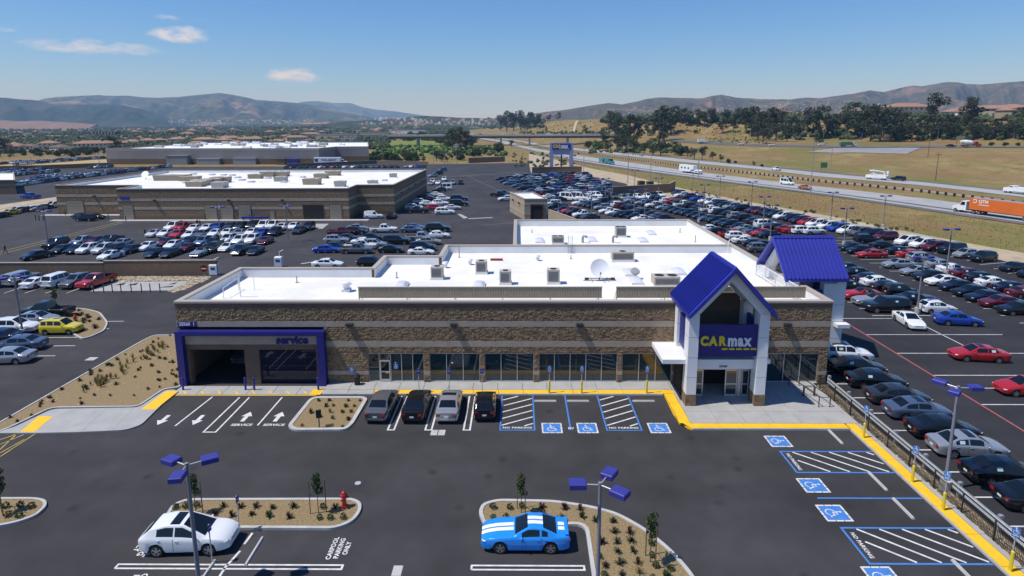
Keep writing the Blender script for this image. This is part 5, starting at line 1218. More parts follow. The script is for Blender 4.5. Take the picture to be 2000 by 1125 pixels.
def car_proto(kind, lod):
    """one car of this kind; the later ones are copies of it and of each of its parts"""
    K = KIND[kind]; L, W = K['L'], K['W']; ms = car_meshes(kind, lod)
    root = empty('parked_car', (0, -400, 0)); body = meshob('body', ms['body'], root)
    for k in ('sunroof', 'windscreen', 'rear_window', 'side_window', 'side_window_'):
        if k in ms: meshob(k.rstrip('_'), ms[k], root)
    r = K['wh'][2]
    for xw in K['wh'][:2]:
        for s in (-1, 1):
            w = meshob('wheel', ms['wheel'], root, (xw - L / 2, s * (W / 2 - .125), r))
            if 'rim' in ms: meshob('rim', ms['rim'], w)
    zh = pl(K['top'], L - .22) - .10
    for s in (-1, 1):
        meshob('headlight', ms['headlight'], root, (L / 2 - .20, s * W * .365, zh), -s * .45)
        meshob('taillight', ms['taillight'], root, (-L / 2 + .055, s * W * .345, pl(K['top'], .08) - .17), s * .16)
        meshob('mirror', ms['mirror'], root, (K['gh'][-1][0] - L / 2 - .42, s * (W / 2 + .05), pl(K['top'], K['gh'][-1][0] - .5) + .06))
    meshob('grille', ms['grille'], root, (L / 2 - .012, 0, zh - .10)); meshob('licence_plate', ms['plate'], root, (-L / 2 - .012, 0, .62 if K['L'] < 5.2 else .55))
    for s in (-1, 1): meshob('bumper', ms['bumper'], root, (s * (L / 2 - .005), 0, K['zb'] + .24))
    if lod > 1:
        meshob('boot_seam', ms['seam'], root, (-L / 2 - .004, 0, K['zb'] + .40))
        meshob('door_seam', ms['door_seam'], root)
        for a, b_ in K['win'][-2:]:
            for s in (-1, 1): meshob('door_handle', ms['handle'], root, (a + .10 - L / 2, s * (W / 2 + .004), pl(K['top'], a) - .12))
    return root
USED = set(); PAINTED = ('body', 'mirror', 'door_handle', 'bumper')
def add_car(x, y, heading, kind, col, label, group, lod=1, name='parked_car', sticker=0, cat='car', z=0.0, scale=1.0):
    pm = M['p_' + col]
    if lod == 0:
        o = meshob(name, car_meshes(kind, 0)['one'], None, (x, y, z), heading); paint_obj(o, pm); return tag(o, label, cat, group)
    key = (kind, lod)
    if key not in PROTO: PROTO[key] = car_proto(kind, lod); o = PROTO[key]
    else: o = copy_tree(PROTO[key])
    j = random.uniform(.975, 1.02); o.scale = (j, random.uniform(.98, 1.02), random.uniform(.97, 1.04)) if lod < 2 else (1, 1, 1)
    o.name = name; o.location = (x, y, z); o.rotation_euler = (0, 0, heading)
    for k in ('label', 'category', 'group'):
        if k in o: del o[k]
    for ch in o.children:
        if ch.name.split('.')[0] in PAINTED: paint_obj(ch, pm)
    return tag(o, label, cat, group)
b = MB(); b.box(-.17, .17, -.004, .004, -.11, .11); STICKER = b.mesh('price_sticker', [M['sticker']])
def put_sticker(root, kind, side):
    K = KIND[kind]; a, b_ = K['win'][0] if len(K['win']) < 3 else K['win'][1]; x = (a + b_) / 2; zt = pl(K['top'], x); zg = pl(K['gh'], x); h = .5
    wb = K['W'] / 2 * .945; y = wb - (K['tum'] * (zg - zt) + .035) * h
    s = meshob('price_sticker', STICKER, root, (x - K['L'] / 2, side * (y + .014), zt + (zg - zt) * h)); s.rotation_euler = (side * math.atan2(K['tum'] * (zg - zt) + .035, zg - zt), 0, 0)
# ------------------------------------------------------------------ every parked car, row by row
KIND['crossover'] = dict(L=4.77, W=1.89, zb=.24, top=[(0, 1.0), (.2, 1.12), (1.0, 1.15), (3.3, 1.03), (3.55, 1.06), (4.2, .98), (4.6, .83), (4.77, .66)], gh=[(.14, 1.12), (.62, 1.50), (1.45, 1.685), (2.35, 1.665), (3.58, 1.06)], win=[(1.0, 1.88), (1.96, 2.95)], wh=(.95, 3.72, .37), tum=.36, pano=(1.62, 2.15))
LEN['crossover'] = 4.72
KIND['roof_suv'] = dict(KIND['suv'], pano=(.9, 2.3)); KIND['roof_sedan'] = dict(KIND['sedan'], pano=(2.05, 2.58)); LEN['roof_suv'] = 4.72; LEN['roof_sedan'] = 4.8
WORD = {'sedan': 'sedan', 'coupe': 'coupe', 'muscle': 'muscle coupe', 'convertible': 'soft top convertible', 'suv': 'SUV', 'big_suv': 'large SUV', 'hatch': 'hatchback', 'minivan': 'minivan', 'boxy': 'boxy wagon', 'van': 'cargo van', 'tall_van': 'tall van', 'pickup': 'pickup', 'crossover': 'crossover', 'roof_suv': 'SUV', 'roof_sedan': 'sedan'}
ORD = 'first second third fourth fifth sixth seventh eighth ninth tenth eleventh twelfth thirteenth fourteenth fifteenth sixteenth seventeenth eighteenth nineteenth twentieth'.split()
CARS = []           # x, y, heading in degrees, kind, colour, row text, row anchor, group, explicit label, sticker side
A = {'w': 'white', 's': 'silver', 'g': 'grey', 'k': 'black', 'n': 'navy', 'b': 'blue', 'l': 'pale_blue', 't': 'steel_blue', 'r': 'red', 'm': 'maroon', 'y': 'yellow', 'T': 'tan', 'G': 'pale_green', 'c': 'charcoal', 'p': 'purple', 'W': 'pearl', 'd': 'dark_red'}
Kd = {'s': 'sedan', 'c': 'coupe', 'm': 'muscle', 'o': 'convertible', 'u': 'suv', 'U': 'big_suv', 'h': 'hatch', 'v': 'minivan', 'x': 'boxy', 'V': 'van', 'T': 'tall_van', 'p': 'pickup', 'R': 'roof_suv', 'S': 'roof_sedan'}
def row(text, anchor, heading, items, sx=None, sy=None, jit=1.5, sticker=0):
    for it in items:
        px, py, code = it[0], it[1], it[2]; hd = it[3] if len(it) > 3 else heading; p = G(px, py)
        x = sx if sx is not None else p.x; y = sy if sy is not None else p.y
        CARS.append([x, y, hd + random.uniform(-jit, jit), Kd[code[1]], A[code[0]], text, anchor, 'cars parked ' + text, None, sticker])
def one(px, py, code, heading, label, group='cars parked near the showroom', x=None, y=None, sticker=0):
    p = G(px, py); CARS.append([p.x if x is None else x, p.y if y is None else y, heading, Kd.get(code[1], code[1:]), A.get(code[0], code[0]), None, None, group, label, sticker])
# the four by the storefront, the crossover and the striped coupe
for px, code, hd, lab in ((731, 'gs', 88, 'grey sedan parked nose in at the storefront, leftmost of four'), (802, 'ks', 89, 'black sedan at the storefront between the grey and silver sedans'), (869, 'sS', 90, 'silver sedan with dark sunroof parked nose in at the storefront'), (942, 'kh', 91, 'black hatchback parked nose in beside the striped access aisle')):
    p = G(px, 832); CARS.append([p.x + .1, 45.75, hd, Kd[code[1]], A[code[0]], None, None, 'cars at the storefront', lab, 0])
CARS.append([G(360, 1085).x + .0, 29.72, 2.5, 'crossover', 'white', None, None, 'cars in the front lot', 'white crossover with black sunroof in the carpool bay', 0])
CARS.append([G(1026, 1080).x, 30.02, 180, 'muscle', 'sky_blue', None, None, 'cars in the front lot', 'bright blue coupe with twin white racing stripes', 0])
# row behind the picket fence, tails to the fence (nearest the camera last)
for k, (py, code, lab) in enumerate(((704, 'wR', 'white SUV with large glass roof at the wall corner'), (729, 'ks', 'black sedan next to the white SUV at the wall corner'), (756, 'ks', 'black sedan with price sheet at the start of the guardrail'), (788, 'cs', 'charcoal sedan behind the guardrail left of the pale blue sedan'), (816, 'tS', 'pale blue grey sedan with sunroof behind the guardrail'),
                                      (853, 'ks', 'black sedan between the blue grey and silver sedans'), (888, 'sS', 'silver sedan with sunroof behind the guardrail before the lamp post'), (941, 'ks', 'black sedan behind the guardrail just past the lamp post'), (992, 'kc', 'black coupe at the right edge, nearest behind the guardrail'))):
    CARS.append([31.55 + (.5 if k == 0 else 0), G(1800, py).y + .25, -4 + random.uniform(-1.5, 1.5), Kd[code[1]], A[code[0]], None, None, 'cars behind the guardrail', lab, -1 if k in (0, 1, 2, 6, 7) else 0])
# G: twin row beside the side gable
one(1774, 634, 'wc', 263, 'white coupe facing the camera beside the lamp post in the right lot', sticker=0)
one(1869, 633, 'bS', -9, 'bright blue sedan parked across the bays of the right lot', x=None)
one(1909, 702, 'rS', 172, 'red coupe like sedan with black roof in the right lot', sticker=1)
one(2000, 768, 'rc', 178, 'red sports coupe cut by the right edge of the picture')
row('in the row facing the fire lane', 'from the red line end', 180, [(1730, 608, 'kU'), (1704, 595, 'so'), (1680, 583, 'ro'), (1661, 567, 'ks')], sx=45.2, sticker=1)
row('in the row behind the red convertible', 'from the white hatchback end', 0, [(1818, 610, 'wh'), (1796, 592, 'nm'), (1763, 577.5, 'kx'), (1733, 567.5, 'kc'), (1710, 558.5, 'ws'), (1686, 551.5, 'ks'), (1680, 541, 'ks'), (1667, 531.5, 'ks')], sx=51.2, sticker=-1)
row('beside the rear corner of the showroom roof', 'from the side gable', 0, [(1486, 492, 'gu'), (1492, 484, 'ks'), (1475, 481, 'ks'), (1454, 475, 'wc'), (1441, 468, 'wu'), (1431, 464, 'rp'), (1404, 457, 'ks'), (1388, 452, 'ws')], sticker=0)
# F1: nose left
F1 = [(1982, 613, 'ks'), (1961, 599, 'ms'), (1926, 588, 'ns'), (1895, 578, 'ks'), (1870, 567, 'ns'), (1845, 556.5, 'ws'), (1824, 547, 'ks'), (1791, 537, 'ss'), (1759, 523, 'ss'), (1685, 503, 'rs'), (1658, 495, 'ks'), (1642, 489, 'ks')]
row('in the row of the two silver sedans', 'from the near end', 180, F1, sx=60.7)
F2 = [(1992, 580, 'mc'), (1976, 571, 'ns'), (1946, 559, 'wc'), (1918, 551, 'ks'), (1889, 542, 'mS'), (1865, 532, 'wc'), (1835, 523, 'ss'), (1787, 511, 'su'), (1748, 504, 'rs'), (1722, 496.5, 'ks'), (1687, 485, 'kc'), (1649, 474, 'ku')]
row('in the row behind the two silver sedans', 'from the near end', 0, F2, sx=67.3, sticker=-1)
one(1890, 486, 'kU', 197, 'black large SUV in the embankment row above the white coupe', 'cars parked in the row under the embankment', x=76.8, y=102.6 + 3.0)
E_ = [(2015, 541, 'ks'), (1980, 529, 'ks'), (1919, 510, 'ku'), (1884, 502.5, 'sh'), (1826, 488.5, 'mv'), (1802, 483, 'wv'), (1772, 477.5, 'wv'), (1728, 468, 'mv'), (1702, 462.5, 'nv'), (1679, 459.5, 'gv'), (1657, 456, 'wv'), (1637, 451, 'bv'), (1617, 446.5, 'wv'), (1595, 442.5, 'wv'), (1579, 439.5, 'rv'), (1562, 435.5, 'pv'), (1547, 431.5, 'kv'), (1530, 427.5, 'wv'), (1513, 423.5, 'cu'), (1500, 420.5, 'nu'), (1485, 418, 'mu'), (1472, 415.5, 'pu')]
row('in the row under the embankment', 'from the near end', 197, E_)
E2 = [(1446, 411.5, 'kv'), (1429, 408, 'sv'), (1416, 405.5, 'kv'), (1404, 402, 'cv'), (1392, 399.5, 'wv'), (1380, 396.5, 'wv'), (1362, 392.5, 'bu'), (1345, 388, 'pu'), (1331, 385, 'wu'), (1325, 381, 'nu')]
row('in the far half of the embankment row', 'from the near end', 197, E2)
F3 = [(1500, 463.5, 'ns'), (1488, 460, 'rs'), (1470, 456, 'ts'), (1454, 451.5, 'Gs'), (1443, 447.5, 'ks'), (1425, 443.5, 'ku'), (1411, 439.5, 'cs'), (1398, 435, 'ku'), (1382, 431, 'ts'), (1370, 427, 'cs'), (1357, 424, 'ns'), (1345, 421, 'nu'), (1333, 418.5, 'cs'), (1322, 415.5, 'ns'), (1311, 412.5, 'cs'), (1297, 409, 'ss'), (1288, 406.5, 'ks'), (1276, 405, 'wu'), (1266, 402, 'nu'), (1255, 399.5, 'Ss' if 0 else 'ss'), (1246, 397.5, 'cs'), (1234, 395, 'ss')]
row('in the long row behind the roof corner', 'from the near end', 190, F3)
F4 = [(1589, 457, 'wu'), (1566, 456, 'wu'), (1547, 454.5, 'rs'), (1535, 452.5, 'ms'), (1519, 448.5, 'ks'), (1496, 444, 'wU'), (1485, 440.5, 'ns'), (1474, 436.5, 'cs'), (1457, 431, 'ku'), (1439, 427, 'su'), (1424, 423, 'ks'), (1411, 420, 'ku'), (1402, 417, 'wu'), (1387, 414, 'wp'), (1376, 411.5, 'cs'), (1366, 409.5, 'cs'), (1352, 406.5, 'nu'), (1335, 404, 'wp'), (1325, 400.5, 'ks'), (1314, 398.5, 'rs'), (1304, 397, 'wu'), (1293, 394.5, 'ku'), (1284, 391.5, 'nu')]
row('in the long row below the embankment row', 'from the near end', 10, F4)
J = [(1268, 436, 'ss'), (1252, 431.5, 'ws'), (1240, 427, 'ks'), (1225, 424, 'nu'), (1212, 423, 'ns'), (1200, 419.5, 'ws'), (1187, 416, 'ws'), (1176, 409.5, 'su'), (1162, 406.5, 'nu'), (1152, 404.5, 'nu'), (1142, 402, 'gs'), (1133, 400, 'ws')]
row('behind the rear parapet in the near line', 'from the right end', 196, J)
J2 = [(1298, 430, 'ns'), (1286, 427, 'ts'), (1274, 423, 'cs'), (1262, 419.5, 'ku'), (1250, 416, 'ts'), (1238, 412.5, 'ku'), (1226, 409, 'ks'), (1218, 406.5, 'mu'), (1209, 404.5, 'wu'), (1200, 401.5, 'ks'), (1186, 397, 'ku'), (1172, 395, 'ws'), (1162, 392.5, 'wu'), (1150, 390, 'wp'), (1156, 386, 'wp')]
row('behind the rear parapet in the second line', 'from the right end', 16, J2)
T_ = [(1287, 385, 'wp'), (1276, 386, 'kp'), (1263, 388.5, 'wp'), (1247, 389, 'wu'), (1230, 389.5, 'su'), (1217, 390.5, 'Gu'), (1196, 388, 'gu'), (1184, 386.5, 'kp'), (1166, 386, 'wU')]
row('along the brown retaining wall', 'from the right end', 286, T_)
one(1111, 391.5, 'wT', -28, 'white tall passenger van behind the wash building, left of a pair', 'white vans behind the wash building'); one(1132, 391, 'wT', -28, 'white tall passenger van behind the wash building, right of a pair', 'white vans behind the wash building')
B_ = [(1078, 403, 'wU'), (1088, 408, 'kp'), (1100, 413, 'ns'), (1113, 416.5, 'ru'), (1126, 420, 'kp'), (1140, 424, 'wp'), (1152, 428.5, 'cs')]
row('beside the tan wall of the wash building', 'from the wash building', 200, B_)
one(975, 384, 'np', 0, 'dark blue pickup left of the wash building', 'cars beside the wash building'); one(985, 381.5, 'ku', 0, 'black SUV half behind the wash building', 'cars beside the wash building'); one(988, 392, 'wu', 200, 'white SUV half behind the wash building', 'cars beside the wash building')
# the dense far block of the right lot
rs = random.Random(5)
pal = 'wwwwssskkkknnncctgmbldr'; kd = 'sssssuuuuhvps'
lines = [((979, 352), (1140, 343), 13), ((986, 357), (1147, 346.5), 14), ((994, 361), (1150, 350.5), 14), ((1010, 366), (1158, 354.5), 13), ((1020, 371), (1170, 358), 13), ((1036, 377), (1176, 362.5), 13), ((1052, 383), (1182, 367.5), 12), ((1068, 388), (1192, 372), 11), ((1090, 393), (1204, 376.5), 9), ((1009, 348), (1120, 341), 9)]
q = 'first second third fourth fifth sixth seventh eighth ninth tenth'.split()
for li, (a, b_, n) in enumerate(sorted(lines, key=lambda t: -t[0][1])):
    its = []
    for i in range(n):
        t = (i + rs.uniform(-.18, .18)) / (n - 1); its.append((a[0] + (b_[0] - a[0]) * t, a[1] + (b_[1] - a[1]) * t, rs.choice(pal) + rs.choice(kd)))
    row('of the dense far block, ' + q[li] + ' line from the camera', 'from its left end', 196, its, jit=4)
one(1161, 358.5, 'ru', 185, 'bright red SUV at the right side of the dense far block', 'cars parked of the dense far block')
# left lots
L0 = [(340, 449, 'wU'), (358, 449.5, 'rp'), (381, 451, 'ws'), (406, 450.5, 'ws'), (427, 448, 'bs'), (451, 447, 'cs'), (470, 448, 'cu'), (494, 445.5, 'ku'), (516, 447, 'wU'), (535, 446, 'wp'), (552, 448.5, 'ws'), (575, 447, 'ws')]
row('in the back lot, line nearest the bay doors', 'from the left', 270, L0)
L1 = [(302, 461, 'Wc'), (325, 461, 'ws'), (349, 462.5, 'rs'), (373, 464, 'ws'), (396, 462.5, 'gs'), (422, 461, 'ws'), (446, 460, 'ws'), (469, 461, 'ss'), (493, 459, 'ws'), (513, 460, 'bs'), (538, 459, 'ku'), (584, 455, 'cs'), (603, 448, 'cu')]
row('in the back lot, second line from the bay doors', 'from the left', 270, L1)
L3 = [(290, 487, 'ws'), (323, 478.5, 'ms'), (340, 484, 'ws'), (371, 476, 'ns'), (366, 489.5, 'mc'), (397, 478.5, 'lu'), (419, 482, 'kp'), (446, 473.5, 'wu'), (469, 476, 'wu'), (494, 474, 'wu'), (519, 475.5, 'mc')]
row('in the back lot, third line from the bay doors', 'from the left', 270, L3)
L4 = [(303, 500, 'ns'), (334, 500, 'ks'), (393, 498.5, 'so'), (445, 488.5, 'wc'), (471, 495.5, 'ku'), (500, 495, 'ns'), (418, 491, 'ku')]
row('in the back lot, line nearest the brown wall', 'from the left', 270, L4)
LL = [(73, 505, 'ks', 247), (217, 505, 'wc', 262), (258, 493, 'ns', 262), (123, 493, 'cs'), (151, 493, 'ns'), (173, 493, 'wu'), (203, 493, 'Wu'), (224, 494, 'ku')]
row('in the left group behind the brown wall, front line', 'from the left', 268, LL)
LM = [(110, 483, 'kU'), (160, 478, 'su'), (187, 476, 'ms'), (218, 476, 'kp'), (240, 481, 'ss')]
row('in the left group behind the brown wall, back line', 'from the left', 268, LM)
MM = [(190, 557.5, 'rp', 262), (150, 558, 'gu', 265), (120, 556, 'wU', 85), (74, 558.5, 'wc', 88), (44, 553, 'sU', 85), (8, 557, 'bs', 265)]
row('in front of the brown wall on the left', 'from the red pickup', 268, MM)
one(122, 650, 'yx', 2, 'bright yellow boxy wagon parked below the upper left island', 'cars parked by the upper left island'); one(72, 632.5, 'sS', 3, 'silver sedan between the black pickup and the yellow wagon', 'cars parked by the upper left island'); one(94, 618, 'kp', 182, 'black pickup with open bed beside the upper left island', 'cars parked by the upper left island')
one(31, 649, 'wu', 5, 'white SUV beside the leftmost lamp post', 'cars parked by the upper left island'); one(38, 682, 'ts', 188, 'dark blue grey sedan below the leftmost lamp post', 'cars parked by the upper left island'); one(14, 707, 'ss', 186, 'silver sedan lowest at the left edge', 'cars parked by the upper left island'); one(-2, 668, 'ns', 185, 'navy sedan cut by the left edge beside the lamp post', 'cars parked by the upper left island')
# middle group between the back building and the showroom
for px, py, code, lab in ((730, 426.5, 'wV', 'white cargo van before the corner of the back building'), (699, 450, 'ss', 'silver sedan left of the white single cab pickup'), (750, 453.5, 'wp', 'white pickup with long bed at the head of the middle group'), (804, 453.5, 'ts', 'blue grey sedan right of the long white pickup'), (808, 449, 'ts', 'steel blue sedan behind the blue grey sedan'),
                          (856, 452, 'kU', 'black large SUV at the right end of the middle group'), (859, 464.5, 'wh', 'white hatchback below the black SUV at right end'), (668, 459.5, 'mp', 'maroon pickup at the left of the middle group'), (696, 457.5, 'cu', 'charcoal SUV between maroon pickup and silver sedan'), (659, 474.5, 'su', 'silver crossover SUV left in the middle group'),
                          (679, 470, 'cs', 'charcoal sedan just behind the silver crossover SUV'), (712, 478, 'ws', 'white sedan in the centre of the middle group'), (726, 469.5, 'ks', 'black sedan left of the big black SUV'), (775, 476.5, 'kU', 'big black SUV in the centre of the middle group'), (822, 469.5, 'sp', 'silver pickup right of the big black SUV'),
                          (837, 477.5, 'Ts', 'tan sedan in front of the silver pickup'), (639, 493, 'bs', 'deep blue sedan at the left front of the middle group'), (655, 488, 'ks', 'black sedan just behind the deep blue sedan'), (697, 494.5, 'gp', 'grey pickup at the front of the middle group'), (706, 487, 'wp', 'white pickup just behind the grey pickup'), (733, 483.5, 'su', 'silver SUV beside the white pickup in front'),
                          (764, 493, 'kc', 'black coupe right of the grey pickup'), (826, 489, 'nu', 'navy SUV near the parapet step'), (823, 497.5, 'wc', 'white coupe close to the parapet step'), (641, 522, 'ws', 'white sedan just over the left parapet'), (727, 520, 'ku', 'black SUV just over the parapet corner')):
    one(px, py, code, 0 + random.uniform(-3, 3), lab, 'cars of the middle group behind the showroom')
one(765, 426, 'ks', 88, 'black sedan facing away beside the white cargo van', 'cars of the middle group behind the showroom')
# beside the back building
for px, py, code, hd, lab in ((869, 418, 'wv', 0, 'white minivan nearest at the corner of the back building'), (884, 409, 'Wc', 0, 'pearl coupe behind the white minivan'), (852, 411, 'ru', 0, 'red SUV beside the white minivan'), (816, 416, 'kp', 180, 'black pickup at the corner of the back building'), (809, 409.5, 'wu', 0, 'white SUV close to the back building corner'), (897, 402, 'kU', 0, 'black large SUV right in the cluster by the back building'), (897, 392.5, 'nU', 0, 'navy large SUV right in the cluster by the back building'),
                              (860, 401, 'wu', 0, 'white SUV in the middle of the cluster by the back building'), (868, 392.5, 'wu', 0, 'white SUV further back in the cluster by the back building'), (823, 398.5, 'wu', 0, 'white SUV along the side wall of the back building'), (836, 402, 'ws', 0, 'white sedan along the side wall of the back building'), (840, 392, 'ps', 0, 'purple sedan along the side wall of the back building'), (832, 388, 'cs', 0, 'charcoal sedan along the side wall of the back building'), (852, 383.5, 'ws', 0, 'white sedan furthest along the side wall'),
                              (868, 371.5, 'wT', 182, 'white tall van facing the back building'), (858, 375, 'nu', 182, 'navy SUV before the white tall van'), (841, 361, 'ss', 270, 'silver sedan by the far corner, left of five'), (845, 357.5, 'wu', 270, 'white SUV behind the silver sedan by far corner'), (856, 360, 'ws', 270, 'white sedan facing out, second of five by far corner'), (868, 353, 'wu', 270, 'white SUV behind the blue grey one by far corner'), (872, 360, 'tu', 270, 'blue grey SUV facing out, middle of five by far corner'),
                              (885, 360, 'su', 270, 'silver SUV facing out, fourth of five by far corner'), (900, 360, 'ku', 270, 'black SUV facing out, right end of five by far corner'), (845, 345.5, 'ss', 225, 'silver sedan nearest of three in a slanted line'), (856, 341, 'ku', 225, 'black SUV middle of three in a slanted line'), (864, 334, 'tu', 225, 'blue grey SUV furthest of three in a slanted line'),
                              (156, 427, 'ns', 160, 'navy car before the left bay of the back building, left of three'), (168, 431.5, 'ku', 180, 'black SUV before the left bay of the back building'), (186, 428, 'cs', 0, 'charcoal sedan before the left bay of the back building')):
    one(px, py, code, hd + random.uniform(-2, 2), lab, 'cars beside the back building')
row('along the dirt margin at the left edge', 'from the left', 262, [(3, 425, 'ns'), (20, 419.5, 'ys'), (33, 416.5, 'wu'), (47, 414.5, 'cs'), (60, 412.5, 'ws'), (73, 411.5, 'ss'), (86, 409, 'cs'), (106, 405.5, 'wp'), (119, 402, 'ws')])
one(60, 387.5, 'bp', 178, 'blue pickup alone on the asphalt at far left', 'cars at the far left')
FAR = []
rs = random.Random(9)
for (a, b_, n) in (((0, 338), (62, 330), 14), ((0, 343), (80, 333), 17), ((20, 345), (108, 337), 18), ((35, 364), (196, 343), 22), ((42, 360), (235, 339), 26), ((50, 356), (260, 335), 27), ((64, 351), (300, 331), 28), ((118, 346), (330, 327), 24), ((0, 322), (40, 318), 8), ((30, 320), (220, 307), 30), ((35, 323), (220, 309), 30), ((560, 329), (830, 327), 22), ((180, 329), (215, 327), 5)):
    for i in range(n):
        t = (i + rs.uniform(-.2, .2)) / (n - 1); p = G(a[0] + (b_[0] - a[0]) * t, a[1] + (b_[1] - a[1]) * t); FAR.append((p.x, p.y, RAD(265 + rs.uniform(-6, 6)), Kd[rs.choice(kd)], A[rs.choice(pal)]))
# labels, then build: the 300 that show largest as things of their own, the others as one mass
from collections import Counter, defaultdict
cnt = Counter((c[5], c[4], WORD[c[3]]) for c in CARS if c[8] is None); seen = defaultdict(int)
for c in CARS:
    if c[8] is None:
        k = (c[5], c[4], WORD[c[3]]); w = c[4].replace('_', ' ') + ' ' + WORD[c[3]]; seen[k] += 1
        c[8] = f'{w} {c[5]}' if cnt[k] == 1 else f'{ORD[seen[k] - 1]} {w} {c[6]} {c[5]}'
        if len(c[8].split()) > 16: c[8] = c[8].replace(' from the camera', '')
CARS.sort(key=lambda c: math.hypot(c[0], c[1]) / LEN[c[3]])
for i, c in enumerate(CARS):
    x, y, hd, kind, col, _, _, grp, lab, st = c; d = math.hypot(x, y)
    if i < 298:
        lod = 2 if d < 64 else 1 if d < 128 else 0
        o = add_car(x, y, RAD(hd), kind, col, lab, grp, lod)
        if st and lod > 0 and kind not in ('van', 'pickup'): put_sticker(o, kind, st if True else 0)
        if col == 'sky_blue': STRIPED = o
    else: FAR.append((x, y, RAD(hd), kind, col))
fm = []; V = []; Fc = []; Mi = []; slots = {}
for x, y, h, kind, col in FAR:                                      # one joined mass of far cars
    me = car_meshes(kind, 0)['one']; key = id(me)
    if key not in slots: slots[key] = ([v.co.copy() for v in me.vertices], [tuple(p.vertices) for p in me.polygons], [p.material_index for p in me.polygons])
    vs, fs, ms = slots[key]; c_, s_ = math.cos(h), math.sin(h); b0 = len(V)
    V.extend([(x + v.x * c_ - v.y * s_, y + v.x * s_ + v.y * c_, v.z) for v in vs]); Fc.extend([[b0 + i for i in f] for f in fs])
    if ('p_' + col) not in fm: fm.append('p_' + col)
    base = 7 + fm.index('p_' + col); Mi.extend([base if m == 0 else m - 1 for m in ms])
me = bpy.data.meshes.new('distant_cars'); me.from_pydata(V, [], Fc)
for m in ('car_glass', 'black', 'cloth_top', 'tyre', 'rim', 'headlight', 'taillight'): me.materials.append(M[m])
for m in fm: me.materials.append(M[m])
me.polygons.foreach_set('material_index', Mi); me.update(); tag(meshob('distant_cars', me), kind='stuff')
# racing stripes laid over the blue coupe, dark plates and red lamps already on the bodies
S, R = car_grid('muscle', True); L = KIND['muscle']['L']; gh = KIND['muscle']['gh']
for s in (-1, 1):
    b = MB()
    for i in range(len(S) - 1):
        xm = (S[i] + S[i + 1]) / 2
        if gh[0][0] < xm < gh[1][0] or gh[-2][0] < xm < gh[-1][0]: continue
        def at(ring, y):
            (y1, z1), (y2, z2) = ring[11], ring[12]
            if y > y1: (y1, z1), (y2, z2) = ring[10], ring[11]
            t = (y - y1) / (y2 - y1); return (s * y, z1 + (z2 - z1) * t + .007)
        q = [at(R[i], .055), at(R[i], .33), at(R[i + 1], .33), at(R[i + 1], .055)]; xx = [S[i], S[i], S[i + 1], S[i + 1]]
        b.quad(*[(x - L / 2, yz[0], yz[1]) for x, yz in zip(xx, q)])
    b.quad((L / 2 + .006, s * .055, .40), (L / 2 + .006, s * .30, .40), (L / 2 + .006, s * .30, .70), (L / 2 + .006, s * .055, .70)); b.quad((-L / 2 - .006, s * .055, .50), (-L / 2 - .006, s * .33, .50), (-L / 2 - .006, s * .33, .92), (-L / 2 - .006, s * .055, .92))
    b.build('racing_stripe', M['white'], STRIPED)
b = MB(); b.bevbox(-.10, .10, -.75, .75, .0, .045, .015); o = b.build('rear_spoiler', M['p_sky_blue'], STRIPED, (-L / 2 + .14, 0, 1.07))
# a silver car stands inside the dark service hall
add_car(-26.8, 57.0, RAD(268), 'suv', 'grey', 'grey SUV standing inside the dark open service bay', 'cars at the service doors', 1)
# ------------------------------------------------------------------ the other buildings and walls
def block_building(name, label, outline, zp, zr, walls, bands, roof='roof_white', liner_='liner', cop='coping', cat='building', th=.4):
    P = [Vector(p) for p in outline]; cx = sum(p.x for p in P) / len(P); cy = sum(p.y for p in P) / len(P); r = empty(name, (cx, cy, 0), 0, label, cat)
    P = [p - Vector((cx, cy)) for p in P]; o, i = poly_offset(P, th); o2, i2 = poly_offset(P, -.09); o3, i3 = poly_offset(P, -.035); n = len(o)
    def ring(mb, a, z0, b_, z1, m=0):
        for k in range(n):
            j = (k + 1) % n; mb.quad((*a[k], z0), (*a[j], z0), (*b_[j], z1), (*b_[k], z1), m)
    for k in range(n):                                              # every wall a part
        j = (k + 1) % n; b = MB(); b.quad((*o[k], 0), (*o[j], 0), (*o[j], zp - .2), (*o[k], zp - .2)); b.build('wall', M[walls], r)
    for z0, z1, m in bands:
        b = MB(); ring(b, i3, z0, i3, z1); ring(b, i3, z1, o, z1 + .001); b.build('wall_band', M[m], r)
    b = MB(); ring(b, i, zr, i, zp - .2); b.build('parapet_liner', M[liner_], r)
    b = MB(); ring(b, i2, zp - .2, i2, zp); ring(b, i2, zp, i, zp); ring(b, o, zp - .2, i2, zp - .2); b.build('coping', M[cop], r)
    b = MB(); b.poly([(*q, zr) for q in i]); b.build('roof', M[roof], r)
    r['_c'] = (cx, cy); return r
def on(r, mb, name, m): c = r['_c']; return mb.build(name, m, r, (-c[0], -c[1], 0))
b2 = block_building('service_building', 'wide brown block building with white roof and bay doors behind the showroom', [(-119, 153.6), (-97.1, 153.6), (-97.1, 144.6), (-41, 144.6), (-41, 152.9), (-31.7, 153.2), (-31.0, 204), (-119, 204)], 7.7, 6.75, 'split',
                    [(.02, .9, 'smooth_brown'), (2.55, 3.2, 'smooth_band'), (4.6, 5.25, 'smooth_band'), (7.0, 7.48, 'smooth_brown')])
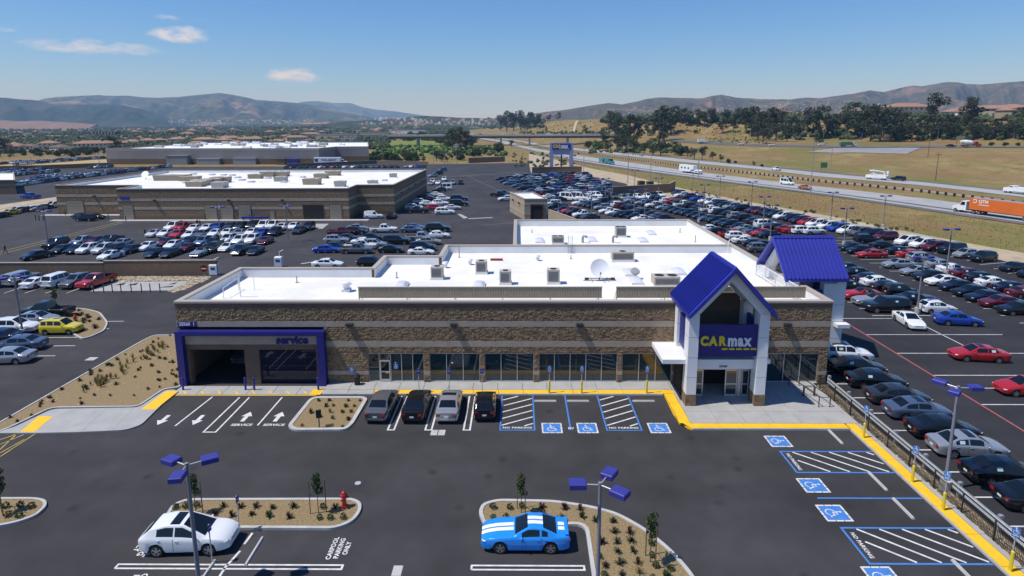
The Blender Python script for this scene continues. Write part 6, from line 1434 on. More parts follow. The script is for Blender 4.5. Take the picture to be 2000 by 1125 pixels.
for x0, x1, dark, y in ((-76.0, -73.2, 0, 144.6), (-72.2, -69.2, 0, 144.6), (-67.8, -64.9, 0, 144.6), (-52.1, -47.2, 1, 144.6), (-45.6, -42.8, 0, 144.6), (-96.0, -93.6, 0, 144.6), (-116.5, -112.2, 0, 153.6), (-60.3, -59.2, 0, 144.6)):
    b = MB(); b.box(x0 - .15, x1 + .15, y - .07, y - .04, 0, 3.75 if x1 - x0 > 1.5 else 2.4); f = on(b2, b, 'bay_door', M['smooth_brown']); g = MB(); h = 3.6 if x1 - x0 > 1.5 else 2.2
    if dark: g.box(x0, x1, y - .09, y - .075, 0, h)  # open bay: a dark sheet stands for its unlit inside
    else:
        for k in range(5): g.box(x0, x1, y - .10, y - .075, h * k / 5 + .02, h * (k + 1) / 5 - .02)
    g.build('bay_fill', M['interior' if dark else 'screen'], f)
b = MB(); b.bevbox(-98.5, -36, 142.6, 144.4, 0, .14, .02); on(b2, b, 'kerb_walk', M['kerb']); b = MB(); b.bevbox(-122, -98, 151.4, 153.4, 0, .14, .02); on(b2, b, 'kerb_walk', M['kerb'])
b = MB(); b.box(-96.4, -94.2, 144.50, 144.54, 5.0, 5.7); on(b2, b, 'address_plate', M['blue'])
for x in (-109, -88, -70, -57): b = MB(); b.box(x - .3, x + .3, 144.1 if x > -97 else 153.1, 144.55 if x > -97 else 153.55, 4.7, 5.0); on(b2, b, 'wall_light', M['dark'])
for yy in (160, 170, 182, 193): b = MB(); b.box(-31.2, -30.8, yy - .3, yy + .3, 4.7, 5.0); on(b2, b, 'wall_light', M['dark'])
b = MB(); b.box(-66.9, -60.5, 143.3, 143.9, .5, .95); b.box(-66.5, -66.3, 143.4, 143.8, .14, .5); b.box(-61.1, -60.9, 143.4, 143.8, .14, .5); on(b2, b, 'blue_bench', M['blue'])
def RG2(px, py): return G(px, py, 6.75)
for k, (px, py, w, d, h) in enumerate(((338, 352, 9, 4, 1.6), (372, 353, 5, 3, 1.3), (384, 364, 4, 3, 1.3), (392, 361, 4.5, 3, 1.3), (414, 358, 4.5, 3, 1.3), (432, 356, 4.5, 3, 1.5), (430, 366, 3, 3, 1.4), (500, 348.5, 3.5, 2.5, 1.3), (525, 344.5, 4, 3, 1.5), (549, 354, 3, 2.5, 1.3), (550, 344, 4, 3, 1.4), (610, 360, 4, 3, 1.6), (628, 348, 3.5, 3, 1.4), (651, 342.5, 4, 3, 1.4), (665, 364, 2.5, 2, 1.4), (728, 358, 2.4, 1.6, .8), (768, 346, 1.8, 1.8, 1.1))):
    p = RG2(px, py); r = empty('roof_unit', (p.x, p.y, 6.75), 0, (f'{"wide" if w > 4.2 else "small"} {"tan screened" if w > 3 else "grey"} roof unit on the back building, {"front" if py > 352 else "rear"} row, {("far left", "left", "middle", "right", "far right")[min(4, int((px - 330) / 88))]}'), 'air conditioner', 'units on the back building')
    b = MB(); n = max(2, int(w / .6)); sl = .18
    b.add([(-w / 2, -d / 2, 0), (w / 2, -d / 2, 0), (w / 2, d / 2, 0), (-w / 2, d / 2, 0), (-w / 2 - sl, -d / 2 - sl, h), (w / 2 + sl, -d / 2 - sl, h), (w / 2 + sl, d / 2 + sl, h), (-w / 2 - sl, d / 2 + sl, h)], [(0, 1, 5, 4), (1, 2, 6, 5), (2, 3, 7, 6), (3, 0, 4, 7), (4, 5, 6, 7)]); b.build('casing', M['screen' if w > 3 else 'grey_metal'], r)
    b = MB(); b.box(-w / 2 - .1, w / 2 + .1, -d / 2 - .1, d / 2 + .1, h - .25, h + .06); b.cyl((0, 0, h + .06), (0, 0, h + .15), min(w, d) * .28, n=10); b.build('top_frame', M['beige_metal'], r)
for k in range(16):
    px, py = random.uniform(360, 760), random.uniform(338, 360); p = RG2(px, py)
    if p.y > 199 or p.y < 148 or p.x > -34 or p.x < -112: continue
    r = MB(); r.box(-.7, .7, -1.1, 1.1, 0, .2); r.box(-.6, .6, -1.0, 1.0, .2, .42); tag(r.build('skylight', M['skylight'], None, (p.x, p.y, 6.75)), f'white skylight dome on the back building, {"front" if py > 349 else "rear"} row, {("far left", "left", "middle", "right", "far right")[min(4, int((px - 360) / 80))]}', 'skylight', 'skylights of the back building')
p = RG2(285, 350); r = empty('satellite_dish', (p.x, p.y, 6.75), 0, 'pale satellite dish on the left part of the back building roof', 'satellite dish'); b = MB(); b.cyl((0, 0, 0), (0, 0, 1.2), .08, n=6); b.build('mast', M['grey_metal'], r); b = MB(); b.cyl((0, -.2, 1.5), (0, .1, 1.3), 1.1, .6, n=18); b.build('reflector', M['white_panel'], r)
# warehouse store far behind
wy = 352
bb = block_building('warehouse_store', 'long grey warehouse store with pale cluttered roof behind the back building', [(-240, 352), (-114, 347), (-111, 371), (-91.5, 372), (-116, 470), (-240, 470)], 9.2, 8.4, 'pale_grey', [(0.02, 3.2, 'smooth_brown'), (7.9, 8.95, 'smooth_band')], roof='liner', liner_='pale_grey')
for k in range(44):
    x, y = random.uniform(-235, -120), random.uniform(358, 465); w = random.uniform(2, 6); h = random.uniform(.8, 1.8); b = MB(); b.bevbox(-w / 2, w / 2, -1.5, 1.5, 0, h, .1); b.box(-w / 2 + .2, -w / 2 + 1.2, -1.2, 1.2, h, h + .3)
    tag(b.build('roof_unit', M[random.choice(('beige_metal', 'grey_metal', 'white_panel', 'white_panel'))], None, (x, y, 8.4)), 'boxy air unit on the roof of the grey warehouse store', 'air conditioner', 'units on the warehouse roof')
for x, w, h, m in ((-196, 12, 5, 'pale_grey'), (-178, 13, 3.2, 'grey_metal'), (-157, 13, 3.4, 'grey_metal'), (-135, 5, 3.2, 'smooth_brown'), (-128, 6, 3, 'blue_lamp')):
    b = MB(); b.box(x - w / 2, x + w / 2, 343.5 if x > -150 else 346.5, 346 if x > -150 else 350, 0, h); b.box(x - w / 2 - .2, x + w / 2 + .2, 343.3 if x > -150 else 346.3, 346.1 if x > -150 else 350.2, h, h + .3); on(bb, b, 'loading_dock', M[m])
# wash building
wb = block_building('wash_building', 'small tan car wash building with white roof and dark doorway', [(1.5, 143.3), (7.0, 143.4), (3.6, 158.3), (-2.2, 157.9)], 5.2, 4.6, 'tan_wall', [(1.2, 1.75, 'smooth_band'), (3.6, 4.2, 'smooth_band')], th=.3)
b = MB(); b.box(3.1, 5.9, 143.22, 143.30, 0, 3.6); on(wb, b, 'doorway', M['interior'])
b = MB(); b.box(2.9, 3.09, 143.05, 143.3, 0, 3.8); b.box(5.91, 6.1, 143.05, 143.3, 0, 3.8); b.box(2.9, 6.1, 143.05, 143.3, 3.81, 4.0); on(wb, b, 'door_frame', M['smooth_brown'])
for t in (.3, .72): b = MB(); x, y = 1.5 - 3.7 * t, 143.3 + 14.6 * t; b.box(x - .45, x - .1, y - .25, y + .25, 3.4, 3.8); on(wb, b, 'wall_light', M['dark'])
def wall_run(pts, h, label, m='brown_wall', th=.3, name='block_wall', cop='smooth_band', z0=0.0):
    c = pts[0]; r = empty(name, (c[0], c[1], z0), 0, label, 'wall')
    for a, b_ in zip(pts, pts[1:]):
        a, b_ = Vector((a[0] - c[0], a[1] - c[1])), Vector((b_[0] - c[0], b_[1] - c[1])); m_ = (a + b_) / 2; L = (b_ - a).length; rz = math.atan2((b_ - a).y, (b_ - a).x)
        b = MB(); b.obox((m_.x, m_.y, h / 2), L / 2, th / 2, h / 2, rz); b.build('wall_panel', M[m], r); b = MB(); b.obox((m_.x, m_.y, h + .06), L / 2, th / 2 + .05, .058, rz); b.build('wall_cap', M[cop], r)
    return r
wall_run([(-130, 90), (-63.8, 90.0)], 2.0, 'brown plastered wall behind the parked cars on the left'); wall_run([(-63.75, 90.0), (-46.4, 90.3)], 2.3, 'slightly taller end of the brown wall beside the rock bed')
wall_run([tuple(G(1039, 339).xy), tuple(G(1136, 337.5).xy)], 2.9, 'brown wall below the tall roadside sign'); wall_run([tuple(G(1196, 383).xy), tuple(G(1306, 376).xy), tuple(G(1318, 369.5).xy)], 2.9, 'brown retaining wall behind the white trucks in the right lot')
a, b_ = G(1072, 410, 2.6), G(1124, 428, 2.6); wall_run([tuple(a.xy), tuple(b_.xy)], 2.6, 'tan wall running out from the wash building', 'tan_wall')
wall_run([tuple(G(560, 327).xy), tuple(G(735, 319.5).xy), tuple(G(836, 322).xy)], 1.8, 'dark wall along the far edge of the back lot')
wall_run([tuple(G(915, 318.5).xy), tuple(G(986, 315.5).xy)], 3.0, 'brown wall at the far corner of the lot below the dirt slope'); wall_run([tuple(G(-40, 334).xy), tuple(G(86, 331).xy), tuple(G(220, 325.5).xy)], 2.2, 'long dark wall below the dry grass strip on the far left', 'brown_wall')
p = G(33, 379); lb = block_building('store_building', 'dark brown block building cut by the left edge of the picture', [(p.x, p.y), (p.x * 1.16, p.y * 1.16), (p.x * 1.16 - 60, p.y * 1.16), (p.x - 60, p.y - 6)], DY(33, 351, p.y).z, DY(33, 351, p.y).z - .7, 'brown_wall', [(2.5, 3.0, 'smooth_brown')])
# roadside pylon sign
M['pylon'] = mat('shade_blue_panel', (.27, .30, .46), .5)  # pale sign panels, the blue of their shaded faces put into the colour
ps = empty('pylon_sign', (20.2, 284, 0), 0, 'tall two legged roadside sign with dark blue name board', 'sign')
for x in (-4.6, 4.6): b = MB(); b.bevbox(x - .85, x + .85, -.7, .7, 0, 13.9, .05); b.build('leg', M['pylon'], ps)
b = MB(); b.box(-3.74, 3.74, -.55, .55, 8.3, 13.9); b.build('panel', M['pylon'], ps); b = MB(); b.box(-4.3, 4.3, -.8, -.71, 10.6, 13.4); nb = b.build('name_board', M['blue'], ps); b = MB(); b.cyl((0, 0, 0), (0, 0, 8.3), .35, n=10); b.build('centre_post', M['dark'], ps)
x = -3.9
for ch, m in zip('CARmax', ('yellow', 'yellow', 'yellow', 'white', 'white', 'white')):
    me = text_mesh('letter', ch, M[m], 2.0 if ch < 'a' else 2.6, .11, extrude=.03, align='LEFT', sx=.78 if ch < 'a' else .64); o = meshob('letter', me, nb, (x, -.84, 12.2)); o.rotation_euler = (math.pi / 2, 0, 0); x += max(v.co.x for v in me.vertices) + .10
b = MB(); b.box(-1.2, 3.6, -.83, -.80, 10.95, 11.2); b.build('dash', M['yellow'], nb)
# ------------------------------------------------------------------ freeway, overpass, side road
def road(name, outer, inner, m, dz=.06, step=25.0, mark=None):
    """road surface between two edge lines of equal count, laid on the terrain"""
    b = MB(); L, R = [], []
    for (a0, a1), (c0, c1) in zip(zip(outer, outer[1:]), zip(inner, inner[1:])):
        n = max(1, int((Vector(a1) - Vector(a0)).length / step))
        for k in range(n): t = k / n; L.append(Vector(a0).lerp(Vector(a1), t)); R.append(Vector(c0).lerp(Vector(c1), t))
    L.append(Vector(outer[-1])); R.append(Vector(inner[-1]))
    for i in range(len(L) - 1):
        q = [L[i], R[i], R[i + 1], L[i + 1]]
        b.quad(*[(p.x, p.y, terrain(p.x, p.y) + dz + (.35 if p.y > 700 else 0)) for p in q])
    return tag(b.build(name, m), kind='structure'), L, R
OUT = [(116.7, 128.2), (114, 135.4), (110.3, 145.9), (106.5, 159.1), (102.1, 174.9), (96.4, 193.4), (86.6, 216.2), (69.1, 260.6), (49.5, 312.3), (34.4, 367.7), (15.3, 477.6), (-4, 605), (-22, 720), (-88, 1000), (-206, 1700), (-385, 3000)]
INN = [(132.2, 145.7), (130.1, 155.1), (127.1, 168.9), (122.7, 183.9), (116.5, 200.1), (108.5, 218.2), (98.1, 245.5), (79.6, 300.8), (59.3, 374.3), (40.9, 438), (17.4, 543.5), (2, 640), (-10, 735), (-70, 1008), (-188, 1703), (-368, 3002)]
FN = [(157.2, 174), (155.2, 185.8), (151.7, 202.3), (147.2, 221.4), (138.9, 239.5), (128.5, 259.3), (119.2, 299.4), (95.1, 360.1), (70.1, 443.5), (48.6, 520.8), (20.2, 630.3), (5, 725), (-10, 800), (-58, 1030), (-177, 1760), (-352, 3000)]
FE_ = [(168.9, 187.2), (167.1, 200.5), (163.2, 217.9), (157.8, 237.6), (150.5, 259.7), (141.5, 285.8), (129, 324.2), (106.1, 402.2), (76.8, 486.5), (53.6, 574.9), (21.9, 684.9), (13, 735), (2, 808), (-46, 1034), (-164, 1765), (-337, 3004)]
road('freeway', OUT, INN, M['road_concrete']); road('freeway', FN, FE_, M['road_concrete'])
def between(A_, B_, t0, t1): return [tuple(Vector(a).lerp(Vector(b), t0)) for a, b in zip(A_, B_)], [tuple(Vector(a).lerp(Vector(b), t1)) for a, b in zip(A_, B_)]
for A_, B_, t0, t1, m, nm in ((OUT, INN, .0, .17, 'asphalt_old', 'freeway_shoulder'), (OUT, INN, .30, .40, 'asphalt_old', 'worn_lane'), (FN, FE_, .74, 1.0, 'asphalt_old', 'freeway_shoulder')):
    o, i = between(A_, B_, t0, t1); road(nm, o, i, M[m], .075)
for A_, B_, t in ((OUT, INN, .185), (OUT, INN, .93), (FN, FE_, .10), (FN, FE_, .71)):
    o, i = between(A_, B_, t, t + .012); road('edge_line', o, i, M['paint_white'], .09)
# median guardrail
gl = [tuple(Vector(a).lerp(Vector(b), .42)) for a, b in zip(INN, FN)][:11]; mg = empty('median_guardrail', (gl[1][0], gl[1][1], 0), 0, 'steel guardrail with dark posts along the freeway median', 'guardrail')
acc = []
for a, b_ in zip(gl, gl[1:]):
    a, b_ = Vector(a), Vector(b_); n = max(1, int((b_ - a).length / 2.7))
    for k in range(n): acc.append(a.lerp(b_, k / n))
b = MB(); b.box(-.14, .14, -.4, .4, 0, 1.0); me = b.mesh('rail_post', M['black']); b = MB(); g0 = Vector(gl[1])
for a, c in zip(acc, acc[1:]): b.extr([(a.x - g0.x, a.y - g0.y, .45), (a.x - g0.x, a.y - g0.y, .8), (c.x - g0.x, c.y - g0.y, .8), (c.x - g0.x, c.y - g0.y, .45)], (.06, .02, 0))
b.build('rail_beam', M['galv'], mg)
for a in acc[:190]: meshob('rail_post', me, mg, (a.x - g0.x - .15, a.y - g0.y, 0))
# dirt bank between the lot and the freeway, and the dirt slope with utility boxes
def sheet(name, pts, m, z=.0):
    b = MB(); b.poly([(p[0], p[1], z) for p in pts]); 
    n = sum(pts[i][0] * pts[(i + 1) % len(pts)][1] - pts[(i + 1) % len(pts)][0] * pts[i][1] for i in range(len(pts)))
    if n < 0: b.f[0].reverse()
    return tag(b.build(name, m), kind='structure')
lot_edge = [(2060, 545), (2000, 520), (1887, 489), (1752, 465), (1650, 438), (1461, 401), (1359, 381), (1300, 386), (1240, 378), (1224, 359), (1179, 349), (1138, 341), (1037, 337), (1033, 318)]
top_edge = [(1033, 300), (1060, 306), (1110, 318), (1150, 328), (1180, 334), (1230, 343), (1290, 358), (1340, 370), (1461, 394), (1650, 427), (1760, 450), (1887, 474), (2000, 494), (2060, 510)]
sheet('dirt_bank', gp(lot_edge) + gp(top_edge), M['dirt'], -.012)
for k, (px, py) in enumerate(((1252, 365), (1269, 366))):
    p = G(px, py); r = empty('utility_box', (p.x, p.y, 0), .2, 'green utility box above the brown retaining wall, ' + ('left' if k == 0 else 'right') + ' one', 'utility box', 'green utility boxes'); b = MB(); b.bevbox(-1.1, 1.1, -.9, .9, .1, 2.2, .05); b.build('cabinet', M['leaf_olive'], r); b = MB(); b.box(-1.0, 1.0, -.93, -.905, .3, 2.0); b.box(-1.3, 1.3, -1.1, 1.1, 0, .1); b.build('door_panel', M['dark'], r)
# overpass
ov = empty('overpass', (0, 640, 0), 0, 'flat concrete overpass crossing the freeway in the distance', 'bridge')
b = MB(); b.box(-135, 112, -9, 9, 9.4, 10.4); b.build('deck', M['kerb'], ov); b = MB(); b.box(-134, 111, -7.5, 7.5, 7.4, 9.395); b.build('girder', M['smooth_brown'], ov)
for y in (-9.2, 9.0): b = MB(); b.box(-135, 112, y, y + .2, 9.6, 11.3); b.build('parapet', M['kerb'], ov)
for x in (-105, -62, -18, 12, 52, 90): b = MB(); b.box(x - .8, x + .8, -7, 7, -1, 7.39); b.build('pier', M['kerb'], ov)
rs = random.Random(3)
for k in range(13):
    x = -120 + k * 17 + rs.uniform(-5, 5); kd_ = rs.choice(('sedan', 'suv', 'pickup', 'minivan')); cl = rs.choice(('white', 'white', 'silver', 'black', 'navy', 'red', 'grey'))
    add_car(x, 640 + rs.choice((-6, -3, 3)), 0, kd_, cl, 'small car crossing the distant overpass', 'cars on the overpass', 0, 'passing_car', z=10.42)
# road on the rise beyond the freeway and the bare pad beside it
sr = [GT(px, py) for px, py in ((1300, 274), (1370, 278), (1450, 283), (1540, 285), (1640, 286.5), (1760, 286.5), (1880, 286.5), (2000, 287), (2150, 288))]
b = MB()
for i in range(len(sr) - 1):
    for k in range(6):
        p, q = sr[i].lerp(sr[i + 1], k / 6), sr[i].lerp(sr[i + 1], (k + 1) / 6); d = (q - p).normalized(); n = Vector((-d.y, d.x, 0)) * 6.5
        def onT(v): return (v.x, v.y, terrain(v.x, v.y) + .22)
        b.quad(onT(p - n), onT(q - n), onT(q + n), onT(p + n))
tag(b.build('side_road', M['asphalt_old']), kind='structure')
b = MB(); N = 12
A0, A1, B0, B1 = GT(1575, 297.5), GT(1770, 301), GT(1640, 289), GT(1800, 289)
for i in range(N):
    for j in range(4):
        def at_(u, v): q = A0.lerp(A1, u).lerp(B0.lerp(B1, u), v); return (q.x, q.y, terrain(q.x, q.y) + .16)
        b.quad(at_(i / N, j / 4), at_((i + 1) / N, j / 4), at_((i + 1) / N, (j + 1) / 4), at_(i / N, (j + 1) / 4))
tag(b.build('bare_pad', M['pale_grey']), kind='structure')
ft = [GT(px, py) for px, py in ((1118, 262), (1122, 250), (1127, 236))]; b = MB()
for a, c in zip(ft, ft[1:]):
    for k in range(5):
        p, q = a.lerp(c, k / 5), a.lerp(c, (k + 1) / 5); b.quad(*[(v.x + s, v.y, terrain(v.x + s, v.y) + .45) for v, s in ((p, -2), (p, 2), (q, 2), (q, -2))])
tag(b.build('dirt_track', M['dirt']), kind='structure')
# ------------------------------------------------------------------ traffic
def axle(mb, x, r, w, m): 
    for s in (-1, 1): mb.cyl((x, s * (w / 2 - .28), r), (x, s * w / 2, r), r, n=12, m=m)
def wheels(parent, xs, r=.5, w=2.4):
    b = wheel_mesh(r, .3, False); rb = rim_builder(r, .3); b.add(rb.v, rb.f, 1); me = b.mesh('wheel', [M['tyre'], M['rim']])
    for x in xs:
        for s in (-1, 1): meshob('wheel', me, parent, (x, s * (w / 2 - .16), r))
def cab(parent, x0, col, conv=True, h=2.9, w=2.3, glassn=True):
    """truck cab whose back is at x0 and that faces +x"""
    P = [(x0, .7), (x0, h), (x0 + 1.25, h), (x0 + 1.75, 1.95)] + ([(x0 + 3.2, 1.72), (x0 + 3.4, 1.5), (x0 + 3.4, .55)] if conv else [(x0 + 1.95, 1.6), (x0 + 1.95, .5)]); b = MB()
    b.extr([(x, w / 2, z) for x, z in P], (0, -w, 0)); c = b.build('cab', M[col], parent); g = MB()
    g.quad((x0 + 1.30, -w / 2 + .15, h - .12), (x0 + 1.30, w / 2 - .15, h - .12), (x0 + 1.765, w / 2 - .15, 2.02), (x0 + 1.765, -w / 2 + .15, 2.02))
    for s in (-1, 1): g.add([(x0 + .35, s * (w / 2 + .008), 1.95), (x0 + 1.55, s * (w / 2 + .008), 1.95), (x0 + 1.2, s * (w / 2 + .008), h - .2), (x0 + .35, s * (w / 2 + .008), h - .2)], [(0, 1, 2, 3)])
    for v in range(4): g.v[v] = (g.v[v][0] + .012, g.v[v][1], g.v[v][2] + .012)
    g.build('cab_glass', M['car_glass'], c); xf = x0 + (3.4 if conv else 1.95); b = MB(); b.box(xf + .005, xf + .12, -w / 2, w / 2, .45, .8); b.build('bumper', M['chrome'], parent)
    for s in (-1, 1): b = MB(); b.box(xf + .01, xf + .05, s * .85 - .16, s * .85 + .16, .95, 1.15); b.build('headlight', M['headlight'], parent)
# orange trailer with white tractor
q = G(1919, 419); hd = math.atan2(41.2, -13.5); p = q + Vector((math.cos(hd) * 5.2 - math.sin(hd) * -1.2 * 0 - .9, math.sin(hd) * 5.2, 0))
sm = empty('semi_truck', (p.x, p.y, .07), hd, 'white tractor pulling a long orange freight trailer on the freeway', 'truck'); cab(sm, -2.6, 'white', True, 3.0)
b = MB(); b.box(-7.2, -2.61, -.45, .45, .75, 1.0); b.build('chassis', M['dark'], sm); wheels(sm, [0, -4.6, -5.9, -16.2, -17.4], .5, 2.5)
b = MB(); b.bevbox(-19.2, -3.4, -1.28, 1.28, 1.15, 4.05, .03); tr = b.build('trailer', M['orange'], sm); b = MB(); b.box(-19.0, -3.6, -1.2, 1.2, 4.055, 4.085); b.build('trailer_roof', M['grey_metal'], tr); b = MB(); b.box(-18.8, -8, -1.0, 1.0, .95, 1.145); b.build('trailer_rail', M['dark'], tr)
for s in (1,):
    me = text_mesh('lettering', 'QTN', M['white'], 1.05, .03, extrude=.005, align='LEFT'); o = meshob('lettering', me, tr, (-6.0, 1.29, 3.35)); o.rotation_euler = (math.pi / 2, 0, math.pi); o.location.x = -5.6
    b = MB(); 
    for k in range(14): a0, a1 = RAD(20 + 22 * k), RAD(42 + 22 * k); b.add([(-4.7 + r_ * math.cos(t), 1.292, 3.35 + r_ * math.sin(t)) for r_, t in ((.52, a0), (.52, a1), (.34, a1), (.34, a0))], [(0, 1, 2, 3)])
    b.build('logo', M['white'], tr); b = MB(); b.box(-8.2, -5.6, 1.285, 1.295, 2.45, 2.6); b.build('small_lettering', M['white'], tr)
    me = text_mesh('lettering', 'QTN', M['white'], 1.05, .03, extrude=.005, align='LEFT'); o = meshob('lettering', me, tr, (-8.6 + 1.0, -1.29, 3.35)); o.rotation_euler = (math.pi / 2, 0, 0)
def fwy_dir(A_, px, py):
    p = G(px, py); best = min(range(len(A_) - 1), key=lambda i: (Vector(A_[i]).lerp(Vector(A_[i + 1]), .5) - p.xy).length); v = Vector(A_[best + 1]) - Vector(A_[best]); return p, math.atan2(v.y, v.x)
# teal dump truck with its trailer, heading towards the camera
p, a = fwy_dir(OUT, 1187, 320); r = empty('dump_truck', (p.x, p.y, .07), a + math.pi, 'teal dump truck towing a matching trailer on the freeway', 'truck'); cab(r, 3.2, 'p_teal'); wheels(r, [6.0, 1.2, -.2, -4.6, -9.0]); 
for x0, x1 in ((-2.2, 3.0), (-10.2, -4.2)): b = MB(); b.extr([(x0, 1.2, 1.1), (x1, 1.2, 1.1), (x1 + .2, 1.2, 2.9), (x0 - .3, 1.2, 2.9)], (0, -2.4, 0)); b.build('dump_box', M['p_teal'], r)
b = MB(); b.box(-10, 3.2, -.4, .4, .75, 1.05); b.build('chassis', M['dark'], r)
p, a = fwy_dir(OUT, 1352, 339); r = empty('caravan_rig', (p.x, p.y, .07), a + math.pi, 'white fifth wheel caravan drawn by a white pickup truck', 'caravan'); b = MB(); b.extr([(-8.5, 1.2, .8), (0.2, 1.2, .8), (.2, 1.2, 1.9), (2.2, 1.2, 1.9), (2.0, 1.2, 3.6), (-8.5, 1.2, 3.7)], (0, -2.4, 0)); bd = b.build('caravan_body', M['white_panel'], r); wheels(r, [-4.2, -5.2, 1.6, 5.4], .4, 2.3); cab(r, 2.6, 'white', True, 2.0, 2.0); b = MB(); b.box(.3, 2.58, -1.0, 1.0, .7, 1.3); b.build('truck_bed', M['p_white'], r)
b = MB()
for x in (-7, -4.5, -2): b.box(x, x + 1.1, 1.205, 1.22, 2.0, 2.7); b.box(x, x + 1.1, -1.22, -1.205, 2.0, 2.7)
b.build('windows', M['car_glass'], bd)
for px, py, kd_, cl, lab, A_, rev in ((1537, 361, 'tall_van', 'white', 'white passenger van driving on the near side of the freeway', OUT, 1), (1572, 370, 'sedan', 'copper', 'copper coloured sedan following the white van on the freeway', OUT, 1), (1516, 333, 'pickup', 'white', 'white pickup on the far side of the freeway', FN, 0), (1754, 353, 'big_suv', 'black', 'black large SUV behind the bucket truck on the freeway', FN, 0),
                                      (1036, 289, 'suv', 'white', 'white car far down the freeway near the overpass', OUT, 1), (1253, 305, 'sedan', 'silver', 'silver car at the slip road below the trees', FN, 0)):
    p, a = fwy_dir(A_, px, py); add_car(p.x, p.y, a + math.pi * rev, kd_, cl, lab, 'vehicles on the freeway', 0, 'passing_car', z=.08)
# bucket truck
def service_truck(px, py, label, bucket, A_=FN, rev=0):
    p, a = fwy_dir(A_, px, py); r = empty('utility_truck', (p.x, p.y, .08), a + math.pi * rev, label, 'truck', 'white utility trucks'); cab(r, 1.0, 'white', True, 2.5); wheels(r, [3.6, -2.4], .48, 2.3); b = MB(); b.box(-4.0, .95, -1.15, 1.15, .75, 1.7); b.box(-4.0, .95, -1.16, -.7, 1.7, 2.1); b.box(-4.0, .95, .7, 1.16, 1.7, 2.1); b.build('service_body', M['white_panel'], r)
    if bucket:
        b = MB(); b.cyl((-2.6, 0, 1.7), (-2.6, 0, 3.1), .35, n=10); b.cyl((-2.6, 0, 3.1), (3.6, 0, 3.45), .22, n=8); b.cyl((-2.9, .3, 3.2), (2.2, .3, 3.7), .16, n=8); b.build('boom', M['white_panel'], r); b = MB(); b.box(-4.4, -3.5, -.4, .4, 2.6, 3.6); b.build('bucket', M['white_panel'], r)
service_truck(1714, 351, 'white bucket truck with folded boom on the far carriageway', True); service_truck(1990, 379, 'white service truck at the right edge of the freeway', False)
# vehicles on the side road
def sroad(px, py): 
    p = GT(px, py); return p, -.02
p, a = sroad(1654, 287.5); r = empty('dump_truck', (p.x, p.y, p.z + .25), a, 'green bulk truck with white cab on the road beyond the freeway', 'truck'); cab(r, 3.6, 'white', False, 2.7); wheels(r, [4.4, -1.5, -3.0]); b = MB(); b.extr([(-5, 1.2, 1.0), (3.3, 1.2, 1.0), (3.3, 1.2, 2.6), (1, 1.2, 3.0), (-4.6, 1.2, 2.7)], (0, -2.4, 0)); b.build('dump_box', M['p_green'], r)
p, a = sroad(1892, 287.5); r = empty('concrete_mixer', (p.x, p.y, p.z + .25), a, 'concrete mixer with white drum and red cab on the far road', 'truck'); cab(r, 2.6, 'p_red'); wheels(r, [5.2, -1.2, -2.6]); b = MB(); b.cyl((-4.6, 0, 3.1), (-2.2, 0, 2.6), .6, 1.35, n=14); b.cyl((-2.2, 0, 2.6), (.8, 0, 2.3), 1.35, 1.25, n=14); b.cyl((.8, 0, 2.3), (2.3, 0, 2.1), 1.25, .6, n=14); b.build('drum', M['white_panel'], r); b = MB(); b.box(-4.5, 2.6, -.5, .5, .75, 1.05); b.build('chassis', M['dark'], r)
p, a = sroad(1372, 280); r = empty('box_truck', (p.x, p.y, p.z + .25), a, 'white box truck on the far road below the trees', 'truck'); cab(r, 2.2, 'white', False, 2.4); wheels(r, [3.2, -2.2], .45); b = MB(); b.box(-4, 2.1, -1.2, 1.2, .9, 3.3); b.build('cargo_box', M['white_panel'], r)
for px, py, kd_, cl, lab in ((1448, 283.5, 'coupe', 'white', 'white sports car on the far road'), (1605, 284.5, 'sedan', 'white', 'white sedan behind the green truck on the far road'), (1857, 287.5, 'sedan', 'black', 'black sedan behind the concrete mixer on the far road'), (1508, 285.5, 'sedan', 'white', 'white sedan furthest left of two on the far road')):
    p, a = sroad(px, py); add_car(p.x, p.y, 0, kd_, cl, lab, 'cars on the far road', 0, 'passing_car', z=p.z + .25)
# lorry at the warehouse docks
p = G(648, 321); r = empty('semi_truck', (p.x, p.y - 2, .02), 0, 'white semi truck with blue lettering at the warehouse docks', 'truck'); b = MB(); b.bevbox(-9, 6, -1.3, 1.3, 1.15, 4.1, .03); tr = b.build('trailer', M['white_panel'], r); cab(r, 6.3, 'white', True, 3.0); wheels(r, [9.2, 5.2, 4.0, -6.6, -7.8])
o = meshob('lettering', text_mesh('lettering', 'WAL-MART', M['blue'], 1.7, .05, extrude=.005), tr, (-.6, -1.31, 2.6)); o.rotation_euler = (math.pi / 2, 0, 0)
b = MB(); b.box(-8.6, -6.6, -1.315, -1.305, 1.6, 3.4); b.build('blue_patch', M['blue'], tr)
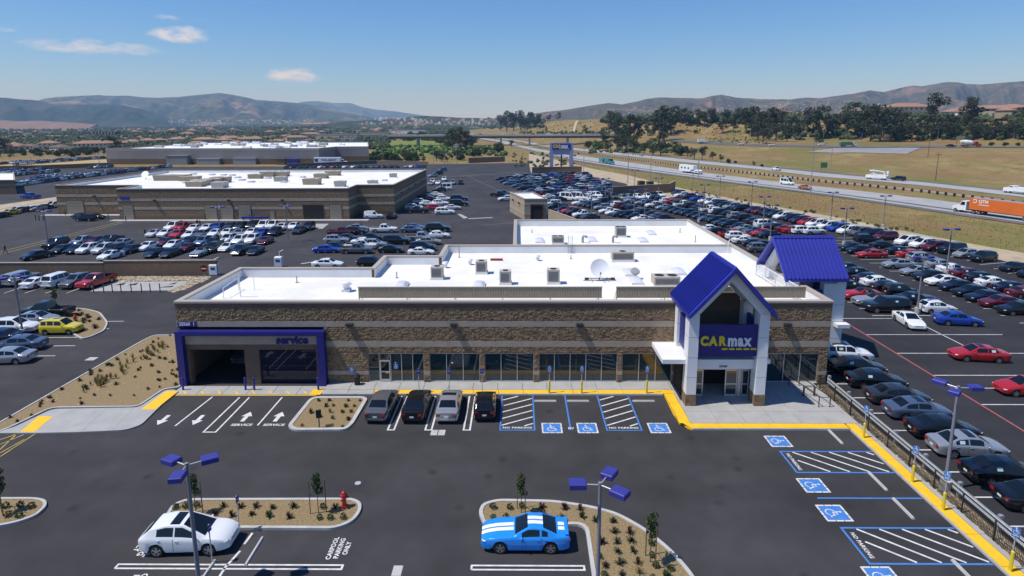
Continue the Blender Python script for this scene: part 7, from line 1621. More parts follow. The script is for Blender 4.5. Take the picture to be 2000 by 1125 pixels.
# tall freeway light poles and wooden utility poles
def pole(px, py, top, label, arm=True, m='grey_metal', terr=False):
    p = GT(px, py) if terr else G(px, py); h = (DY(px, top, p.y).z - p.z); r = empty('light_pole' if arm else 'utility_pole', p, 0, label, 'pole', 'roadside poles'); b = MB(); b.cyl((0, 0, 0), (0, 0, h), .16, .09, n=8); b.build('shaft', M[m], r)
    if arm: b = MB(); b.cyl((0, 0, h), (-1.8, -.4, h + .3), .06, n=6); b.box(-2.5, -1.7, -.6, -.2, h + .2, h + .36); b.build('lamp_arm', M[m], r)
    else: b = MB(); b.box(-1.1, 1.1, -.08, .08, h - .9, h - .7); b.build('crossarm', M[m], r)
for px, py, t, l, arm, m, te in ((1582, 382, 270, 'tall light pole rising from the freeway verge at the copper sedan', True, 'grey_metal', 0), (1622, 333, 290, 'light pole on the field beyond the green exit sign', True, 'grey_metal', 1), (1827, 353, 298, 'wooden pole in the dry field beside the freeway', False, 'bark', 1), (1812, 308, 255, 'wooden pole further back in the dry field', False, 'bark', 1), (1830, 283, 252, 'light pole at the bare pad', True, 'grey_metal', 1), (1682, 281, 260, 'light pole behind the green truck', True, 'grey_metal', 1),
                               (1140, 337, 275, 'light pole right of the tall roadside sign', True, 'grey_metal', 0), (1226, 358, 302, 'light pole at the dirt bank above the lot', True, 'grey_metal', 0), (1270, 360, 303, 'light pole at the freeway verge by the utility boxes', True, 'grey_metal', 0), (1363, 352, 300, 'light pole at the freeway verge left of the caravan', True, 'grey_metal', 0),
                               (847, 322, 283, 'thin light pole at the far lot corner', True, 'grey_metal', 0), (868, 320, 300, 'short light pole at the far lot corner', True, 'grey_metal', 0), (892, 322, 297, 'light pole at the dark wall end', True, 'grey_metal', 0), (195, 325, 300, 'light pole at the dry grass strip left', True, 'grey_metal', 0), (215, 323, 289, 'light pole beside the warehouse corner', True, 'grey_metal', 0), (63, 331, 306, 'light pole at far left behind the dark wall', True, 'grey_metal', 0)):
    pole(px, py, t, l, arm, m, te)
p = G(1608, 340); p = GT(1608, 337); r = empty('road_sign', p, 0, 'green exit sign on two posts beside the freeway', 'sign'); b = MB(); b.box(-1.0, -.85, -.05, .05, 0, 4.5); b.box(.85, 1.0, -.05, .05, 0, 4.5); b.build('posts', M['grey_metal'], r); b = MB(); b.box(-1.5, 1.5, -.12, -.06, 2.2, 4.6); b.build('sign_plate', M['p_green'], r)
p = GT(1874, 283); r = empty('billboard', p, 0, 'small pinkish sign board beside the concrete mixer', 'sign'); b = MB(); b.box(-2, -1.8, -.1, .1, 0, 4); b.box(1.8, 2, -.1, .1, 0, 4); b.build('posts', M['bark'], r); b = MB(); b.box(-2.6, 2.6, -.2, -.11, 3.2, 5.6); b.build('sign_plate', M['p_tan'], r)
p = G(401, 553); r = empty('road_sign', (p.x, p.y, 0), 0, 'round red no entry sign at the rock bed beside the left roof edge', 'sign'); b = MB(); b.cyl((0, 0, 0), (0, 0, 2.1), .035, n=6); b.build('post', M['galv'], r); b = MB(); b.cyl((0, -.05, 2.2), (0, -.04, 2.2), .52, n=20); pl_ = b.build('sign_plate', M['p_dark_red'], r); b = MB(); b.box(-.36, .36, -.07, -.055, 2.12, 2.28); b.build('white_bar', M['white'], pl_)
for px, py, w in ((419, 537, 'left of'), (545, 521, 'right of')):
    p = G(px, py); r = empty('vacuum_station', (p.x, p.y, 0), 0, 'white vacuum machine just over the left parapet ' + w + ' the lamp post', 'vacuum machine', 'vacuum machines'); b = MB(); b.bevbox(-.6, .6, -.4, .4, .1, 1.7, .08); b.build('cabinet', M['white_panel'], r); b = MB(); b.box(-.35, .35, -.42, -.405, .9, 1.3); b.build('front_panel', M['blue_lamp'], r); b = MB(); b.tube([(.2, 0, 1.7), (.2, 0, 2.5), (.9, 0, 2.8)], .06); b.build('boom', M['white_panel'], r)
# ------------------------------------------------------------------ trees, shrubs
def leaf_cloud(mb, centre, rx, ry, rz, n, size, rnd, m=0):
    for _ in range(n):
        while True:
            u = Vector((rnd.uniform(-1, 1), rnd.uniform(-1, 1), rnd.uniform(-1, 1)))
            if .15 < u.length < 1: break
        u = u.normalized() * (u.length ** .55); c = Vector(centre) + Vector((u.x * rx, u.y * ry, u.z * rz))
        s = size * rnd.uniform(.6, 1.4); a = Vector((rnd.gauss(0, 1), rnd.gauss(0, 1), rnd.gauss(0, .8))).normalized(); b = a.orthogonal().normalized(); b = (b * math.cos(_) + a.cross(b) * math.sin(_)); c2 = a.cross(b)
        mb.add([c - b * s, c + c2 * s * .6, c + b * s, c - c2 * s * .6 + a * s * .25], [(0, 1, 2), (0, 2, 3)], m)
def tree_meshes(kind, seed):
    """unit-height tree: (trunk mesh, crown mesh)"""
    rnd = random.Random(seed); t = MB(); c = MB(); m = 'leaf_dark'
    def limb(p0, p1, r0, r1): t.cyl(p0, p1, r0, r1, 6)
    if kind == 'gum':                                              # tall eucalyptus: high clumps with sky between
        limb((0, 0, 0), (.02, .01, .5), .022, .016); limb((.02, .01, .5), (-.01, 0, .9), .016, .004)
        for k in range(11):
            z = .30 + .62 * (k + rnd.random() * .6) / 11; a = rnd.random() * 6.28; r = rnd.uniform(.06, .20) * (1.15 - .5 * abs(z - .6)); p = (r * math.cos(a), r * math.sin(a), z); limb((.01, 0, z - .12), p, .008, .003)
            q = rnd.uniform(.075, .135); leaf_cloud(c, p, q, q, q * .85, 78, .026, rnd)
        leaf_cloud(c, (0, 0, .92), .09, .09, .09, 70, .024, rnd); m = 'leaf_olive' if seed % 2 else 'leaf_dark'
    elif kind == 'broad':
        limb((0, 0, 0), (0, 0, .35), .03, .022)
        for k in range(13):
            a = rnd.random() * 6.28; r = rnd.uniform(.05, .30); z = rnd.uniform(.34, .86); r *= math.sqrt(max(.1, 1 - ((z - .55) / .42) ** 2)); p = (r * math.cos(a), r * math.sin(a), z); limb((0, 0, .3), p, .012, .004)
            q = rnd.uniform(.11, .18); leaf_cloud(c, p, q, q, q * .8, 74, .030, rnd)
        m = ('leaf_dark', 'leaf_mid', 'leaf_olive')[seed % 3]
    elif kind == 'conifer':
        limb((0, 0, 0), (0, 0, .95), .022, .004)
        for k in range(14): z = .14 + .82 * k / 14; q = .19 * (1.05 - z) + .02; leaf_cloud(c, (rnd.uniform(-.02, .02), rnd.uniform(-.02, .02), z), q, q, .055, 60, .025, rnd)
        m = 'leaf_dark'
    elif kind == 'sapling':
        limb((0, 0, 0), (0, 0, .7), .011, .007)
        for k in range(9): z = .50 + .45 * k / 9; a = rnd.random() * 6.28; r = rnd.uniform(.0, .08); leaf_cloud(c, (r * math.cos(a), r * math.sin(a), z), .075, .075, .07, 46, .026, rnd)
        m = 'leaf_mid'
    elif kind == 'bush':
        for k in range(8): a = rnd.random() * 6.28; r = rnd.uniform(0, .38); p = (r * math.cos(a), r * math.sin(a), rnd.uniform(.25, .62)); limb((0, 0, 0), p, .03, .01); leaf_cloud(c, p, .26, .26, .26, 70, .075, rnd)
        m = ('leaf_mid', 'leaf_dark', 'leaf_bright')[seed % 3]
    return t.mesh('trunk', M['bark']), c.mesh('crown', M[m])
TP = {}
for kd_, sd in (('gum', 1), ('gum', 2), ('gum', 3), ('gum', 4), ('broad', 0), ('broad', 1), ('broad', 2), ('broad', 3), ('conifer', 1), ('sapling', 1), ('sapling', 2), ('bush', 0), ('bush', 1), ('bush', 2)):
    TP.setdefault(kd_, []).append(tree_meshes(kd_, sd))
def tree(p, h, kind, v, label, group, wide=1.0, name='tree'):
    tm, cm = TP[kind][v % len(TP[kind])]; r = empty(name, p, random.random() * 6.28, label, 'tree' if kind != 'bush' else 'bush', group); r.scale = (h * wide, h * wide, h)
    meshob('trunk', tm, r); meshob('crown', cm, r); return r
def ptree(px, by, ty, kind, v, label, group, wide=1.0, flatg=False):
    p = G(px, by) if flatg else GT(px, by); h = DY(px, ty, p.y).z - p.z; return tree(p, max(1.2, h), kind, v, label, group, wide)
KW = {'gum': 'tall loose eucalyptus', 'broad': 'round dark broadleaf tree', 'conifer': 'narrow dark conifer', 'bush': 'green bush'}
rt = random.Random(21)
def stand(items, where, group):
    items = sorted(items); hs = sorted(b - t for _, b, t, _, _ in items); n = len(items)
    for i, (px, by, ty, kd_, w) in enumerate(items):
        q = ('far left', 'left part', 'middle', 'right part', 'far right')[i * 5 // n]; r = sum(h < by - ty for h in hs) * 3 // n
        ptree(px, by, ty, kd_, rt.randrange(8), ('short ', '', 'high ')[min(2, r)] + KW[kd_] + ' ' + where + ', ' + q, group, w)
stand([(978, 256, 222, 'broad', 1.1), (990, 257, 216, 'gum', 1.3), (1003, 256, 218, 'broad', 1.1), (1017, 255, 215, 'gum', 1.3), (1030, 253, 216, 'broad', 1.1), (1043, 250, 217, 'broad', 1.1), (1052, 247, 221, 'broad', 1.2), (1067, 258, 245, 'conifer', 1.3), (1072, 238, 222, 'broad', 1.2), (1090, 236, 219, 'gum', 1.4), (1104, 234, 222, 'broad', 1.3), (1120, 233, 220, 'broad', 1.2)], 'on the ridge by the overpass hill', 'trees on the ridge beyond the overpass')
stand([(1190, 268, 216, 'gum', 1.5), (1202, 275, 220, 'gum', 1.5), (1213, 283, 226, 'broad', 1.1), (1230, 285, 222, 'gum', 1.5), (1243, 283, 230, 'gum', 1.4), (1180, 280, 252, 'broad', 1.3), (1166, 291, 270, 'bush', 1.2), (1186, 295, 272, 'broad', 1.3), (1205, 298, 262, 'broad', 1.2), (1222, 297, 258, 'broad', 1.2), (1240, 298, 262, 'broad', 1.2), (1150, 289, 273, 'bush', 1.2),
       (1265, 266, 236, 'gum', 1.4), (1286, 288, 226, 'gum', 1.4), (1296, 275, 206, 'gum', 1.5), (1310, 263, 210, 'gum', 1.6), (1258, 300, 278, 'broad', 1.2), (1275, 303, 268, 'broad', 1.2), (1290, 304, 272, 'broad', 1.3), (1318, 303, 275, 'broad', 1.1), (1343, 307, 283, 'broad', 1.1), (1356, 312, 288, 'broad', 1.1), (1371, 312, 284, 'broad', 1.1), (1391, 313, 294, 'broad', 1.1), (1408, 316, 300, 'broad', 1.1), (1236, 303, 287, 'broad', 1.1), (1330, 304, 280, 'bush', 1.1), (1422, 319, 308, 'bush', 1.1), (1437, 319, 313, 'bush', 1.1), (1472, 325, 314, 'broad', 1.0), (1488, 326, 319, 'bush', 1.0), (1143, 262, 244, 'gum', 1.3)],
      'in the grove by the freeway', 'trees along the slip road')
stand([(1340, 247, 208, 'broad', 1.1), (1362, 247, 212, 'gum', 1.4), (1375, 250, 216, 'gum', 1.3), (1388, 243, 210, 'broad', 1.1), (1410, 262, 228, 'gum', 1.3), (1358, 261, 252, 'bush', 1.2), (1432, 260, 230, 'gum', 1.3), (1457, 262, 212, 'gum', 1.5), (1468, 268, 206, 'gum', 1.5), (1480, 275, 214, 'broad', 1.1), (1490, 281, 248, 'broad', 1.2), (1500, 272, 212, 'gum', 1.4), (1330, 240, 212, 'broad', 1.1), (1322, 238, 206, 'gum', 1.5), (1420, 240, 210, 'broad', 1.2), (1440, 240, 208, 'broad', 1.1)], 'on the grassy rise above the far road', 'trees on the grassy rise')
env = [(1500, 205), (1530, 203), (1560, 206), (1588, 190), (1615, 198), (1640, 206), (1655, 195), (1690, 196), (1715, 199), (1750, 200), (1790, 210), (1815, 212), (1850, 212), (1875, 222), (1905, 227), (1935, 227), (1972, 222), (2000, 196), (2080, 192)]
its = []
for k in range(46):
    px = 1503 + k * 12.2 + rt.uniform(-4, 4); top = pl(env, px); back = k % 2
    if 1535 < px < 1580 and not back: by = 262
    else: by = rt.uniform(262, 274) if not back else rt.uniform(244, 256)
    if 1755 < px < 1795 and back: continue
    if rt.random() > .12: its.append((px, by, top + abs(rt.gauss(0, 16)) + (0 if back else 5), rt.choice(('gum', 'gum', 'broad', 'broad')), rt.uniform(1.15, 1.5)))
its += [(1888, 250, 189, 'gum', 1.1), (1900, 250, 190, 'gum', 1.1), (1822, 270, 180, 'gum', 1.0), (1718, 277, 199, 'broad', 1.1), (1740, 277, 212, 'broad', 1.2), (1700, 276, 226, 'broad', 1.2), (1600, 281, 248, 'conifer', 1.4), (1558, 272, 240, 'gum', 1.4), (1624, 267, 222, 'gum', 1.3), (1515, 276, 240, 'broad', 1.2), (1537, 277, 244, 'gum', 1.3), (1900, 272, 236, 'broad', 1.3), (1925, 272, 240, 'broad', 1.3), (1950, 272, 234, 'broad', 1.3), (1980, 272, 232, 'broad', 1.3), (1865, 273, 238, 'broad', 1.3), (1845, 273, 236, 'broad', 1.3), (1780, 277, 236, 'gum', 1.4), (1800, 276, 240, 'broad', 1.2), (1760, 277, 244, 'broad', 1.1), (1937, 285, 276, 'bush', 1.2), (1963, 285, 276, 'bush', 1.2), (1988, 285, 277, 'bush', 1.2)]
stand(its, 'in the belt beyond the far road', 'trees of the belt beyond the far road')
# trees of the lot corner and the green slope left of the overpass
its = []
for k in range(44):
    px = rt.uniform(728, 1000); by = pl([(720, 318), (830, 319), (900, 314), (960, 300), (1000, 294)], px) - abs(rt.gauss(0, 4.5)); hh = rt.uniform(9, 22) if px < 900 else rt.uniform(9, 16)
    its.append((px, by, by - hh, rt.choice(('broad', 'broad', 'bush')), rt.uniform(1.1, 1.5)))
its += [(885, 295, 250, 'gum', 1.4), (900, 297, 248, 'gum', 1.3), (912, 297, 255, 'gum', 1.3), (922, 294, 260, 'broad', 1.2), (875, 292, 262, 'broad', 1.3), (860, 285, 265, 'broad', 1.4), (850, 278, 262, 'broad', 1.3), (800, 275, 256, 'broad', 1.2), (825, 274, 255, 'broad', 1.2), (770, 320, 298, 'broad', 1.1), (742, 319, 303, 'broad', 1.2)]
stand(its, 'at the far lot corner', 'trees at the far lot corner')
its = []
for k in range(60):
    px = rt.uniform(-20, 225); by = rt.uniform(300, 309) - px * .02; its.append((px, by, by - rt.uniform(7, 15), rt.choice(('broad', 'broad', 'bush')), rt.uniform(1.2, 1.7)))
its += [(213, 291, 263, 'broad', 1.2), (222, 290, 265, 'broad', 1.2), (228, 291, 268, 'broad', 1.2), (10, 300, 268, 'broad', 1.2), (290, 286, 276, 'broad', 1.3)]
stand(its, 'behind the far left car rows', 'trees behind the far left lot')
# broad patches of growth too far away to count: one mass of leafy clumps
def clumps(name, regions, mats, rnd):
    mb = MB()
    for P, n, smin, smax, mi in regions:
        for x, y in P(rnd, n):
            h = terrain(x, y); s = rnd.uniform(smin, smax); k = 5
            for q in range(3):
                cx, cy, cz, r = x + rnd.uniform(-.6, .6) * s, y + rnd.uniform(-.6, .6) * s, h + s * rnd.uniform(.35, .85), s * rnd.uniform(.45, .75); vs = [(cx, cy, cz + r)]
                a0 = rnd.random() * 6
                for j in range(k): a = a0 + 6.283 * j / k; vs.append((cx + r * math.cos(a) * rnd.uniform(.8, 1.2), cy + r * math.sin(a) * rnd.uniform(.8, 1.2), cz + r * .25 * rnd.uniform(-.6, 1)))
                for j in range(k): a = a0 + 6.283 * j / k; vs.append((cx + r * .7 * math.cos(a), cy + r * .7 * math.sin(a), h - .3))
                f = [(0, 1 + j, 1 + (j + 1) % k) for j in range(k)] + [(1 + j, 1 + k + j, 1 + k + (j + 1) % k, 1 + (j + 1) % k) for j in range(k)]
                mb.add(vs, f, rnd.choice(mi))
    return tag(mb.build(name, mats), kind='stuff')
def band(px0, px1, py0, py1):
    def f(rnd, n):
        o = []
        for _ in range(n):
            q = GT(rnd.uniform(px0, px1), rnd.uniform(py0, py1), 200, 4200); o.append((q.x, q.y))
        return o
    return f
LM_ = [M['leaf_dark'], M['leaf_mid'], M['leaf_olive'], M['leaf_bright'], M['leaf_straw']]
clumps('woodland', [(band(-60, 760, 262, 292), 2600, 1.5, 4.2, (0, 0, 1, 1, 2)), (band(-60, 900, 250, 264), 2000, 2.5, 6.5, (0, 0, 1, 2)), (band(-60, 980, 244, 252), 1200, 4, 9, (0, 0, 2, 0)), (band(700, 900, 252, 275), 350, 2, 4.5, (0, 1, 1)), (band(730, 985, 286, 305), 260, 1.0, 2.6, (1, 3, 3, 0)), (band(985, 1060, 238, 250), 120, 3, 7, (0, 0, 2)),
                    (band(1180, 1560, 222, 240), 460, 2.5, 5.5, (0, 0, 2, 1)), (band(1560, 2080, 212, 240), 460, 2, 4, (0, 0, 2, 1)), (band(1500, 2080, 255, 274), 300, 1.5, 4, (0, 0, 1, 2))], LM_, random.Random(4))
clumps('scrub', [(band(1010, 1500, 238, 262), 260, .5, 1.5, (2, 4, 1)), (band(1010, 1180, 258, 270), 160, 1.2, 3, (0, 1, 2)), (band(1150, 1330, 285, 300), 120, .8, 2.2, (0, 1, 2)), (band(1000, 1130, 300, 328), 90, .5, 1.4, (1, 2, 2)), (band(1370, 1500, 260, 280), 120, .5, 1.3, (4, 2, 4))], LM_, random.Random(6))
sheet('grass_slope', gp([(728, 289), (760, 279), (820, 274), (875, 282), (885, 293), (850, 303), (780, 303)]), M['leaf_lime'], .02)
def ribbon_road(name, pix, w, m, z=.05):
    b = MB(); b.ribbon([tuple(G(*p).xy) for p in pix], w, z); [f.reverse() for f in b.f if (Vector(b.v[f[1]]) - Vector(b.v[f[0]])).cross(Vector(b.v[f[2]]) - Vector(b.v[f[1]])).z < 0]; return tag(b.build(name, M[m]), kind='structure')
ribbon_road('side_road', [(812, 270), (840, 272), (880, 281), (900, 292)], 9, 'asphalt_old', .06); ribbon_road('valley_road', [(-40, 282), (20, 280), (100, 273), (212, 268)], 8, 'road_concrete', .05)
sheet('dry_field', gp([(-40, 320), (20, 317), (222, 311), (222, 324), (0, 331), (-40, 333)]), mat('straw_field', (.34, .25, .10), .95, col2=(.44, .34, .16), vscale=.08, world=True), .015)
# young staked trees and the shrubs of the islands
def staked(px, py, h, label):
    p = G(px, py, .1); r = tree(p, h, 'sapling', rt.randrange(2), label, 'young staked trees', 1.0, 'young_tree'); st = MB()
    for s in (-.17, .17): st.cyl((s, 0, 0), (s, 0, .80), .011, n=6)
    st.cyl((-.17, 0, .45), (.17, 0, .45), .006, n=5); st.build('stakes', M['stake'], r)
for px, py, h, w in ((4, 1000, 2.9, 'on the lower left island at the picture edge'), (383, 1003, 2.7, 'on the middle island just behind the lamp post'), (622, 1002, 2.7, 'on the middle island near the red hydrant'), (1018, 1001, 2.6, 'on the curved island behind the blue coupe'), (1270, 1098, 3.0, 'on the right part of the curved island'), (110, 604, 3.0, 'on the upper left island beside the black pickup')):
    staked(px, py, h, 'young leafy tree between two stakes ' + w)
def shrub_mesh(kind, seed):
    rnd = random.Random(seed); b = MB()
    if kind == 'ball':
        leaf_cloud(b, (0, 0, .24), .27, .27, .22, 120, .065, rnd); m = 'leaf_mid'
    elif kind == 'spiky':
        for k in range(46):
            a = rnd.random() * 6.28; e = rnd.uniform(.35, 1.35); l = rnd.uniform(.28, .50); d = Vector((math.cos(a) * math.cos(e), math.sin(a) * math.cos(e), math.sin(e))); s = Vector((-math.sin(a), math.cos(a), 0)) * .035; p = d * l
            b.add([s * .6, -s * .6, p - s + Vector((0, 0, -.03)), p * 1.15, p + s], [(0, 1, 2, 4), (2, 3, 4)])
        m = ('leaf_mid', 'leaf_red', 'leaf_olive')[seed % 3]
    else:
        for k in range(70):
            a = rnd.random() * 6.28; e = rnd.uniform(.8, 1.5); l = rnd.uniform(.5, .95); d = Vector((math.cos(a) * math.cos(e), math.sin(a) * math.cos(e), math.sin(e))); s = Vector((-math.sin(a), math.cos(a), 0)) * .014; q = d * l * .6; p = d * l + Vector((d.x, d.y, -.25)) * .2
            b.add([s, -s, q - s, q + s], [(0, 1, 2, 3)]); b.add([q + s, q - s, p], [(0, 1, 2)])
        m = 'leaf_straw'
    return b.mesh('shrub', M[m])
SH = {k: [shrub_mesh(k, s) for s in (0, 1, 2)] for k in ('ball', 'spiky', 'straw')}
def shrub(px, py, kind, s, label, group):
    if 'curved' in label: label += (' at its left end', ' behind the blue coupe', ' around the lamp post', ' on its right slope', ' at its right end')[sum(px > t for t in (1000, 1140, 1185, 1240))]
    elif 'middle' in label: label += (' near the lamp post', ' in the middle part', ' by the staked tree')[sum(px > t for t in (430, 560))]
    elif 'planter' in label: label += ', back row' if py < 790 else ', middle rows' if py < 812 else ', front row'
    p = G(px, py, .1); o = meshob('shrub' if kind != 'straw' else 'grass_tuft', rt.choice(SH[kind]), None, p, rt.random() * 6.28); s *= .62; o.scale = (s, s, s * rt.uniform(.85, 1.15)); tag(o, label, 'shrub', group)
for px, py, k in ((343, 993, 'ball'), (362, 992, 'ball'), (385, 990, 'ball'), (437, 990, 'spiky'), (470, 991, 'spiky'), (500, 991, 'spiky'), (532, 993, 'spiky'), (573, 991, 'spiky'), (631, 993, 'ball'), (655, 992, 'spiky'), (420, 1005, 'spiky'), (453, 1008, 'spiky'), (492, 1006, 'spiky'), (525, 1010, 'spiky'), (565, 1011, 'spiky'), (624, 1014, 'ball'), (645, 1014, 'ball'), (670, 1013, 'ball')):
    shrub(px, py, k, rt.uniform(.95, 1.3), ('small round green shrub' if k == 'ball' else 'small spiky young plant') + ' on the middle island', 'shrubs of the middle island')
for px, py in ((12, 992), (41, 991), (61, 992), (15, 1009), (38, 1010)): shrub(px, py, 'ball', 1.25, 'small round green shrub on the lower left island', 'shrubs of the lower left island')
for px, py, k in ((963, 993, 'ball'), (996, 994, 'ball'), (1020, 992, 'ball'), (963, 1013, 'ball'), (988, 1014, 'ball'), (1058, 991, 'spiky'), (1060, 1005, 'spiky'), (1102, 994, 'spiky'), (1133, 995, 'spiky'), (1137, 1011, 'spiky'), (1097, 1013, 'spiky'), (1198, 1020, 'spiky'), (1163, 1018, 'spiky'), (1200, 1040, 'spiky'), (1230, 1041, 'spiky'), (1205, 1060, 'spiky'), (1232, 1058, 'spiky'), (1206, 1079, 'spiky'), (1236, 1078, 'spiky'), (1272, 1064, 'ball'), (1273, 1088, 'ball'), (1211, 1101, 'spiky'), (1246, 1100, 'spiky'), (1281, 1107, 'ball'), (1310, 1113, 'ball'), (1182, 1107, 'spiky'), (1214, 1124, 'spiky'), (1248, 1120, 'straw'), (1175, 1060, 'spiky'), (1180, 1125, 'ball'), (1300, 1128, 'spiky'), (1275, 1130, 'ball'), (1170, 1090, 'spiky')):
    shrub(px, py, k, rt.uniform(.95, 1.3), ('small round green shrub' if k == 'ball' else 'small spiky young plant' if k == 'spiky' else 'straw coloured grass tuft') + ' on the curved island', 'shrubs of the curved island')
for px, py, k in ((622, 783, 'spiky'), (643, 783, 'spiky'), (680, 783, 'spiky'), (703, 783, 'spiky'), (637, 794, 'spiky'), (651, 793, 'spiky'), (675, 795, 'spiky'), (692, 794, 'spiky'), (645, 806, 'straw'), (668, 806, 'spiky'), (686, 805, 'spiky'), (607, 806, 'spiky'), (650, 818, 'ball'), (680, 820, 'spiky'), (590, 832, 'ball'), (669, 834, 'ball'), (626, 815, 'spiky')):
    shrub(px, py, k, rt.uniform(.7, 1.1), ('small round green shrub' if k == 'ball' else 'small spiky young plant' if k == 'spiky' else 'straw coloured grass tuft') + ' in the planter by the service lanes', 'shrubs of the planter')
bp = [(float(v.x), float(v.y)) for v in bed]
for x, y, z in scatter(bp, 85, .1):
    o = meshob('shrub', rt.choice(SH['spiky']), None, (x, y, .1), rt.random() * 6); s = rt.uniform(.35, .65); o.scale = (s, s, s); tag(o, 'tiny dark plant in the long bed left of the building', 'shrub', 'tiny plants of the long left bed')
for k in range(48):
    t = rt.random(); p = G(165 + 165 * t + rt.uniform(-9, 9), 765 - 95 * t + rt.uniform(-7, 7), .1)
    if inpoly(p.x, p.y, bp): o = meshob('grass_tuft', rt.choice(SH['straw']), None, p, rt.random() * 6); s = rt.uniform(.5, 1.0); o.scale = (s * .7, s * .7, s); tag(o, 'straw coloured grass tuft in the long bed left of the building', 'grass tuft', 'grass tufts of the long left bed')
for x, y, z in scatter([tuple(v.xy) for v in (G(125, 612), G(160, 608), G(196, 622), G(200, 640), G(175, 655), G(160, 655))], 22, .1):
    o = meshob('shrub', rt.choice(SH['spiky']), None, (x, y, .1), rt.random() * 6); s = rt.uniform(.8, 1.1); o.scale = (s, s, s * .7); tag(o, 'small dark plant on the upper left island', 'shrub', 'plants of the upper left island')
for k in range(46):
    t = rt.random(); px, py = 1345 + 440 * t, 372 + 82 * t + rt.uniform(-3, 6); p = G(px, py); o = meshob('shrub', rt.choice(SH['ball']), None, (p.x, p.y, 0), rt.random() * 6); s = rt.uniform(1.0, 1.7); o.scale = (s, s, s * .8); tag(o, 'small dark shrub on the dirt bank beside the freeway', 'shrub', 'shrubs of the dirt bank')
# dry weeds of the verge between the dirt bank and the freeway
mb = MB(); rw = random.Random(8)
vp = gp(top_edge[3:]) + OUT[:11]
for x, y, z in scatter(vp, 5200, 0):
    s = rw.uniform(.08, .26)
    for j in range(3):
        a = rw.random() * 6.28; d = Vector((math.cos(a), math.sin(a), 0)) * s * .35; w = Vector((-d.y, d.x, 0)) * .8; mb.add([(x + w.x, y + w.y, -.05), (x - w.x, y - w.y, -.05), (x + d.x, y + d.y, s)], [(0, 1, 2)], rw.choice((0, 0, 0, 2)))
tag(mb.build('dry_weeds', [M['leaf_straw'], M['leaf_olive'], M['leaf_lime']]), kind='stuff')
mb = MB()
for x, y, z in scatter(bp, 300, .1): s = rw.uniform(.03, .08); mb.add([(x - s, y, .1), (x + s, y, .1), (x, y + s, .1 + s)], [(0, 1, 2)])
tag(mb.build('bark_mulch', M['rock']), kind='stuff')

# ------------------------------------------------------------------ houses of the valley and the rise
def house_meshes(w, d, h, rh, wallm, roofm, seed):
    rnd = random.Random(seed); out = []; b = MB(); b.box(-w / 2, w / 2, -d / 2, d / 2, 0, h); out.append(('wall', b.mesh('wall', M[wallm])))
    b = MB(); e = .7; x, y = w / 2 + e, d / 2 + e; rx = max(0, x - y); b.add([(-x, -y, h + .02), (x, -y, h + .02), (x, y, h + .02), (-x, y, h + .02), (-rx, 0, h + rh), (rx, 0, h + rh)], [(0, 1, 5, 4), (1, 2, 5), (2, 3, 4, 5), (3, 0, 4), (3, 2, 1, 0)]); out.append(('roof', b.mesh('roof', M[roofm])))
    n = int(w / 3.2)
    for k in range(n):
        b = MB(); xc = -w / 2 + (k + .5) * w / n
        for z in ([1.0] if h < 4 else [1.0, 3.9]): b.box(xc - .6, xc + .6, -d / 2 - .05, -d / 2 - .01, z, z + 1.4)
        out.append(('window', b.mesh('window', M['car_glass'])))
    return out
HM = [house_meshes(15, 11, 5.6, 2.4, 'stucco', 'terracotta', 1), house_meshes(19, 12, 3.0, 2.3, 'stucco_white', 'terracotta', 2), house_meshes(13, 10, 5.6, 2.2, 'tan_wall', 'terracotta', 3), house_meshes(26, 14, 5.8, 2.6, 'stucco', 'terracotta', 4), house_meshes(16, 11, 3.0, 2.0, 'stucco_white', 'smooth_brown', 5), house_meshes(22, 14, 4.0, .6, 'stucco_white', 'pale_grey', 6)]
HL = ['two storey cream house with terracotta roof', 'low white house with terracotta roof', 'two storey tan house with terracotta roof', 'wide cream house with long terracotta roof', 'low white house with brown roof', 'flat pale commercial building']
def house(p, v, rz, where, group, s=1.0):
    r = empty('house', p, rz, HL[v] + ' ' + where + (', left part', ', middle', ', right part')[0 if p.x / p.y < (.36 if p.x > 0 else -.55) else 1 if p.x / p.y < (.6 if p.x > 0 else -.32) else 2], 'house', group); r.scale = (s, s, s)
    for nm, me in HM[v]: meshob(nm, me, r)
rh = random.Random(15)
for px, py, v in ((20, 299, 2), (30, 296, 0), (98, 291, 0), (120, 293, 4), (178, 292, 3), (205, 291, 3), (232, 290, 0), (290, 284, 0), (312, 283, 2), (318, 280, 1), (345, 281, 0), (352, 279, 2), (385, 285, 1), (402, 282, 3), (440, 283, 0), (462, 284, 1), (488, 281, 3), (500, 278, 0), (448, 278, 3), (545, 280, 1), (580, 277, 3), (605, 279, 4), (640, 279, 4), (676, 276, 5), (60, 291, 4), (10, 291, 1), (150, 286, 4), (260, 281, 1), (520, 272, 4), (560, 269, 1), (655, 268, 5), (610, 268, 3)):
    house(GT(px, py), v, rh.uniform(-.6, .6), 'among the valley trees on the left', 'houses among the valley trees')
for k in range(70):
    px, py = rh.uniform(0, 830), rh.uniform(250, 265); house(GT(px, py), rh.choice((0, 1, 2, 4, 5, 1)), rh.uniform(-.7, .7), 'far out in the valley', 'houses far out in the valley', rh.uniform(1.0, 1.4))
for px, py in ((640, 247), (620, 248), (660, 248), (680, 247), (645, 245.5), (600, 248.5)): house(GT(px, py), 3, rh.uniform(-.3, .3), 'in the red roofed far suburb', 'houses of the far suburb', 2.2)
for k in range(48):
    px = rh.uniform(1240, 2000); py = rh.uniform(214, 232); house(GT(px, py), rh.choice((0, 1, 4, 2)), rh.uniform(-.7, .7), 'between trees on the right hillside', 'houses on the right hillside')
house(GT(1160, 232), 1, .1, 'alone on the crest above the overpass hill', 'house on the crest', 1.6)
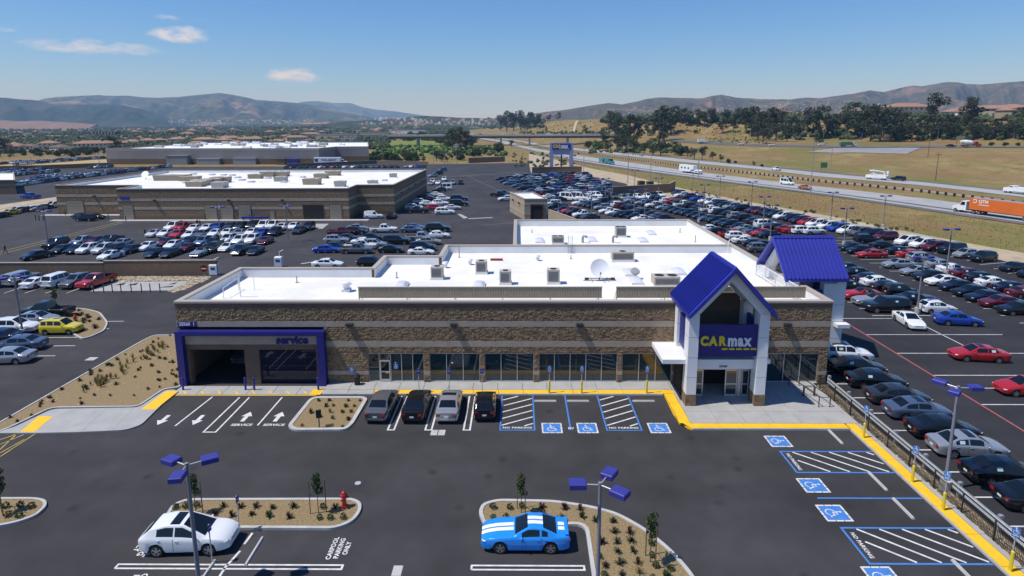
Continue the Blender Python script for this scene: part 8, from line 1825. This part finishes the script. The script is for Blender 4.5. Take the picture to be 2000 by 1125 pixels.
for px, py, s in ((1907, 226, 1.6), (1938, 225, 1.6), (1978, 223, 1.5), (1770, 217, 1.4), (1752, 226, 1.1)): q_ = DY(px, py, 560); q_.z = min(q_.z, terrain(q_.x, q_.y)) if q_.z < terrain(q_.x, q_.y) else q_.z - 4.5; house(q_, 3, .05, 'above the tree belt on the right', 'long buildings above the tree belt', s)
p = GT(208, 265); r = empty('office_block', (p.x, p.y, p.z), .05, 'white and dark striped office block far out in the valley', 'building')
b = MB(); b.box(-24, 24, -8, 8, 0, 8.5); b.build('wall', M['car_glass'], r)
for k in range(8): b = MB(); b.box(-24 + k * 6.2, -21.2 + k * 6.2, -8.2, -8.02, 0, 9.0); b.build('pier_panel', M['pale_grey'], r)
p = GT(798, 262); r = empty('warehouse', (p.x, p.y, p.z), -.02, 'long white warehouse below the far hill left of the freeway', 'building'); b = MB(); b.box(-38, 38, -12, 12, 0, 8.5); b.build('wall', M['white_panel'], r); b = MB(); b.box(-38.3, 38.3, -12.3, 12.3, 8.5, 9.1); b.build('roof', M['pale_grey'], r); b = MB(); b.box(-37, 37, -12.1, -12.02, .2, 3.0); b.build('lower_band', M['pale_grey'], r)
for px, py, w, h in ((660, 272, 30, 7), (700, 271, 34, 6), (735, 268, 24, 8)): p = GT(px, py); r = empty('warehouse', (p.x, p.y, p.z), 0, 'low pale industrial shed beyond the warehouse store at x ' if 0 else 'low pale industrial shed beyond the big warehouse store', 'building', 'industrial sheds'); b = MB(); b.box(-w, w, -9, 9, 0, h); b.build('wall', M['stucco'], r); b = MB(); b.box(-w - .3, w + .3, -9.3, 9.3, h, h + .5); b.build('roof', M['pale_grey'], r)

# ------------------------------------------------------------------ hills
def hill_mat(name, a, b_, c, sc):
    m = mat(name, a, .95, spec=.1); n, l = m.node_tree.nodes, m.node_tree.links; p = n.new('ShaderNodeNewGeometry').outputs['Position']
    def nz(s, d, lo, hi):
        t = n.new('ShaderNodeTexNoise'); t.inputs['Scale'].default_value = s; t.inputs['Detail'].default_value = d; t.inputs['Roughness'].default_value = .65; l.new(p, t.inputs['Vector']); r = n.new('ShaderNodeMapRange'); r.inputs[1].default_value = lo; r.inputs[2].default_value = hi; l.new(t.outputs[0], r.inputs[0]); return r.outputs[0]
    x = n.new('ShaderNodeMix'); x.data_type = 'RGBA'; x.inputs['A'].default_value = (*a, 1); x.inputs['B'].default_value = (*b_, 1); l.new(nz(sc * 9, 7, .42, .6), x.inputs['Factor'])
    y = n.new('ShaderNodeMix'); y.data_type = 'RGBA'; l.new(x.outputs['Result'], y.inputs['A']); y.inputs['B'].default_value = (*c, 1); l.new(nz(sc * 1.4, 6, .52, .68), y.inputs['Factor']); l.new(y.outputs['Result'], n['Principled BSDF'].inputs['Base Color'])
    return m
M['hill_dark'] = hill_mat('dark_chaparral', (.020, .030, .020), (.04, .048, .026), (.085, .07, .045), .0012)
M['hill_mid'] = hill_mat('chaparral_hill', (.022, .036, .020), (.085, .08, .04), (.24, .17, .10), .0016)
M['hill_dry'] = hill_mat('dry_rocky_hill', (.035, .042, .022), (.13, .10, .055), (.23, .15, .09), .003)
M['hill_wood'] = hill_mat('wooded_hill', (.022, .034, .018), (.05, .06, .03), (.15, .14, .08), .006)
M['brown_field'] = hill_mat('bare_brown_hill', (.20, .12, .08), (.24, .16, .11), (.17, .13, .08), .003)
def range_(name, sky, Y, depth, m, seed, foot=-3.0, rough=1.0, step=3.0):
    cols = []; px = sky[0][0]
    while px <= sky[-1][0]: cols.append(px); px += step
    rows = 26; mb = MB(); nc = len(cols); k = Y / 5000.0
    for j in range(rows + 1):
        v = j / (rows - 6)                                           # 1 at the crest, beyond it the back slope
        for px in cols:
            c = DY(px, pl(sky, px) + .55 * noise.noise((px * .09, seed, 0)), Y); Hc = max(.5, c.z); y = Y - depth * (1 - v); x = c.x * (y / Y) ** .85
            g = noise.noise((c.x / (420 * k) + seed, v * 1.3, seed)) * .55 + noise.noise((c.x / (150 * k), v * 2.6, seed + 4)) * .35 + noise.noise((c.x / (55 * k), v * 6, seed + 8)) * .14
            if v <= 1: z = Hc * (v ** 1.12) * (1 + rough * g * math.sin(math.pi * min(1, v)) * .9); z = min(z, Hc * (1 - .75 * (1 - v)))
            else: z = Hc * (1 - 1.8 * (v - 1))
            mb.v.append((x, y, max(foot, z if j else foot)))
    for j in range(rows):
        for i in range(nc - 1): mb.f.append([j * nc + i, j * nc + i + 1, (j + 1) * nc + i + 1, (j + 1) * nc + i]); mb.m.append(0); mb.sm.append(True)
    return tag(mb.build(name, m), kind='structure')
range_('far_hills', [(500, 212), (560, 205), (590, 199), (620, 197), (650, 201), (685, 201.5), (710, 210), (740, 214.5), (770, 217), (800, 221.5), (830, 226), (900, 233), (960, 239)], 12800, 4200, M['hill_mid'], 2.2, rough=1.4)
range_('left_hills', [(-340, 196), (-100, 205), (60, 201), (85, 193), (110, 189), (150, 187.5), (190, 185.5), (215, 187), (250, 187), (280, 190), (310, 191), (350, 189), (380, 186), (410, 183), (432, 181.5), (460, 186), (490, 192), (500, 195), (545, 198), (580, 201), (610, 206), (640, 213), (670, 220), (720, 229), (790, 239)], 7300, 2900, M['hill_mid'], 5.1, rough=2.0)
range_('left_ridge', [(-420, 170), (-220, 178), (-100, 184), (0, 190), (40, 194), (70, 196), (100, 203), (130, 206), (165, 204), (200, 203), (240, 206), (270, 211), (300, 220), (330, 231), (372, 241)], 5000, 1300, M['hill_dark'], 1.4, rough=1.6)
range_('brown_hill', [(-300, 232), (-60, 233), (0, 234), (30, 237), (60, 236.5), (80, 235.5), (110, 238), (150, 240), (190, 243)], 3400, 500, M['brown_field'], 3.3, rough=.4)
range_('right_hills', [(1020, 226), (1040, 222), (1070, 218), (1100, 215.5), (1125, 211), (1150, 206.5), (1190, 201), (1215, 204), (1240, 199), (1265, 193), (1290, 190), (1330, 191.5), (1370, 192), (1390, 187), (1410, 185), (1440, 191), (1470, 192.5), (1500, 194), (1545, 194), (1575, 190.5), (1600, 192), (1635, 187), (1670, 182), (1700, 176.5), (1725, 180), (1770, 169), (1785, 167), (1800, 169), (1820, 165), (1850, 160), (1870, 161), (1890, 164), (1920, 165), (1950, 162), (2000, 158.5), (2080, 163), (2400, 170)], 4300, 1700, M['hill_dry'], 7.7, rough=2.0)
range_('wooded_hill', [(640, 240), (690, 236), (750, 233), (785, 231.5), (800, 228.5), (830, 226), (860, 227.5), (900, 230), (960, 231), (1000, 229), (1040, 231), (1100, 238)], 2900, 900, M['hill_wood'], 9.3, rough=.5)
# specks of far towns on the hill feet
mb = MB(); rq = random.Random(31)
for (p0, p1, y0, y1, n, Yd, s0) in ((330, 620, 233, 243, 260, 4700, 6), (1420, 1720, 198, 218, 110, 3300, 4.0), (700, 1000, 230, 244, 170, 1990, 4), (1180, 1420, 209, 222, 45, 3100, 4.0)):
    for _ in range(n):
        px, py = rq.uniform(p0, p1), rq.uniform(y0, y1); q = DY(px, py, Yd * rq.uniform(.93, 1.05)); s = s0 * rq.uniform(.6, 1.3); mb.add([(q.x - s, q.y - s * .6, q.z - 4), (q.x + s, q.y - s * .6, q.z - 4), (q.x + s, q.y + s * .6, q.z - 4), (q.x - s, q.y + s * .6, q.z - 4), (q.x - s, q.y - s * .6, q.z + s * .28), (q.x + s, q.y - s * .6, q.z + s * .28), (q.x, q.y, q.z + s * .55)], [(0, 1, 5, 4), (4, 5, 6), (1, 2, 5), (5, 2, 6), (3, 0, 4), (3, 4, 6), (2, 3, 6)], rq.choice((0, 1, 1, 2)))
tag(mb.build('far_town', [M['stucco_white'], M['stucco'], M['terracotta']]), kind='stuff')

# ------------------------------------------------------------------ people in the back lot
def person(px, py, rz, label, shirt, trousers, stride=.0):
    p = G(px, py); hgt = 1.76
    J = [((0, 0, .95), .15), ((0, 0, 1.18), .14), ((0, 0, 1.42), .17), ((0, 0, 1.52), .06), ((0, .01, 1.66), .10), ((0, .01, 1.73), .07),
         ((.19, 0, 1.43), .065), ((.24, .06 + stride * .3, 1.15), .048), ((.25, .14 + stride * .35, .90), .036), ((-.19, 0, 1.43), .065), ((-.24, .04 - stride * .3, 1.15), .048), ((-.25, .10 - stride * .35, .90), .036),
         ((.10, 0, .90), .10), ((.11, -stride * .5 + .03, .50), .072), ((.11, -stride - .03, .09), .05), ((.11, -stride + .12, .04), .04), ((-.10, 0, .90), .10), ((-.11, stride * .5 + .03, .50), .072), ((-.11, stride - .03, .09), .05), ((-.11, stride + .12, .04), .04)]
    E_ = [(0, 1), (1, 2), (2, 3), (3, 4), (4, 5), (2, 6), (6, 7), (7, 8), (2, 9), (9, 10), (10, 11), (0, 12), (12, 13), (13, 14), (14, 15), (0, 16), (16, 17), (17, 18), (18, 19)]
    me = bpy.data.meshes.new('person'); me.from_pydata([j[0] for j in J], E_, []); o = bpy.data.objects.new('person', me); COL.objects.link(o); o.modifiers.new('skin', 'SKIN'); 
    for v, (_, r) in zip(me.skin_vertices[0].data, J): v.radius = (r, r * .8)
    me.skin_vertices[0].data[0].use_root = True
    sd = o.modifiers.new('sub', 'SUBSURF'); sd.levels = sd.render_levels = 1
    dg = bpy.context.evaluated_depsgraph_get(); m2 = bpy.data.meshes.new_from_object(o.evaluated_get(dg)); bpy.data.objects.remove(o)
    m2.materials.clear()
    for k in (shirt, trousers, 'skin', 'black'): m2.materials.append(M[k])
    for f in m2.polygons:
        z = f.center.z; f.material_index = 3 if z < .1 or z > 1.69 else 2 if z > 1.5 else (2 if abs(f.center.x) > .215 and z < 1.05 else 0 if z > .93 else 1); f.use_smooth = True
    ob = meshob('person', m2, None, (p.x, p.y, 0), rz); tag(ob, label, 'person', 'people in the back lot')
M['skin'] = mat('skin', (.36, .22, .15), .6); M['dark_cloth'] = mat('dark_cloth', (.02, .021, .026), .9)
person(284, 462, 1.4, 'person in dark clothes walking left of the first back lot row', 'dark_cloth', 'dark_cloth', .22); person(386, 443, .3, 'person in dark clothes standing by the back kerb, left of two', 'dark_cloth', 'dark_cloth', .05); person(391, 444, 2.8, 'person in dark clothes standing by the back kerb, right of two', 'dark_cloth', 'dark_cloth', .08); person(11, 496, -1.4, 'person in dark clothes striding along the yellow line at left', 'dark_cloth', 'dark_cloth', .30)
# bollards and cones of the back lot
for px, py, w in ((246, 432, 'beside the brown bay door'), (401, 430, 'left of the grey bay doors'), (427, 430, 'between the grey bay doors, left'), (457, 430, 'between the grey bay doors, right'), (488, 430, 'right of the grey bay doors'), (594, 429, 'left of the dark open bay'), (634, 429, 'right of the dark open bay'), (70, 430, 'left one of three on the left asphalt'), (77, 431, 'middle one of three on the left asphalt'), (85, 430, 'right one of three on the left asphalt'), (212, 428, 'near the dark sedan at the left bay'), (128, 421, 'at the left end of the back building')):
    bollard(px, py, 1.3, M['dark'], 'dark bollard ' + w, 'dark bollards of the back lot', .1)
for px, py, w in ((636, 505, 'at the deep blue sedan'), (733, 502, 'right of the grey pickup'), (782, 458, 'right of the white pickup'), (884, 447, 'right of the black SUV'), (848, 484, 'at the navy SUV'), (706, 443, 'behind the silver sedan')):
    bollard(px, py, 1.5, M['p_copper'], 'thin orange marker post ' + w, 'orange marker posts', .05)
